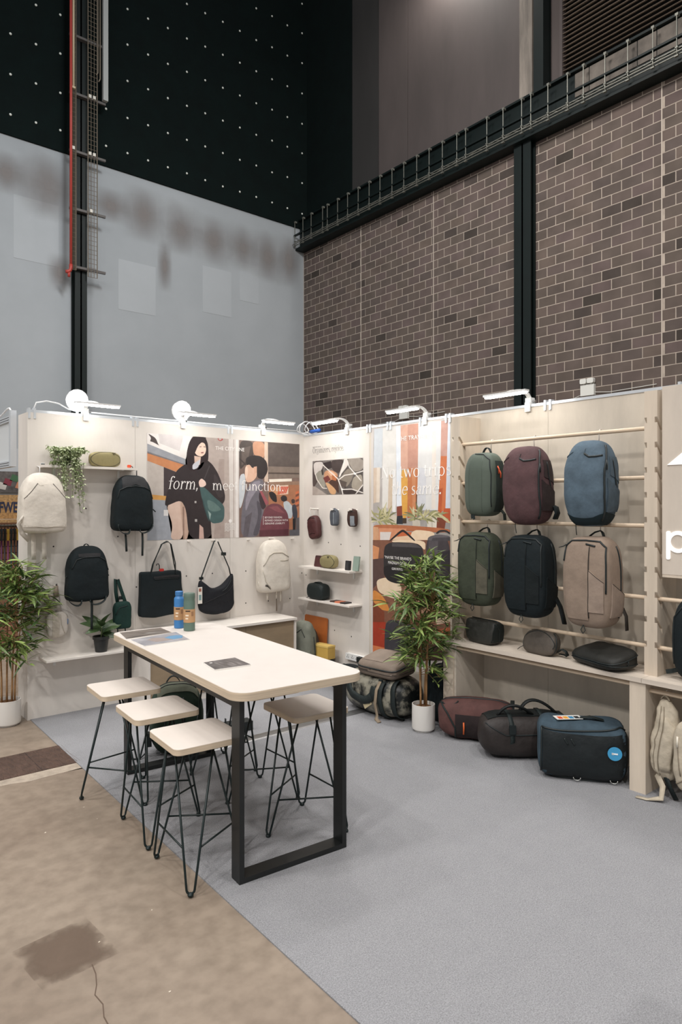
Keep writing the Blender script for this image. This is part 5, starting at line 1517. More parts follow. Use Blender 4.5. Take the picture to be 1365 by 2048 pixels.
t = printed('magazine', 'grey magazine with a blue-sleeved figure on the cover on the table', 'magazine', [(-2.655, -1.775), (-2.668, -2.01), (-2.365, -1.998), (-2.317, -1.715)], ((0.3, (122, 122, 128)), (0.8, (196, 194, 196)), (0.55, (156, 154, 158))), (8, 8, 1))
slab([(0.03, 0.01), (0.06, -0.06), (0.12, -0.055), (0.16, 0.02), (0.13, 0.05), (0.08, 0.05)], 0.0049, 0.0056).build('cover_print', M('sleeve_blue', (92, 138, 172), 0.4), t)
slab([(-0.06, -0.07), (0.05, -0.07), (0.04, 0.01), (-0.02, 0.06), (-0.08, 0.02)], 0.0049, 0.0054).build('cover_print', M('figure_taupe', (150, 136, 130), 0.4), t)
t = printed('catalogue', 'dark slate-textured catalogue lying in the middle of the table', 'catalogue', [(-2.614, -2.632), (-2.645, -2.808), (-2.445, -2.828), (-2.424, -2.634)], ((0.35, (58, 54, 54)), (0.7, (128, 122, 120)), (0.5, (84, 78, 76))), (60, 9, 1), th=0.008)
slab([(-0.065, 0.05), (-0.065, 0.062), (-0.05, 0.062), (-0.05, 0.05)], 0.0089, 0.0094).build('cover_logo', M('logo_white', (230, 226, 220), 0.5), t)

t = thing('hiking_backpack', 'dark green backpack standing under the far end of the table', 'backpack', (-2.16, -1.40, 0.006), -0.35)
dg_n = fabric('dark_green_nylon', (40, 58, 46))
sage2 = fabric('dull_sage_nylon', (104, 108, 92))
b = Bag(0.36, 0.26, 0.47, 4, 3.2, 0.008, 7, 101, taper_top(0.15))
b.shell(16).build('body', dg_n, t, True)
b.patch(lambda u, v, o=0: b.top(u, v, o), -0.8, 0.8, -0.75, 0.75, 0.005, 10, 8).build('lid', sage2, t, 50)
for w in (-0.3, 0.2):
    b.line(lambda u, v, o=0: b.top(u, v, o), [(-0.75, w), (0, w + 0.05), (0.75, w)], 0.004, 0.006).build('lid_zip', m_zip, t, True)
handle(t, b.top(-0.4, 0.5), b.top(0.2, 0.5), 0.06, 0.025)
for u in (-0.5, 0.2):
    b.line(b.front, [(u, -0.85), (u, 0.7)], 0.006, 0.002).build('front_strap', m_web, t, True)
q = b.side(-0.4, -0.5, 0.0, -1)
MB().box(q + Vector((-0.02, 0, 0)), (0.04, 0.06, 0.09)).build('side_buckle', m_zip, t)
MB().tube([q + Vector((-0.03, 0, -0.05)), q + Vector((-0.035, 0, -0.09)), Vector((q.x - 0.08, q.y - 0.05, 0.006)), Vector((q.x - 0.14, q.y - 0.03, 0.006))], 0.005, 6).build('loose_strap', m_web, t, True)
t = thing('cable_box', 'low black cable box with loose wires beside the backpack under the table', 'cable box', (-1.70, -1.30, 0.006), -0.1)
MB().b2(-0.2, 0.2, -0.05, 0.05, 0, 0.07).build('box', m_zip, t)
random.seed(3)
for k in range(4):
    x = -0.22 - 0.03 * k
    MB().tube([(-0.19, 0.0, 0.03), (x, -0.02, 0.05), (x - 0.03, -0.06, 0.02), (x + 0.02, -0.08, 0.006), (x + 0.06, -0.06, 0.006)], 0.004, 5).build('wire', m_zip if k % 2 else m_whitep, t, True)
for k in range(5):
    MB().b2(-0.15 + k * 0.07, -0.145 + k * 0.07, -0.01, 0.01, 0.07, 0.11).build('grid_wire', m_zip, t)

# stool corner cut off by the right edge
t = make_stool()
t['label'] = 'pale stool seat corner just entering the right edge of the picture'
t.location = (-2.56, -5.30, 0.0)
t.rotation_euler = (0, 0, math.radians(5))
stool_legs(t, math.radians(-20))
# ================================================================ plants
def leaf_mesh(name, L, w, mats, droop=0.25, fold=0.25, n=5):
    """pointed leaf lying along +X, drooping with length"""
    vs, fs = [], []
    for i in range(n + 1):
        s = i / n
        hw = w * 0.5 * (math.sin(PI * min(1, s * 0.95 + 0.05)) ** 0.75) * (1 - 0.25 * s)
        if i == n:
            hw = 0.0004
        x, z = L * s, -droop * L * s * s
        vs += [(x, -hw, z + hw * fold), (x, 0, z), (x, hw, z + hw * fold)]
    for i in range(n):
        a, b = 3 * i, 3 * i + 3
        fs += [(a, b, b + 1, a + 1), (a + 1, b + 1, b + 2, a + 2)]
    me = MB().add(vs, fs).mesh(name, mats, True)
    return me
def leaf_mat(name, c1, c2):
    m = bpy.data.materials.new(name)
    m.use_nodes = True
    nt = m.node_tree
    b = nt.nodes['Principled BSDF']
    b.inputs['Roughness'].default_value = 0.45
    oi = nt.nodes.new('ShaderNodeObjectInfo')
    g = nt.nodes.new('ShaderNodeNewGeometry')
    ad = nt.nodes.new('ShaderNodeMath'); ad.operation = 'ADD'
    fr = nt.nodes.new('ShaderNodeMath'); fr.operation = 'FRACT'
    nt.links.new(oi.outputs['Random'], ad.inputs[0]); nt.links.new(g.outputs['Random Per Island'], ad.inputs[1])
    nt.links.new(ad.outputs[0], fr.inputs[0])
    r = nt.nodes.new('ShaderNodeValToRGB')
    r.color_ramp.elements[0].color = lin(c1); r.color_ramp.elements[1].color = lin(c2)
    nt.links.new(fr.outputs[0], r.inputs['Fac'])
    nt.links.new(r.outputs['Color'], b.inputs['Base Color'])
    return m
m_bl = leaf_mat('bamboo_leaf', (54, 82, 42), (152, 172, 96))
m_cane = M('bamboo_cane', (172, 130, 86), 0.55, var=(10, 0.2), stretch=(1, 1, 3))
m_pot = M('white_ceramic', (222, 218, 212), 0.4)
m_soil = M('bark_chips', (150, 108, 72), 0.9, var=(60, 0.5), bump=(60, 0.8))
LV = [leaf_mesh('leaf', L, w, m_bl, d, 0.3) for (L, w, d) in ((0.12, 0.020, 0.2), (0.135, 0.023, 0.35), (0.10, 0.019, 0.05), (0.15, 0.021, 0.5))]
def bamboo(label, loc, potr, poth, canes, z0, z1, spread, seed, ribbed, nspray=78):
    rnd = random.Random(seed)
    t = thing('potted_bamboo', label, 'potted plant', loc, 0, 'bamboo plants in white pots')
    n = 72
    prof = [(potr * 0.80, 0.0), (potr * 0.82, 0.012), (potr * 0.97, 0.016), (potr, 0.03), (potr, poth), (potr * 0.93, poth), (potr * 0.92, poth - 0.03)]
    vs, fs = [], []
    for (r, z) in prof:
        for j in range(n):
            a = 2 * PI * j / n
            rr = r * (1 + (0.012 if (ribbed and j % 2 and 0.02 < z < poth - 0.02) else 0))
            vs.append((rr * math.cos(a), rr * math.sin(a), z))
    for i in range(len(prof) - 1):
        for j in range(n):
            fs.append((i * n + j, i * n + (j + 1) % n, (i + 1) * n + (j + 1) % n, (i + 1) * n + j))
    fs.append(tuple(reversed(range(n))))
    MB().add(vs, fs).build('pot', m_pot, t, 40)
    MB().lathe([(0, poth - 0.03), (potr * 0.93, poth - 0.03), (potr * 0.6, poth - 0.018), (0, poth - 0.014)], 20).build('bark_mulch', m_soil, t, True)
    tips = []
    for (cx, cy, lean, ht) in canes:
        P = [(cx + lean[0] * s * s, cy + lean[1] * s * s, poth - 0.03 + (ht - poth + 0.03) * s) for s in [i / 8 for i in range(9)]]
        MB().tube(P, [0.0085 - 0.005 * i / 8 for i in range(9)], 8).build('cane', m_cane, t, True)
        tips.append(P)
    cnt = 0
    rest = MB()
    twig = MB()
    for k in range(nspray):
        P = tips[k % len(tips)]
        f = rnd.random() ** 0.8
        zz = z0 + (z1 - z0) * f
        zr = min(1.0, (zz - poth) / (P[-1][2] - poth))
        i = min(7, max(0, int(zr * 8)))
        base = Vector(P[i]) + (Vector(P[i + 1]) - Vector(P[i])) * rnd.random()
        base.z = min(zz, P[-1][2])
        a = rnd.random() * 2 * PI
        # crown narrows towards the top and bottom
        wid = spread * (0.35 + 0.65 * math.sin(PI * min(1, 0.18 + 0.80 * f)))
        reach = wid * (0.25 + 0.75 * rnd.random() ** 0.6)
        tip = Vector((base.x + reach * math.cos(a), base.y + reach * math.sin(a), zz + rnd.uniform(-0.06, 0.07)))
        if loc[0] + tip.x > -0.03 and loc[1] < -1:
            tip.x = -0.05 - loc[0]
        if loc[1] > -1 and tip.x > 0.0 and loc[1] + tip.y > -0.04:
            tip.y = -0.06 - loc[1]
        mid = (base + tip) / 2 + Vector((0, 0, 0.04))
        twig.tube([base, mid, tip], [0.0028, 0.002, 0.0012], 4)
        for q in range(rnd.randint(6, 9)):
            s = rnd.uniform(0.35, 1.0)
            p = base.lerp(mid, s * 2) if s < 0.5 else mid.lerp(tip, s * 2 - 1)
            az = a + rnd.uniform(-1.5, 1.5)
            el = rnd.uniform(-0.95, 0.35) - 0.3 * max(0, f - 0.6)
            d = (math.cos(az), math.sin(az))
            L = 0.15
            ex, ey = loc[0] + p.x + d[0] * L, loc[1] + p.y + d[1] * L
            if loc[1] < -1 and ex > -0.01:
                continue
            if loc[1] > -1 and ey > -0.01 and ex > -2.80:
                continue
            rot = Matrix.Rotation(az, 4, 'Z') @ Matrix.Rotation(el, 4, 'Y') @ Matrix.Rotation(rnd.uniform(-0.8, 0.8), 4, 'X')
            me = LV[rnd.randint(0, 3)]
            if cnt < 300:
                o = link('leaf', me, t, p)
                o.rotation_euler = rot.to_euler()
            else:
                rest.add([p + (rot @ v.co) for v in me.vertices], [tuple(f2.vertices) for f2 in me.polygons])
            cnt += 1
    twig.build('twigs', m_cane, t, True)
    if rest.v:
        tag(rest.build('foliage', m_bl, t, True), kind='stuff')
    return t
bamboo('leafy bamboo plant in a ribbed white pot before the travel poster', (-0.50, -2.215, 0.006), 0.088, 0.205,
       ((-0.03, 0.0, (-0.02, 0.08), 1.15), (-0.01, 0.02, (0.02, 0.02), 1.3), (0.02, -0.01, (0.03, -0.06), 1.22), (0.035, 0.02, (-0.05, -0.14), 1.0)), 0.42, 1.30, 0.25, 5, True, 150)
bamboo('leafy bamboo plant in a smooth white pot at the left end of the wall', (-2.925, 0.0, 0.0), 0.10, 0.20,
       ((-0.04, 0.0, (-0.04, -0.02), 1.0), (-0.005, -0.01, (0.0, -0.05), 1.25), (0.03, -0.02, (0.03, -0.12), 1.2), (0.05, -0.02, (0.06, -0.05), 0.95)), 0.5, 1.27, 0.28, 9, False, 160)

# trailing plant on the upper shelf
t = thing('trailing_plant', 'pale green trailing plant in a small dark pot on the upper shelf', 'potted plant', (-2.50, -0.085, 2.062), 0)
MB().lathe([(0, 0), (0.033, 0), (0.045, 0.10), (0.048, 0.105), (0.043, 0.105), (0.04, 0.09), (0, 0.09)], 20).build('pot', M('dark_green_pot', (24, 40, 36), 0.5), t, 40)
m_tr = leaf_mat('variegated_leaf', (96, 118, 62), (206, 214, 176))
rnd = random.Random(21)
fo = MB()
st = MB()
sm = leaf_mesh('small_leaf', 0.022, 0.014, None, 0.2, 0.3, 3)
for k in range(96):
    a = rnd.uniform(0, 2 * PI)
    r0 = rnd.uniform(0.01, 0.04)
    trail = k < 26
    drop = rnd.uniform(0.10, 0.26) if trail else rnd.uniform(-0.06, 0.03)
    if k in (0, 1, 2):
        drop = (0.38, 0.34, 0.30)[k]
    if trail:
        a = rnd.uniform(-PI * 0.98, -0.02)
        if k < 3:
            a = -0.55 - 0.1 * k
    out = rnd.uniform(0.03, 0.105)
    p0 = Vector((r0 * math.cos(a), r0 * math.sin(a), 0.10))
    dirv = Vector((math.cos(a) * 1.15, math.sin(a) * 0.5 if trail else math.sin(a), 0))
    p1 = p0 + dirv * out * 0.7 + Vector((0, 0, rnd.uniform(0.03, 0.085)))
    p2 = p0 + dirv * out + Vector((0, -0.03 if trail else 0, -drop * 0.4))
    p3 = p0 + dirv * out * 1.05 + Vector((rnd.uniform(-0.02, 0.03), -0.04 if trail else 0, -drop - (0.1 if trail else 0)))
    C = bez(p0, p1, p2, p3, 14 if trail else 8)
    C = [Vector((c[0], min(c[1], 0.075), max(c[2], 0.02) if c[1] > -0.06 else c[2])) for c in C]
    st.tube(C, 0.0014, 4)
    for i in range(1, len(C)):
        for q in range(4 if trail else 3):
            az, el = rnd.uniform(0, 2 * PI), rnd.uniform(-0.5, 0.9)
            rot = Matrix.Rotation(az, 4, 'Z') @ Matrix.Rotation(el, 4, 'Y') @ Matrix.Rotation(rnd.uniform(-1, 1), 4, 'X')
            pp = C[i] + Vector((rnd.uniform(-1, 1), rnd.uniform(-1, 1), rnd.uniform(-1, 1))) * 0.007
            if pp.y > 0.06:
                continue
            fo.add([pp + (rot @ v.co) for v in sm.vertices], [tuple(f2.vertices) for f2 in sm.polygons])
st.build('stems', M('vine_stem', (98, 112, 62), 0.6), t, True)
tag(fo.build('foliage', m_tr, t, True), kind='stuff')

# broad-leaved plant on the low shelf
t = thing('leafy_pot_plant', 'broad-leaved plant in a black nursery pot on the low shelf', 'potted plant', (-2.215, -0.105, 0.50), 0)
MB().lathe([(0, 0), (0.047, 0), (0.062, 0.105), (0.069, 0.107), (0.070, 0.132), (0.064, 0.132), (0.06, 0.115), (0, 0.115)], 24).build('pot', M('black_plastic', (34, 36, 36), 0.45), t, 40)
m_rl = M('rubber_leaf', (78, 100, 58), 0.35, var=(14, 0.4), col2=(44, 66, 40))
for k, (az, el, L, w) in enumerate(((5, -0.85, 0.17, 0.085), (75, -1.1, 0.13, 0.07), (172, -0.95, 0.18, 0.08), (195, -0.55, 0.17, 0.075), (250, -0.75, 0.16, 0.085), (300, -0.7, 0.16, 0.09), (345, -0.5, 0.17, 0.08), (130, -1.2, 0.15, 0.07), (215, -0.1, 0.15, 0.065), (285, -1.15, 0.16, 0.085), (325, 0.1, 0.14, 0.07))):
    me = leaf_mesh('leaf', L, w, m_rl, 0.35, 0.25, 7)
    zb = 0.15 + 0.016 * (k % 5)
    if az < 180 and az > 0:
        L *= 0.7
    o = link('leaf', me, t, (0.012 * math.cos(math.radians(az)), 0.012 * math.sin(math.radians(az)), zb))
    o.rotation_euler = (Matrix.Rotation(math.radians(az), 4, 'Z') @ Matrix.Rotation(el, 4, 'Y') @ Matrix.Rotation(0.95 * math.cos(math.radians(az)), 4, 'X')).to_euler()
MB().tube([(0, 0, 0.11), (0.004, 0, 0.16), (0, 0.003, 0.24)], [0.007, 0.006, 0.003], 8).build('stem', M('green_stem', (96, 110, 66), 0.5), t, True)
# ================================================================ printed graphics
def print_mat(name):
    m = bpy.data.materials.new(name)
    m.use_nodes = True
    nt = m.node_tree
    b = nt.nodes['Principled BSDF']
    b.inputs['Roughness'].default_value = 0.45
    at = nt.nodes.new('ShaderNodeAttribute'); at.attribute_name = 'ink'
    tc = nt.nodes.new('ShaderNodeTexCoord')
    n = nt.nodes.new('ShaderNodeTexNoise'); n.inputs['Scale'].default_value = 18; n.inputs['Detail'].default_value = 5
    nt.links.new(tc.outputs['Object'], n.inputs['Vector'])
    mx = nt.nodes.new('ShaderNodeMix'); mx.data_type = 'RGBA'; mx.blend_type = 'SOFT_LIGHT'; mx.inputs['Factor'].default_value = 0.35
    nt.links.new(at.outputs['Color'], mx.inputs['A']); nt.links.new(n.outputs['Fac'], mx.inputs['B'])
    nt.links.new(mx.outputs['Result'], b.inputs['Base Color'])
    return m
M_INK = print_mat('printed_ink')
def chaikin(p, it=2):
    for _ in range(it):
        o = []
        for i in range(len(p)):
            a, b = p[i], p[(i + 1) % len(p)]
            o += [(a[0] * 0.8 + b[0] * 0.2, a[1] * 0.8 + b[1] * 0.2), (a[0] * 0.2 + b[0] * 0.8, a[1] * 0.2 + b[1] * 0.8)]
        p = o
    return p
def print_mesh(name, polys, w0, w1, z0, z1, parent, step=0.00002):
    vs, fs, cs = [], [], []
    for k, (c, pts) in enumerate(polys):
        q = [(max(w0, min(w1, a)), max(z0, min(z1, b))) for a, b in pts]
        if len(q) > 4:
            q = chaikin(q)
        n = len(vs)
        vs += [(a, -0.0004 - step * k, b) for a, b in q]
        for tri in tessellate_polygon([[Vector((a, b, 0)) for a, b in q]]):
            fs.append(tuple(n + i for i in tri)); cs.append(lin(c))
    me = bpy.data.meshes.new(name)
    me.from_pydata(vs, [], fs)
    at = me.color_attributes.new('ink', 'FLOAT_COLOR', 'CORNER')
    for p, c in zip(me.polygons, cs):
        for li in p.loop_indices:
            at.data[li].color = c
    me.materials.append(M_INK)
    return link(name, me, parent)
TX = {}
def text(parent, s, x, z, size, mat, y, width=None, name='lettering', shear=0.0, bold=0.0, xs=1.0):
    """plain sans lettering from the built-in face, laid on the print plane (x right, z up)"""
    cu = bpy.data.curves.new('txt', 'FONT')
    cu.body = s
    cu.size = size
    cu.shear = shear
    cu.offset = bold
    cu.space_character = xs
    o = bpy.data.objects.new('txt', cu)
    COL.objects.link(o)
    bpy.context.view_layer.update()
    dg = bpy.context.evaluated_depsgraph_get()
    me = bpy.data.meshes.new_from_object(o.evaluated_get(dg))
    bpy.data.objects.remove(o)
    xsv = [v.co.x for v in me.vertices]
    k = (width / (max(xsv) - min(xsv))) if width else 1.0
    x0 = min(xsv)
    for v in me.vertices:
        v.co = ((v.co.x - x0) * k + x, y, v.co.y + z)
    me.materials.clear()
    me.materials.append(mat)
    return link(name, me, parent)

# ---- hand-drawn serif letters (x-height 0.46, ascender 0.72)
def G_rect(x0, y0, x1, y1):
    return [(x0, y0), (x1, y0), (x1, y1), (x0, y1)]
def G_line(x0, y0, x1, y1, w):
    dx, dy = x1 - x0, y1 - y0
    l = math.hypot(dx, dy)
    nx, ny = -dy / l * w / 2, dx / l * w / 2
    return [(x0 + nx, y0 + ny), (x1 + nx, y1 + ny), (x1 - nx, y1 - ny), (x0 - nx, y0 - ny)]
def G_arc(cx, cy, rx, ry, tx, ty, a0, a1, n=14):
    out = []
    for i in range(n):
        q = []
        for (a, o) in ((a0 + (a1 - a0) * i / n, 1), (a0 + (a1 - a0) * (i + 1) / n, 1), (a0 + (a1 - a0) * (i + 1) / n, 0), (a0 + (a1 - a0) * i / n, 0)):
            r = math.radians(a)
            q.append((cx + (rx - (0 if o else tx)) * math.cos(r), cy + (ry - (0 if o else ty)) * math.sin(r)))
        out.append(q)
    return out
def G_dot(x, y, r):
    return [[(x + r * math.cos(a * PI / 5), y + r * math.sin(a * PI / 5)) for a in range(10)]]
S, TH = 0.075, 0.032
def stem(x, y0, y1, foot=True, head=False):
    g = [G_rect(x, y0, x + S, y1)]
    if foot:
        g.append(G_rect(x - 0.05, y0, x + S + 0.05, y0 + 0.025))
    if head:
        g.append([(x - 0.06, y1 - 0.045), (x, y1 - 0.03), (x + S, y1), (x + S, y1 + 0.012), (x - 0.06, y1 - 0.025)])
    return g
def arch(x, top=0.46, w=0.28):
    return G_arc(x + w / 2, top - 0.17, w / 2, 0.175, 0.07, TH, 0, 165)
def glyph(c):
    if c == 'o': return G_arc(0.25, 0.23, 0.22, 0.24, 0.07, TH, 0, 360, 22), 0.52
    if c == 'c': return G_arc(0.25, 0.23, 0.22, 0.24, 0.07, TH, 45, 320, 20) + G_dot(0.39, 0.37, 0.045), 0.46
    if c == 'e': return G_arc(0.25, 0.23, 0.22, 0.24, 0.07, TH, 0, 318, 20) + [G_rect(0.07, 0.235, 0.45, 0.265)], 0.48
    if c == 'n': return stem(0.08, 0, 0.46, True, True) + arch(0.13) + stem(0.36, 0, 0.30), 0.54
    if c == 'm': return stem(0.08, 0, 0.46, True, True) + arch(0.13) + stem(0.36, 0, 0.30) + arch(0.41) + stem(0.64, 0, 0.30), 0.82
    if c == 'h': return stem(0.08, 0, 0.72, True, True) + arch(0.13) + stem(0.36, 0, 0.30), 0.54
    if c == 'u': return stem(0.06, 0.14, 0.46, False, True) + G_arc(0.23, 0.17, 0.17, 0.18, 0.07, TH, 180, 345) + stem(0.36, 0, 0.46, False, True) + [G_rect(0.36, 0, 0.49, 0.025)], 0.54
    if c == 'r': return stem(0.08, 0, 0.46, True, True) + G_arc(0.29, 0.30, 0.14, 0.165, 0.05, TH, 70, 170, 8) + G_dot(0.34, 0.405, 0.045), 0.40
    if c == 't': return stem(0.10, 0.10, 0.60, False) + [G_rect(0.0, 0.43, 0.30, 0.46)] + G_arc(0.24, 0.13, 0.14, 0.14, 0.07, TH, 180, 300, 8), 0.34
    if c == 'i': return stem(0.07, 0, 0.46, True, True) + G_dot(0.105, 0.62, 0.05), 0.26
    if c == 'j': return stem(0.09, -0.08, 0.46, False, True) + G_arc(0.03, -0.08, 0.135, 0.13, 0.07, TH, 250, 360, 8) + G_dot(0.125, 0.62, 0.05), 0.26
    if c == 'f': return stem(0.10, 0, 0.56) + [G_rect(0.0, 0.43, 0.30, 0.46)] + G_arc(0.26, 0.55, 0.16, 0.18, 0.07, TH, 60, 180, 10) + G_dot(0.34, 0.67, 0.045), 0.34
    if c == 'p': return stem(0.08, -0.22, 0.46, True, True) + G_arc(0.27, 0.23, 0.21, 0.24, 0.07, TH, -150, 150, 18), 0.54
    if c == 'a': return G_arc(0.20, 0.13, 0.16, 0.14, 0.06, TH, 60, 300, 14) + [G_rect(0.22, 0.0, 0.30, 0.03), G_rect(0.2, 0.24, 0.34, 0.268)] + stem(0.30, 0.04, 0.34, False) + G_arc(0.235, 0.31, 0.14, 0.16, 0.06, TH, 0, 150, 10) + G_dot(0.12, 0.36, 0.045) + [G_line(0.34, 0.03, 0.45, 0.03, 0.03)], 0.46
    if c == 's': return G_arc(0.20, 0.345, 0.14, 0.125, 0.055, TH, 40, 260, 12) + G_arc(0.21, 0.125, 0.155, 0.135, 0.055, TH, -140, 80, 12) + [G_line(0.13, 0.28, 0.29, 0.19, 0.07)], 0.40
    if c == 'g': return G_arc(0.22, 0.29, 0.17, 0.18, 0.06, TH, 0, 360, 18) + G_arc(0.22, -0.08, 0.19, 0.12, 0.05, TH, 0, 360, 18) + [G_line(0.10, 0.13, 0.09, 0.03, 0.05), G_rect(0.34, 0.43, 0.46, 0.47)], 0.48
    if c == 'z': return [G_rect(0.03, 0.43, 0.38, 0.46), G_rect(0.03, 0, 0.40, 0.03), G_line(0.34, 0.44, 0.07, 0.02, 0.075)], 0.44
    if c == 'w': return [G_line(0.06, 0.46, 0.22, 0, 0.075), G_line(0.22, 0, 0.36, 0.46, 0.035), G_line(0.34, 0.46, 0.50, 0, 0.075), G_line(0.50, 0, 0.64, 0.46, 0.035), G_rect(0.0, 0.438, 0.15, 0.46), G_rect(0.56, 0.438, 0.71, 0.46)], 0.72
    if c == 'N': return [G_rect(0.10, 0, 0.14, 0.66), G_rect(0.52, 0, 0.56, 0.66), G_line(0.12, 0.66, 0.54, 0.0, 0.09), G_rect(0.02, 0, 0.22, 0.025), G_rect(0.02, 0.635, 0.16, 0.66), G_rect(0.44, 0.635, 0.64, 0.66)], 0.68
    if c == 'O': return G_arc(0.34, 0.33, 0.31, 0.345, 0.09, TH, 0, 360, 26), 0.70
    if c == '.': return G_dot(0.10, 0.05, 0.055), 0.22
    if c == ',': return G_dot(0.10, 0.05, 0.055) + [[(0.06, 0.03), (0.155, 0.04), (0.12, -0.06), (0.05, -0.12)]], 0.24
    return [], 0.24
def serif(parent, s, x, z, size, mat, y, width=None, shear=0.0, name='lettering'):
    polys, cx = [], 0.0
    for c in s:
        g, adv = glyph(c)
        polys += [[(px + cx + shear * py, py) for px, py in p] for p in g]
        cx += adv
    k = (width / cx) if width else size
    m = MB()
    for p in polys:
        m.add([(x + a * k, y, z + b * size) for a, b in p], [tuple(range(len(p)))])
    me = bpy.data.meshes.new(name)
    me.from_pydata(m.v, [], m.f)
    me.materials.append(mat)
    return link(name, me, parent)

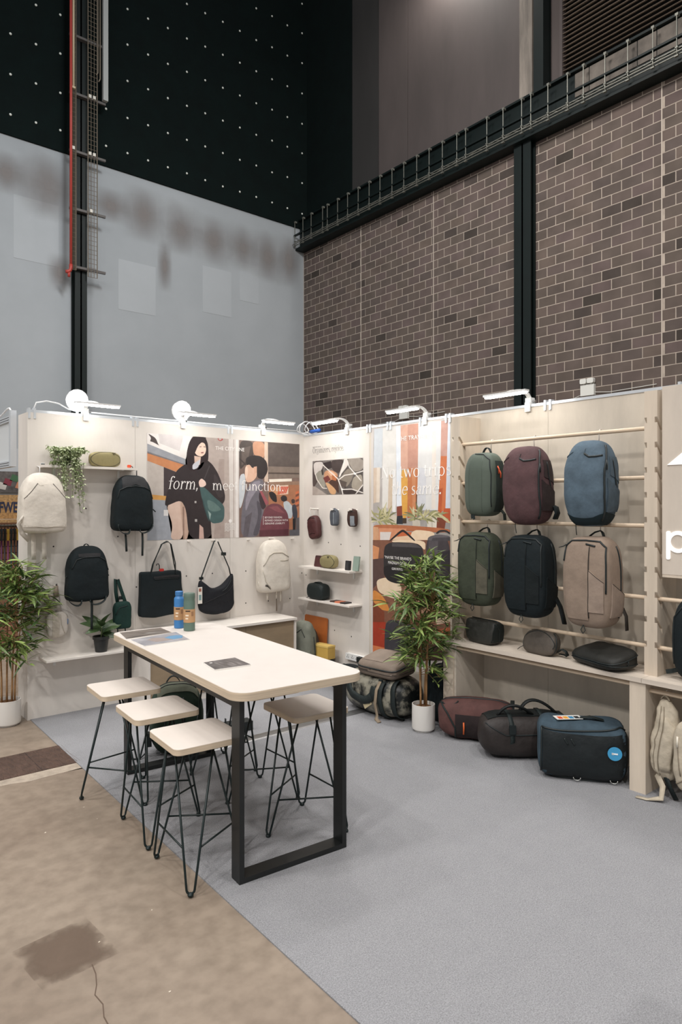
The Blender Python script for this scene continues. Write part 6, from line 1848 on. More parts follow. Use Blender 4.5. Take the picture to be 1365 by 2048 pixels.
m_tw = M('print_white', (244, 240, 236), 0.5)
m_tg = M('print_grey', (110, 104, 100), 0.6)
CITY = [((200,190,185),[(0.007,0.974),(0.872,0.971),(0.872,-0.001),(0.007,0.001)]),
 ((226,220,216),[(0.007,0.974),(0.459,0.972),(0.377,0.726),(0.007,0.859)]),
 ((205,198,196),[(0.114,0.973),(0.364,0.972),(0.323,0.822),(0.127,0.884)]),
 ((70,60,58),[(0.011,0.972),(0.089,0.93),(0.114,0.871),(0.127,0.86),(0.083,0.881),(0.057,0.892),(0.032,0.896),(0.045,0.927)]),
 ((150,152,158),[(0.007,0.874),(0.384,0.751),(0.384,0.701),(0.007,0.805)]),
 ((120,118,122),[(0.007,0.805),(0.384,0.701),(0.377,0.689),(0.007,0.791)]),
 ((196,132,90),[(0.007,0.788),(0.37,0.695),(0.303,0.625),(0.007,0.72)]),
 ((188,178,170),[(0.007,0.72),(0.303,0.625),(0.231,0.331),(0.007,0.401)]),
 ((66,56,58),[(0.166,0.669),(0.297,0.625),(0.211,0.306),(0.166,0.306)]),
 ((208,155,86),[(0.007,0.419),(0.192,0.403),(0.185,0.364),(0.007,0.372)]),
 ((160,164,172),[(0.007,0.372),(0.185,0.364),(0.251,-0.001),(0.007,0.001)]),
 ((225,222,220),[(0.166,0.276),(0.211,0.276),(0.211,0.221),(0.166,0.222)]),
 ((180,166,158),[(0.598,0.969),(0.875,0.971),(0.872,-0.001),(0.661,-0.006)]),
 ((168,152,144),[(0.74,0.767),(0.799,0.769),(0.799,-0.003),(0.683,-0.006)]),
 ((216,208,202),[(0.846,0.97),(0.965,0.966),(0.965,-0.001),(0.864,-0.001)]),
 ((186,172,164),[(0.899,0.969),(0.911,0.968),(0.911,0.001),(0.899,0.001)]),
 ((236,230,226),[(0.932,0.968),(0.95,0.968),(0.95,-0.001),(0.932,0.0)]),
 ((178,66,60),[(0.723,0.97),(0.749,0.977),(0.778,0.971),(0.784,0.955),(0.758,0.942),(0.732,0.948)]),
 ((190,176,168),[(0.733,0.967),(0.758,0.973),(0.772,0.964),(0.758,0.951),(0.738,0.953)]),
 ((214,186,170),[(0.185,0.324),(0.339,0.374),(0.37,0.306),(0.364,-0.002),(0.228,-0.001),(0.257,0.135)]),
 ((196,166,148),[(0.323,0.368),(0.384,0.343),(0.442,0.257),(0.407,-0.001),(0.364,-0.001)]),
 ((150,122,108),[(0.353,0.306),(0.372,0.306),(0.372,-0.002),(0.358,-0.002)]),
 ((48,40,42),[(0.391,0.714),(0.284,0.636),(0.198,0.44),(0.176,0.33),(0.189,0.309),(0.337,0.37),(0.391,0.281),(0.42,0.0),(0.661,-0.004),(0.647,0.192),(0.683,0.255),(0.799,0.345),(0.81,0.422),(0.74,0.613),(0.669,0.713),(0.598,0.76),(0.542,0.658),(0.452,0.654)]),
 ((206,172,160),[(0.53,0.137),(0.569,0.105),(0.577,-0.002),(0.525,-0.002)]),
 ((44,32,34),[(0.401,0.69),(0.393,0.801),(0.418,0.901),(0.453,0.963),(0.528,0.978),(0.592,0.969),(0.623,0.901),(0.626,0.762),(0.606,0.723),(0.556,0.733),(0.5,0.644),(0.431,0.641)]),
 ((234,202,184),[(0.514,0.894),(0.549,0.921),(0.586,0.911),(0.602,0.855),(0.589,0.808),(0.55,0.78),(0.503,0.791),(0.475,0.823),(0.483,0.855)]),
 ((44,32,34),[(0.486,0.918),(0.556,0.949),(0.598,0.899),(0.556,0.922),(0.514,0.884),(0.479,0.805),(0.465,0.804)]),
 ((216,186,168),[(0.475,0.786),(0.544,0.778),(0.536,0.707),(0.479,0.678)]),
 ((202,202,208),[(0.456,0.704),(0.514,0.742),(0.544,0.758),(0.514,0.672),(0.456,0.652)]),
 ((150,90,84),[(0.544,0.823),(0.575,0.829),(0.569,0.814),(0.547,0.813)]),
 ((70,50,48),[(0.53,0.876),(0.55,0.88),(0.55,0.874),(0.53,0.87)]),
 ((70,50,48),[(0.572,0.881),(0.592,0.879),(0.591,0.872),(0.572,0.875)]),
 ((70,64,66),[(0.632,0.701),(0.643,0.696),(0.586,0.568),(0.575,0.573)]),
 ((60,52,54),[(0.683,0.637),(0.74,0.562),(0.799,0.409),(0.74,0.383),(0.683,0.484)]),
 ((68,94,94),[(0.528,0.507),(0.586,0.489),(0.683,0.402),(0.799,0.319),(0.8,0.203),(0.772,0.152),(0.654,0.14),(0.6,0.256),(0.553,0.382)]),
 ((96,120,116),[(0.605,0.376),(0.683,0.351),(0.777,0.274),(0.683,0.255),(0.626,0.275)]),
 ((52,76,76),[(0.553,0.407),(0.598,0.275),(0.64,0.154),(0.619,0.18),(0.569,0.319)]),
 ((150,170,165),[(0.619,0.268),(0.654,0.236),(0.64,0.179),(0.629,0.23)]),
 ((236,206,192),[(0.519,0.544),(0.55,0.577),(0.592,0.548),(0.602,0.514),(0.569,0.492),(0.53,0.492)]),
 ((180,176,172),[(0.478,0.359),(0.497,0.359),(0.497,0.339),(0.478,0.339)]),
 ((180,176,172),[(0.481,0.188),(0.505,0.187),(0.505,0.162),(0.481,0.163)]),
 ((122,100,92),[(0.965,0.966),(1.706,0.968),(1.706,-0.002),(0.965,-0.001)]),
 ((72,62,58),[(0.965,0.966),(1.128,0.966),(1.139,0.818),(1.038,0.727),(0.965,0.659)]),
 ((96,84,78),[(0.993,0.883),(1.1,0.915),(1.069,0.781),(0.993,0.712)]),
 ((190,142,114),[(1.119,0.965),(1.27,0.964),(1.265,0.79),(1.163,0.819),(1.131,0.837)]),
 ((92,82,78),[(1.302,0.964),(1.703,0.965),(1.703,0.726),(1.302,0.717)]),
 ((206,184,166),[(1.264,0.965),(1.306,0.963),(1.309,0.556),(1.264,0.561)]),
 ((128,114,104),[(1.309,0.718),(1.703,0.723),(1.703,0.611),(1.309,0.596)]),
 ((84,72,66),[(1.309,0.657),(1.703,0.663),(1.703,0.647),(1.309,0.641)]),
 ((236,228,214),[(1.319,0.587),(1.607,0.601),(1.607,0.572),(1.322,0.556)]),
 ((150,120,100),[(1.314,0.556),(1.703,0.575),(1.703,0.53),(1.314,0.515)]),
 ((168,114,84),[(1.314,0.522),(1.703,0.537),(1.703,0.068),(1.314,0.063)]),
 ((206,150,110),[(1.33,0.502),(1.453,0.508),(1.453,0.429),(1.33,0.421)]),
 ((224,200,180),[(1.453,0.525),(1.561,0.531),(1.561,0.437),(1.453,0.429)]),
 ((206,84,60),[(1.423,0.432),(1.439,0.432),(1.482,0.514),(1.466,0.514)]),
 ((206,84,60),[(1.446,0.435),(1.462,0.435),(1.502,0.515),(1.486,0.515)]),
 ((206,84,60),[(1.469,0.438),(1.486,0.438),(1.522,0.515),(1.506,0.515)]),
 ((206,84,60),[(1.492,0.441),(1.509,0.441),(1.543,0.516),(1.526,0.515)]),
 ((206,84,60),[(1.516,0.444),(1.533,0.444),(1.563,0.516),(1.546,0.516)]),
 ((206,110,70),[(1.655,0.459),(1.699,0.474),(1.699,0.453),(1.655,0.434)]),
 ((120,70,56),[(1.655,0.431),(1.699,0.446),(1.699,0.425),(1.655,0.406)]),
 ((206,110,70),[(1.655,0.404),(1.699,0.418),(1.699,0.397),(1.655,0.378)]),
 ((120,70,56),[(1.655,0.376),(1.699,0.39),(1.699,0.369),(1.655,0.351)]),
 ((206,110,70),[(1.655,0.348),(1.699,0.362),(1.699,0.341),(1.655,0.323)]),
 ((120,70,56),[(1.655,0.32),(1.699,0.334),(1.699,0.313),(1.655,0.295)]),
 ((40,36,38),[(1.314,0.455),(1.362,0.462),(1.411,0.429),(1.42,0.347),(1.37,0.36),(1.33,0.401)]),
 ((48,42,44),[(1.462,0.402),(1.494,0.426),(1.539,0.416),(1.549,0.375),(1.511,0.354),(1.472,0.368)]),
 ((190,198,204),[(1.494,0.354),(1.553,0.368),(1.621,0.306),(1.612,0.181),(1.544,0.182),(1.511,0.279)]),
 ((60,62,72),[(1.603,0.32),(1.655,0.334),(1.681,0.25),(1.675,0.167),(1.621,0.181)]),
 ((70,54,52),[(1.597,0.375),(1.621,0.389),(1.648,0.376),(1.644,0.341),(1.607,0.337)]),
 ((40,38,42),[(1.617,0.181),(1.658,0.181),(1.651,0.003),(1.621,0.001)]),
 ((96,90,92),[(1.658,0.181),(1.703,0.194),(1.703,0.061),(1.658,0.055)]),
 ((92,92,98),[(1.578,0.057),(1.706,0.066),(1.706,-0.002),(1.578,-0.002)]),
 ((204,208,212),[(0.965,0.617),(1.035,0.642),(1.038,0.464),(0.993,0.306),(0.965,0.28)]),
 ((222,182,158),[(1.035,0.701),(1.072,0.735),(1.116,0.701),(1.175,0.713),(1.172,0.606),(1.116,0.555),(1.048,0.546),(1.029,0.622)]),
 ((236,206,186),[(1.032,0.69),(1.057,0.715),(1.072,0.649),(1.048,0.57),(1.032,0.622)]),
 ((48,42,42),[(1.048,0.717),(1.038,0.79),(1.116,0.823),(1.222,0.82),(1.293,0.767),(1.309,0.67),(1.25,0.58),(1.175,0.597),(1.169,0.699),(1.116,0.693),(1.088,0.729)]),
 ((214,170,146),[(1.134,0.705),(1.172,0.713),(1.172,0.653),(1.144,0.636)]),
 ((62,52,50),[(0.971,0.79),(1.048,0.728),(1.038,0.717),(0.968,0.774)]),
 ((112,108,116),[(1.108,0.564),(1.242,0.594),(1.258,0.521),(1.202,0.453),(1.265,0.32),(1.207,-0.001),(0.985,0.001),(0.99,0.241),(1.038,0.451)]),
 ((146,140,150),[(1.116,0.551),(1.226,0.577),(1.178,0.479),(1.1,0.386),(1.038,0.24),(1.038,0.385)]),
 ((84,80,88),[(1.163,0.386),(1.242,0.306),(1.194,0.012),(1.116,0.015),(1.194,0.199)]),
 ((94,88,94),[(1.038,0.201),(1.116,0.253),(1.069,0.009),(1.008,0.004)]),
 ((60,50,54),[(1.202,0.466),(1.258,0.387),(1.29,0.306),(1.234,0.266),(1.194,0.386)]),
 ((156,86,92),[(1.202,0.469),(1.234,0.464),(1.319,0.34),(1.282,0.317)]),
 ((112,64,72),[(1.282,0.303),(1.354,0.34),(1.453,0.333),(1.549,0.251),(1.575,0.126),(1.563,0.0),(1.202,-0.001),(1.216,0.146),(1.254,0.252)]),
 ((136,80,86),[(1.314,0.299),(1.42,0.313),(1.519,0.237),(1.42,0.252)]),
 ((90,50,58),[(1.202,0.066),(1.563,0.071),(1.563,0.0),(1.202,-0.001)])]
TRAVEL = [((212,210,208),[(0.021,2.339),(0.984,2.334),(0.98,1.32),(0.012,1.283)]),
 ((200,204,208),[(0.03,2.335),(0.147,2.336),(0.138,1.964),(0.021,1.957)]),
 ((222,218,212),[(0.147,2.336),(0.322,2.337),(0.322,1.615),(0.138,1.585)]),
 ((208,188,168),[(0.019,1.97),(0.066,1.971),(0.057,1.646),(0.019,1.634)]),
 ((222,208,192),[(0.066,1.971),(0.112,1.972),(0.103,1.646),(0.057,1.646)]),
 ((205,186,164),[(0.227,1.9),(0.279,1.898),(0.27,1.561),(0.214,1.585)]),
 ((228,226,224),[(0.279,1.946),(0.322,1.944),(0.317,1.549),(0.274,1.561)]),
 ((222,226,232),[(0.322,2.337),(0.381,2.337),(0.398,1.597),(0.33,1.597)]),
 ((206,160,138),[(0.381,2.337),(0.471,2.337),(0.471,1.938),(0.384,1.942)]),
 ((216,160,74),[(0.384,1.942),(0.471,1.938),(0.468,1.515),(0.41,1.491),(0.394,1.615)]),
 ((188,138,118),[(0.471,2.337),(0.6,2.336),(0.598,1.945),(0.471,1.95)]),
 ((186,112,66),[(0.471,1.95),(0.598,1.945),(0.579,1.516),(0.466,1.503)]),
 ((198,134,92),[(0.521,1.948),(0.57,1.946),(0.562,1.586),(0.53,1.586)]),
 ((216,214,212),[(0.603,2.337),(0.867,2.332),(0.852,1.576),(0.587,1.574)]),
 ((204,204,208),[(0.603,1.944),(0.696,1.946),(0.688,1.575),(0.591,1.574)]),
 ((224,214,204),[(0.765,2.265),(0.811,2.267),(0.803,1.587),(0.758,1.586)]),
 ((96,60,46),[(0.575,1.714),(0.587,1.713),(0.583,1.551),(0.573,1.551)]),
 ((190,146,132),[(0.867,2.33),(0.945,2.329),(0.937,2.029),(0.862,2.034)]),
 ((200,112,66),[(0.862,2.034),(0.937,2.029),(0.922,1.587),(0.829,1.542)]),
 ((182,86,46),[(0.841,1.755),(0.885,1.765),(0.87,1.553),(0.833,1.542)]),
 ((206,212,222),[(0.945,2.332),(0.984,2.333),(0.979,1.593),(0.915,1.592)]),
 ((132,66,50),[(0.332,1.606),(0.399,1.614),(0.402,1.511),(0.334,1.502)]),
 ((44,46,52),[(0.334,1.52),(0.406,1.526),(0.41,1.449),(0.326,1.448)]),
 ((66,52,40),[(0.406,1.503),(0.456,1.503),(0.456,1.456),(0.406,1.455)]),
 ((186,84,46),[(0.901,1.591),(0.977,1.591),(0.976,1.466),(0.863,1.486)]),
 ((120,60,40),[(0.818,1.519),(0.922,1.498),(0.907,1.42),(0.803,1.423)]),
 ((206,196,178),[(0.235,1.537),(0.334,1.526),(0.326,1.442),(0.227,1.44)]),
 ((214,206,192),[(0.696,1.529),(0.822,1.53),(0.814,1.418),(0.712,1.415)]),
 ((186,176,160),[(0.754,1.524),(0.765,1.524),(0.769,1.417),(0.761,1.417)]),
 ((196,186,170),[(0.521,1.504),(0.618,1.505),(0.626,1.419),(0.538,1.423)]),
 ((204,196,160),[(0.119,1.5),(0.157,1.485),(0.234,1.465),(0.169,1.501),(0.124,1.507)]),
 ((120,120,84),[(0.219,1.506),(0.287,1.536),(0.343,1.559),(0.275,1.551),(0.214,1.512)]),
 ((120,120,84),[(0.073,1.497),(0.15,1.486),(0.202,1.47),(0.159,1.502),(0.076,1.503)]),
 ((120,120,84),[(0.113,1.479),(0.147,1.533),(0.146,1.572),(0.123,1.538),(0.103,1.481)]),
 ((204,196,160),[(0.162,1.485),(0.198,1.44),(0.272,1.386),(0.218,1.45),(0.17,1.489)]),
 ((150,148,104),[(0.188,1.463),(0.3,1.444),(0.394,1.419),(0.309,1.46),(0.191,1.469)]),
 ((204,196,160),[(0.204,1.471),(0.206,1.542),(0.188,1.595),(0.182,1.541),(0.194,1.47)]),
 ((150,148,104),[(0.131,1.496),(0.197,1.507),(0.277,1.513),(0.195,1.524),(0.13,1.503)]),
 ((120,120,84),[(0.214,1.485),(0.26,1.445),(0.311,1.395),(0.28,1.455),(0.222,1.489)]),
 ((204,196,160),[(0.065,1.463),(0.135,1.423),(0.208,1.376),(0.152,1.436),(0.072,1.468)]),
 ((120,120,84),[(0.176,1.493),(0.248,1.48),(0.322,1.462),(0.257,1.496),(0.18,1.499)]),
 ((186,178,136),[(0.091,1.471),(0.127,1.444),(0.171,1.408),(0.147,1.455),(0.099,1.475)]),
 ((150,148,104),[(0.101,1.507),(0.165,1.457),(0.253,1.399),(0.184,1.469),(0.108,1.512)]),
 ((120,120,84),[(0.181,1.465),(0.169,1.552),(0.171,1.62),(0.144,1.551),(0.171,1.465)]),
 ((150,148,104),[(0.162,1.466),(0.238,1.462),(0.291,1.453),(0.243,1.479),(0.164,1.473)]),
 ((186,178,136),[(0.128,1.501),(0.187,1.492),(0.26,1.479),(0.195,1.509),(0.131,1.508)]),
 ((120,120,84),[(0.064,1.499),(0.131,1.496),(0.18,1.489),(0.135,1.513),(0.066,1.505)]),
 ((150,148,104),[(0.133,1.502),(0.125,1.572),(0.067,1.619),(0.101,1.566),(0.124,1.5)]),
 ((150,148,104),[(0.08,1.475),(0.093,1.446),(0.148,1.406),(0.115,1.455),(0.089,1.479)]),
 ((120,120,84),[(0.112,1.506),(0.208,1.542),(0.269,1.57),(0.196,1.557),(0.107,1.512)]),
 ((204,196,160),[(0.221,1.488),(0.247,1.547),(0.272,1.593),(0.224,1.553),(0.211,1.49)]),
 ((186,178,136),[(0.131,1.476),(0.197,1.497),(0.262,1.512),(0.19,1.513),(0.128,1.483)]),
 ((186,178,136),[(0.1,1.496),(0.149,1.515),(0.211,1.528),(0.141,1.531),(0.097,1.502)]),
 ((150,148,104),[(0.111,1.464),(0.178,1.473),(0.254,1.478),(0.175,1.49),(0.11,1.471)]),
 ((150,148,104),[(0.207,1.481),(0.199,1.545),(0.152,1.585),(0.176,1.539),(0.198,1.479)]),
 ((186,178,136),[(0.093,1.464),(0.17,1.484),(0.211,1.498),(0.162,1.5),(0.09,1.471)]),
 ((166,160,112),[(0.191,1.494),(0.183,1.562),(0.134,1.608),(0.16,1.557),(0.182,1.492)]),
 ((204,196,160),[(0.191,1.508),(0.195,1.583),(0.186,1.639),(0.17,1.582),(0.182,1.507)]),
 ((166,160,112),[(0.217,1.491),(0.242,1.566),(0.281,1.627),(0.219,1.571),(0.207,1.493)]),
 ((204,196,160),[(0.17,1.52),(0.187,1.599),(0.209,1.662),(0.163,1.602),(0.16,1.522)]),
 ((186,178,136),[(0.21,1.516),(0.126,1.57),(0.064,1.596),(0.11,1.557),(0.203,1.511)]),
 ((186,178,136),[(0.081,1.481),(0.145,1.55),(0.171,1.605),(0.123,1.558),(0.072,1.485)]),
 ((166,160,112),[(0.094,1.493),(0.018,1.552),(-0.062,1.584),(0.0,1.539),(0.087,1.487)]),
 ((166,160,112),[(0.144,1.526),(0.05,1.55),(-0.014,1.543),(0.045,1.533),(0.142,1.519)]),
 ((150,148,104),[(0.104,1.484),(0.116,1.548),(0.14,1.597),(0.091,1.552),(0.094,1.486)]),
 ((150,148,104),[(0.06,1.485),(-0.008,1.511),(-0.107,1.504),(-0.014,1.493),(0.058,1.478)]),
 ((204,196,160),[(0.09,1.478),(0.007,1.478),(-0.065,1.445),(0.013,1.461),(0.092,1.472)]),
 ((120,120,84),[(0.07,1.481),(0.004,1.495),(-0.085,1.476),(0.004,1.477),(0.07,1.474)]),
 ((186,178,136),[(0.672,1.492),(0.686,1.551),(0.71,1.596),(0.665,1.555),(0.664,1.494)]),
 ((120,120,84),[(0.619,1.524),(0.6,1.603),(0.561,1.663),(0.579,1.599),(0.61,1.522)]),
 ((166,160,112),[(0.568,1.508),(0.504,1.531),(0.446,1.523),(0.499,1.515),(0.566,1.502)]),
 ((150,148,104),[(0.569,1.501),(0.504,1.505),(0.467,1.479),(0.509,1.489),(0.571,1.495)]),
 ((120,120,84),[(0.619,1.524),(0.653,1.589),(0.685,1.643),(0.632,1.596),(0.611,1.526)]),
 ((166,160,112),[(0.689,1.498),(0.772,1.539),(0.834,1.572),(0.76,1.552),(0.684,1.503)]),
 ((166,160,112),[(0.676,1.496),(0.6,1.513),(0.516,1.499),(0.598,1.497),(0.675,1.49)]),
 ((120,120,84),[(0.612,1.524),(0.556,1.572),(0.471,1.592),(0.543,1.559),(0.607,1.519)]),
 ((166,160,112),[(0.607,1.503),(0.544,1.502),(0.473,1.47),(0.55,1.486),(0.609,1.497)]),
 ((166,160,112),[(0.598,1.498),(0.686,1.487),(0.786,1.471),(0.692,1.502),(0.6,1.505)]),
 ((120,120,84),[(0.639,1.49),(0.58,1.51),(0.528,1.5),(0.576,1.494),(0.638,1.484)]),
 ((150,148,104),[(0.551,1.524),(0.629,1.549),(0.671,1.569),(0.62,1.564),(0.547,1.53)]),
 ((204,196,160),[(0.684,1.525),(0.612,1.572),(0.523,1.592),(0.6,1.558),(0.679,1.519)]),
 ((186,178,136),[(0.561,1.486),(0.544,1.566),(0.478,1.625),(0.523,1.56),(0.553,1.483)]),
 ((120,120,84),[(0.657,1.502),(0.645,1.571),(0.595,1.618),(0.624,1.565),(0.648,1.499)]),
 ((186,178,136),[(0.673,1.521),(0.593,1.553),(0.505,1.556),(0.586,1.538),(0.67,1.515)]),
 ((204,196,160),[(0.594,1.496),(0.671,1.517),(0.71,1.533),(0.664,1.532),(0.591,1.502)]),
 ((120,120,84),[(0.595,1.507),(0.636,1.584),(0.655,1.648),(0.615,1.589),(0.587,1.509)]),
 ((204,196,160),[(0.644,1.497),(0.715,1.49),(0.796,1.479),(0.719,1.506),(0.646,1.504)]),
 ((120,120,84),[(0.56,1.483),(0.57,1.536),(0.53,1.568),(0.548,1.532),(0.551,1.482)]),
 ((204,196,160),[(0.563,1.516),(0.553,1.575),(0.542,1.614),(0.53,1.573),(0.554,1.515)]),
 ((150,148,104),[(0.568,1.52),(0.469,1.542),(0.379,1.534),(0.466,1.526),(0.567,1.514)]),
 ((120,120,84),[(0.642,1.5),(0.74,1.486),(0.814,1.466),(0.747,1.501),(0.645,1.507)]),
 ((150,148,104),[(0.65,1.517),(0.694,1.486),(0.725,1.445),(0.712,1.495),(0.657,1.521)]),
 ((186,178,136),[(0.685,1.513),(0.741,1.499),(0.781,1.48),(0.751,1.514),(0.689,1.519)]),
 ((166,160,112),[(0.685,1.491),(0.643,1.549),(0.572,1.583),(0.626,1.539),(0.678,1.487)]),
 ((186,178,136),[(0.674,1.519),(0.717,1.545),(0.754,1.565),(0.704,1.558),(0.669,1.524)]),
 ((120,120,84),[(0.557,1.523),(0.498,1.556),(0.407,1.558),(0.49,1.54),(0.554,1.517)]),
 ((150,148,104),[(0.594,1.509),(0.612,1.572),(0.633,1.621),(0.59,1.576),(0.585,1.51)]),
 ((186,178,136),[(0.674,1.526),(0.727,1.561),(0.737,1.587),(0.71,1.571),(0.668,1.53)]),
 ((150,148,104),[(0.778,1.549),(0.812,1.532),(0.871,1.508),(0.824,1.545),(0.783,1.555)]),
 ((204,196,160),[(0.722,1.511),(0.821,1.514),(0.89,1.513),(0.822,1.53),(0.722,1.518)]),
 ((120,120,84),[(0.768,1.541),(0.822,1.536),(0.881,1.526),(0.827,1.551),(0.77,1.547)]),
 ((186,178,136),[(0.818,1.523),(0.88,1.511),(0.971,1.496),(0.885,1.526),(0.82,1.529)]),
 ((120,120,84),[(0.786,1.536),(0.881,1.518),(0.956,1.496),(0.888,1.533),(0.789,1.542)]),
 ((150,148,104),[(0.731,1.535),(0.77,1.556),(0.826,1.572),(0.761,1.57),(0.727,1.541)]),
 ((150,148,104),[(0.832,1.534),(0.894,1.546),(0.976,1.554),(0.891,1.562),(0.831,1.54)]),
 ((150,148,104),[(0.779,1.538),(0.845,1.542),(0.928,1.542),(0.845,1.558),(0.779,1.544)]),
 ((166,160,112),[(0.714,1.535),(0.791,1.526),(0.869,1.513),(0.795,1.542),(0.716,1.541)]),
 ((150,148,104),[(0.729,1.537),(0.794,1.56),(0.822,1.576),(0.784,1.574),(0.726,1.543)]),
 ((120,120,84),[(0.723,1.538),(0.792,1.505),(0.855,1.464),(0.805,1.517),(0.728,1.543)]),
 ((204,196,160),[(0.752,1.522),(0.798,1.547),(0.865,1.566),(0.789,1.561),(0.748,1.528)]),
 ((196,188,146),[(0.818,1.547),(0.878,1.537),(0.976,1.483),(0.973,1.46),(0.893,1.498)]),
 ((176,106,70),[(0.021,1.435),(0.339,1.442),(0.977,1.422),(0.977,1.384),(0.021,1.392)]),
 ((206,140,104),[(0.094,1.406),(0.456,1.409),(0.439,1.299),(0.094,1.286)]),
 ((214,206,200),[(0.112,1.37),(0.262,1.374),(0.235,1.292),(0.112,1.287)]),
 ((196,104,64),[(0.339,1.376),(0.521,1.381),(0.521,1.303),(0.347,1.296)]),
 ((206,156,120),[(0.016,1.417),(0.089,1.412),(0.094,1.286),(0.016,1.283)]),
 ((232,206,176),[(0.521,1.381),(0.586,1.404),(0.803,1.39),(0.773,1.312),(0.489,1.301)]),
 ((224,192,160),[(0.287,1.327),(0.521,1.352),(0.521,1.303),(0.287,1.294)]),
 ((124,82,64),[(0.012,1.291),(0.971,1.327),(0.971,0.321),(0.012,0.155)]),
 ((206,140,96),[(0.012,1.243),(0.101,1.223),(0.083,1.102),(0.012,1.11)]),
 ((84,62,58),[(0.012,1.11),(0.17,1.131),(0.17,0.953),(0.012,0.832)]),
 ((230,206,176),[(0.272,1.301),(0.687,1.317),(0.687,1.217),(0.595,1.291),(0.272,1.278)]),
 ((224,202,174),[(0.057,0.918),(0.204,0.958),(0.404,0.903),(0.372,0.761),(0.204,0.779),(0.083,0.814)]),
 ((206,134,64),[(0.012,0.834),(0.161,0.774),(0.255,0.643),(0.101,0.649),(0.012,0.711)]),
 ((120,60,40),[(0.012,0.711),(0.17,0.633),(0.17,0.526),(0.012,0.518)]),
 ((64,58,62),[(0.694,1.317),(0.776,1.342),(0.971,1.349),(0.971,0.856),(0.754,0.845),(0.687,0.939)]),
 ((84,78,82),[(0.724,1.307),(0.835,1.322),(0.82,1.103),(0.732,1.031)]),
 ((44,40,44),[(0.864,1.215),(0.971,1.242),(0.971,0.856),(0.864,0.856)]),
 ((44,41,43),[(0.161,1.237),(0.255,1.283),(0.571,1.287),(0.664,1.249),(0.674,1.038),(0.602,0.948),(0.355,0.904),(0.221,0.922),(0.161,0.976)]),
 ((30,28,30),[(0.161,1.071),(0.674,1.094),(0.674,1.038),(0.602,0.948),(0.355,0.904),(0.221,0.922),(0.161,0.976)]),
 ((78,74,76),[(0.272,1.275),(0.571,1.281),(0.641,1.246),(0.272,1.242)]),
 ((206,182,156),[(0.754,0.823),(0.971,0.856),(0.971,0.642),(0.82,0.601)]),
 ((156,120,96),[(0.437,0.911),(0.754,0.845),(0.747,0.657),(0.404,0.661)]),
 ((160,56,36),[(0.012,0.518),(0.187,0.54),(0.173,0.301),(0.012,0.3)]),
 ((206,120,76),[(0.012,0.3),(0.173,0.301),(0.17,0.194),(0.012,0.173)]),
 ((60,58,64),[(0.184,0.564),(0.404,0.58),(0.595,0.537),(0.564,0.262),(0.204,0.206),(0.167,0.277)]),
 ((44,42,48),[(0.372,0.541),(0.532,0.517),(0.516,0.254),(0.339,0.229)]),
 ((176,92,60),[(0.82,0.557),(0.971,0.599),(0.971,0.439),(0.849,0.452)]),
 ((70,50,44),[(0.595,0.413),(0.971,0.439),(0.971,0.321),(0.595,0.256)]),
 ((36,33,34),[(0.227,1.291),(0.389,1.398),(0.431,1.4),(0.574,1.305),(0.546,1.304),(0.423,1.379),(0.398,1.378),(0.257,1.292)]),
 ((40,38,40),[(0.803,1.378),(0.848,1.408),(0.922,1.412),(0.977,1.389),(0.977,1.373),(0.915,1.396),(0.856,1.391),(0.826,1.373)]),
 ((96,92,96),[(0.704,1.31),(0.727,1.348),(0.833,1.371),(0.977,1.362),(0.977,1.32)]),
 ((70,66,70),[(0.773,1.338),(0.977,1.351),(0.977,1.32),(0.758,1.312)])]
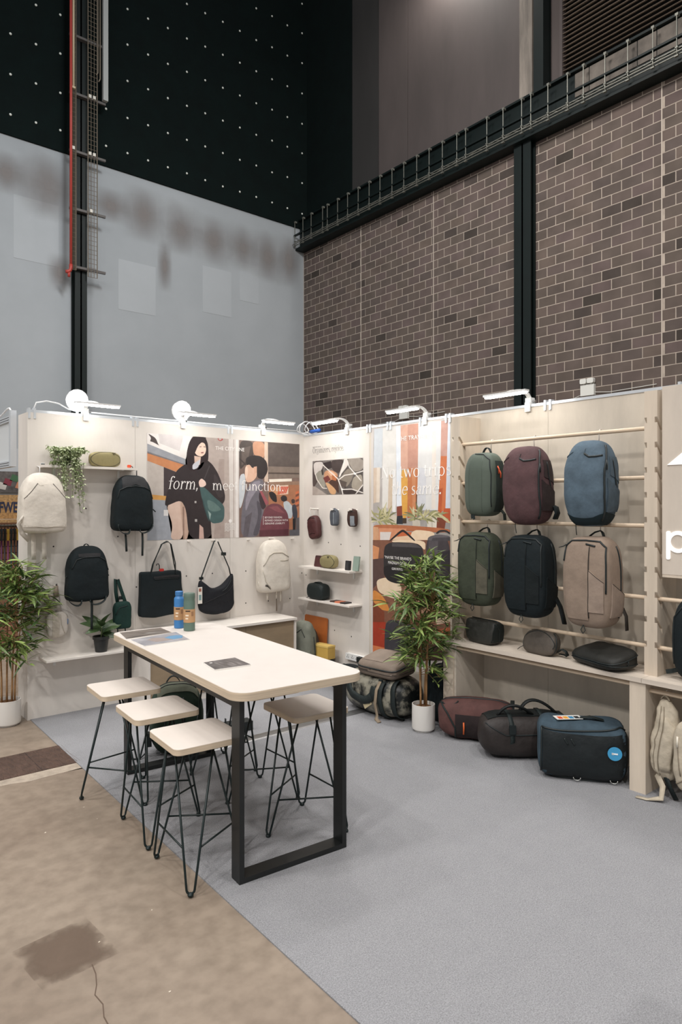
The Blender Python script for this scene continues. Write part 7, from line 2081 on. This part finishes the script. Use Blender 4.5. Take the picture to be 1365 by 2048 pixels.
ORG = [((104,92,86),[(-0.003,0.354),(0.796,0.343),(0.796,-0.009),(-0.003,-0.005)]),
 ((168,158,150),[(-0.003,0.106),(0.242,-0.008),(-0.003,-0.005)]),
 ((78,68,66),[(-0.003,0.354),(0.19,0.347),(0.18,0.255),(0.033,0.079),(-0.003,0.093)]),
 ((206,198,192),[(0.007,0.34),(0.176,0.34),(0.172,0.275),(0.097,0.207),(0.033,0.196)]),
 ((150,146,134),[(0.128,0.257),(0.201,0.203),(0.211,0.075),(0.17,0.063),(0.059,0.156),(0.044,0.209)]),
 ((70,64,60),[(0.143,0.256),(0.172,0.262),(0.184,0.204),(0.159,0.198)]),
 ((70,60,58),[(0.302,0.348),(0.511,0.347),(0.476,0.243),(0.425,0.205),(0.322,0.249)]),
 ((52,44,44),[(0.18,0.325),(0.306,0.338),(0.322,0.268),(0.221,0.253)]),
 ((214,206,198),[(0.518,0.347),(0.556,0.347),(0.594,0.299),(0.46,0.194),(0.421,0.17)]),
 ((150,140,130),[(0.556,0.347),(0.796,0.342),(0.796,0.229),(0.669,0.21),(0.594,0.287)]),
 ((134,124,112),[(0.47,0.181),(0.575,0.257),(0.669,0.217),(0.622,0.127),(0.547,0.062),(0.441,0.132)]),
 ((84,74,68),[(0.441,0.145),(0.556,0.117),(0.537,0.062),(0.46,0.082)]),
 ((160,150,136),[(0.65,0.163),(0.778,0.194),(0.793,0.086),(0.715,0.016),(0.617,0.066)]),
 ((60,52,50),[(0.489,0.069),(0.65,0.041),(0.715,0.01),(0.669,-0.008),(0.499,-0.008)]),
 ((196,146,112),[(0.196,0.239),(0.322,0.249),(0.425,0.195),(0.386,0.146),(0.262,0.125),(0.19,0.171)]),
 ((224,178,146),[(0.246,0.233),(0.322,0.234),(0.382,0.197),(0.302,0.187)]),
 ((112,56,52),[(0.176,0.172),(0.258,0.195),(0.302,0.149),(0.217,0.116)]),
 ((76,54,46),[(0.262,0.137),(0.421,0.17),(0.433,-0.004),(0.382,0.046),(0.302,0.086)]),
 ((206,162,120),[(0.209,0.126),(0.274,0.114),(0.39,0.044),(0.378,-0.006),(0.298,0.002),(0.246,0.074)]),
 ((180,110,70),[(0.322,0.199),(0.412,0.18),(0.382,0.134),(0.322,0.148)]),
 ((228,220,212),[(0.164,0.303),(0.317,0.208),(0.328,0.215),(0.175,0.31)]),
 ((228,220,212),[(0.317,0.208),(0.426,0.141),(0.436,0.148),(0.328,0.215)]),
 ((228,220,212),[(0.515,0.347),(0.482,0.243),(0.497,0.241),(0.53,0.344)]),
 ((228,220,212),[(0.482,0.244),(0.434,0.172),(0.448,0.167),(0.496,0.24)]),
 ((228,220,212),[(0.436,0.141),(0.523,0.181),(0.514,0.19),(0.426,0.149)]),
 ((228,220,212),[(0.52,0.181),(0.678,0.193),(0.675,0.203),(0.517,0.19)]),
 ((228,220,212),[(0.678,0.193),(0.799,0.213),(0.794,0.222),(0.674,0.203)]),
 ((228,220,212),[(0.682,0.201),(0.6,0.265),(0.589,0.259),(0.671,0.195)]),
 ((228,220,212),[(0.601,0.264),(0.554,0.349),(0.54,0.347),(0.587,0.261)]),
 ((228,220,212),[(0.414,0.144),(0.469,0.049),(0.483,0.052),(0.429,0.147)]),
 ((228,220,212),[(0.468,0.05),(0.488,-0.009),(0.503,-0.007),(0.483,0.052)]),
 ((228,220,212),[(0.476,0.042),(0.632,0.042),(0.631,0.051),(0.476,0.052)]),
 ((228,220,212),[(0.629,0.042),(0.794,0.004),(0.799,0.013),(0.634,0.051)]),
 ((228,220,212),[(0.671,0.195),(0.764,0.12),(0.775,0.126),(0.682,0.201)]),
 ((228,220,212),[(0.038,0.221),(0.069,0.155),(0.082,0.157),(0.05,0.222)]),
 ((228,220,212),[(0.07,0.154),(0.164,0.064),(0.175,0.068),(0.081,0.158)]),
 ((228,220,212),[(0.169,0.062),(0.241,0.058),(0.242,0.065),(0.17,0.07)]),
 ((228,220,212),[(0.695,-0.009),(0.804,0.082),(0.789,0.09),(0.68,-0.002)]),
 ((240,236,230),[(0.464,0.05),(0.48,0.059),(0.503,0.049),(0.484,0.034)]),
 ((240,236,230),[(0.654,0.196),(0.676,0.208),(0.698,0.195),(0.676,0.184)])]
t = thing('city_poster', 'wide poster of a woman and man with bags, lettered form, meet function', 'poster', (-1.765, -0.001, 1.42), 0)
MB().b2(0.0, 1.706, -0.0004, 0.0, 0.0, 0.969).build('sheet', M('poster_paper', (206, 198, 192), 0.6), t)
print_mesh('print', CITY, 0.0, 1.706, 0.0, 0.969, t)
YT = -0.0026
text(t, 'THE CITY LINE', 0.70, 0.856, 0.05, m_tw, YT, 0.325)
serif(t, 'form,', 0.205, 0.468, 0.165, m_tw, YT, 0.315, 0.22)
serif(t, 'meet function.', 0.665, 0.466, 0.142, m_tw, YT, 0.84)
for k, s in enumerate(('BEYOND FASHION:', 'REFINED DESIGN WITH', 'GENUINE USABILITY')):
    text(t, s, 1.268, 0.186 - k * 0.031, 0.027, m_tw, YT, (0.215, 0.285, 0.25)[k])
bar = MB().add([(1.248, YT, 0.121), (1.252, YT, 0.121), (1.252, YT, 0.209), (1.248, YT, 0.209)], [(0, 1, 2, 3)])
bar.build('rule', m_tw, t)
em = MB()
em.add([(0.865 + 0.018 * math.cos(a), YT, 0.165 + 0.018 * math.sin(a)) for a in [2 * PI * i / 16 for i in range(16)]], [tuple(range(16))])
for k in range(7):
    z = 0.135 - k * 0.012
    n = 6 if k < 6 else 3
    for i in range(n):
        x0 = 0.802 + i * 0.0185
        z0, z1 = (z, z + 0.008) if i % 2 == 0 else (z + 0.008, z)
        em.add([(x0, YT, z0), (x0 + 0.0185, YT, z1), (x0 + 0.0185, YT, z1 + 0.004), (x0, YT, z0 + 0.004)], [(0, 1, 2, 3)])
em.build('emblem', m_tw, t)
for x in (0.0,):
    pass

t = thing('travel_poster', 'tall travel poster of bags on chairs by a window, lettered No two trips the same', 'poster', (-0.001, -1.082, 0.12), FB)
MB().b2(-0.014, 0.968, -0.0004, 0.0, 0.155, 2.345).build('sheet', MATS['poster_paper'], t)
print_mesh('print', TRAVEL, -0.014, 0.968, 0.155, 2.345, t, 0.000015)
YT = -0.0029
text(t, 'THE TRAVEL LINE', 0.352, 2.198, 0.055, m_tw, YT, 0.475)
serif(t, 'No two trips', 0.125, 1.868, 0.165, m_tw, YT, 0.86)
serif(t, 'the same.', 0.255, 1.712, 0.165, m_tw, YT, 0.62, 0.2)
for s, x, z, w in (('"MAYBE THE BRAND\'S', 0.172, 1.128, 0.345), ('MAGNUM OPUS"', 0.222, 1.082, 0.235), ('GEAR PATROL', 0.27, 1.03, 0.142)):
    text(t, s, x, z, 0.036 if w > 0.2 else 0.03, m_tw, YT, w)

t = thing('organizer_picture', 'framed-free picture of hands packing pouches into netting, by the corner', 'picture', (-0.001, -0.158, 1.85), FB)
t['label'] = 'wide printed picture of hands packing pouches into netting, by the corner'
MB().b2(-0.003, 0.80, -0.0004, 0.0, -0.003, 0.352).build('sheet', MATS['poster_paper'], t)
print_mesh('print', ORG, -0.003, 0.80, -0.003, 0.352, t)
t = thing('wall_lettering', 'grey serif lettering Organizers, rejoice on the right wall', 'lettering', (-0.001, -0.158, 2.28), FB)
serif(t, 'Organizers, rejoice.', 0.0, 0.003, 0.088, m_tg, -0.0006, 0.51)
for i in range(5):
    MB().add([(i * 0.029, -0.0006, 0.064), (i * 0.029 + 0.022, -0.0006, 0.064), (i * 0.029 + 0.022, -0.0006, 0.069), (i * 0.029, -0.0006, 0.069)], [(0, 1, 2, 3)]).build('small_print', m_tg, t)

# ================================================================ neighbouring stand seen past the wall end
nw = MB().b2(-2.83, -0.3, 3.3, 3.36, 0, 2.45).build('wall_neighbour_back', M('pale_grey_panel', (176, 180, 184), 0.7))
tag(nw, kind='structure')
f = thing('fascia_frame', 'white aluminium shell-scheme fascia of the stand behind the left wall end', 'fascia', (-2.81, 0.3, 0), 0)
for (z0, z1) in ((2.44, 2.49), (2.06, 2.11)):
    MB().b2(-0.02, 0.02, 0.0, 3.0, z0, z1).build('rail', m_alu, f)
MB().b2(-0.006, 0.006, 0.04, 3.0, 2.11, 2.44).build('fascia_board', M('fascia_white', (206, 210, 212), 0.5), f)
MB().b2(-0.024, 0.024, -0.025, 0.022, 2.06, 2.53).build('post', m_alu, f)
for z in (2.455, 2.475, 2.075, 2.095):
    MB().b2(-0.0215, -0.02, 0.0, 3.0, z - 0.002, z + 0.002).build('rail_groove', m_dark, f)
MB().tube([(0.0, 0.0, 2.5), (0.0, 0.1, 2.56), (0.02, 0.25, 2.57), (0.03, 0.5, 2.54), (0.02, 1.0, 2.5)], 0.008, 6).build('cable', mw, f, True)
m_osb = M('osb_board', (198, 158, 106), 0.8, var=(40, 0.35), bump=(60, 0.4))
s = thing('shop_sign', 'chipboard sign with dark letters FWE on the neighbouring stand', 'sign', (-2.6, 2.9, 1.58), 0)
MB().b2(0.0, 1.2, 0.0, 0.03, 0.0, 0.285).build('board', m_osb, s)
MB().b2(0.0, 1.2, -0.2, 0.03, -0.04, -0.005).build('lower_shelf', m_osb, s)
me = text(s, 'FWE', 0.292, 0.08, 0.17, M('navy_print', (38, 44, 70), 0.6), -0.002, 0.205, bold=0.006)
tag(s)
p = thing('neighbour_poster', 'dark poster with red and green shapes above the neighbouring sign', 'poster', (-2.6, 3.28, 1.9), 0)
MB().b2(0.0, 1.2, -0.01, 0.0, 0.0, 0.26).build('sheet', M('np_base', (112, 106, 104), 0.6, var=(9, 0.5)), p)
for k, (x, z, c) in enumerate(((0.42, 0.1, (120, 46, 60)), (0.5, 0.15, (60, 96, 66)), (0.36, 0.05, (190, 186, 180)), (0.56, 0.06, (180, 120, 90)))):
    MB().add([(x, -0.012, z), (x + 0.09, -0.012, z - 0.02), (x + 0.11, -0.012, z + 0.05), (x + 0.03, -0.012, z + 0.08)], [(0, 1, 2, 3)]).build('printed_shape', M('np_%d' % k, c, 0.6), p)
sl = thing('slat_wall', 'brown slatted display board behind the hanging poles', 'display board', (-2.6, 3.25, 0.0), 0)
slm = MB().b2(0.0, 1.2, -0.02, 0.0, 0.0, 0.072).mesh('slat', M('slat_brown', (146, 104, 78), 0.7, var=(6, 0.2)))
MB().b2(0.0, 1.2, 0.0, 0.02, 0.0, 1.55).build('backing', m_dark, sl)
for k in range(19):
    link('slat', slm, sl, (0, 0, 0.04 + k * 0.08))
rl = thing('pole_rail', 'yellow-tipped steel rail that the walking poles hang from', 'rail', (-2.5, 3.0, 1.50), 0)
MB().tube([(0, 0, 0), (0.9, 0, 0)], 0.01, 6).build('bar', m_galv, rl)
MB().b2(0.42, 0.44, 0, 0.25, -0.01, 0.01).build('support', m_galv, rl)
rnd = random.Random(2)
cols = ((44, 52, 66), (30, 60, 60), (92, 40, 84), (44, 40, 44), (120, 50, 100), (36, 70, 76), (60, 56, 60), (40, 44, 56), (150, 44, 110))
nms = ('leftmost dark slate', 'second, teal', 'third, plum', 'fourth, charcoal', 'fifth, violet', 'sixth, petrol blue', 'seventh, grey', 'eighth, navy', 'rightmost, bright magenta')
for k in range(9):
    x = -2.34 + k * 0.036
    h = thing('walking_pole', '%s walking pole hanging on the neighbouring stand' % nms[k], 'walking pole', (x, 2.96, 0.62), 0, 'walking poles on the neighbouring stand')
    MB().tube([(0, 0, 0.02), (0, 0, 0.70)], [0.006, 0.01], 6).build('shaft', M('pole_%d' % k, cols[k], 0.5), h, True)
    MB().tube([(0, 0, 0.70), (0.003, 0, 0.78), (0, 0, 0.84)], [0.016, 0.014, 0.018], 8).build('grip', M('grip_%d' % (k % 3), ((28, 30, 32), (206, 170, 70), (40, 46, 52))[k % 3], 0.7), h, True)
    MB().tube([(0, 0, 0.82), (0.01, 0.0, 0.88), (0.0, 0.03, 0.895), (-0.01, 0.0, 0.88), (0, 0, 0.82)], 0.003, 4).build('strap', m_web, h, True)
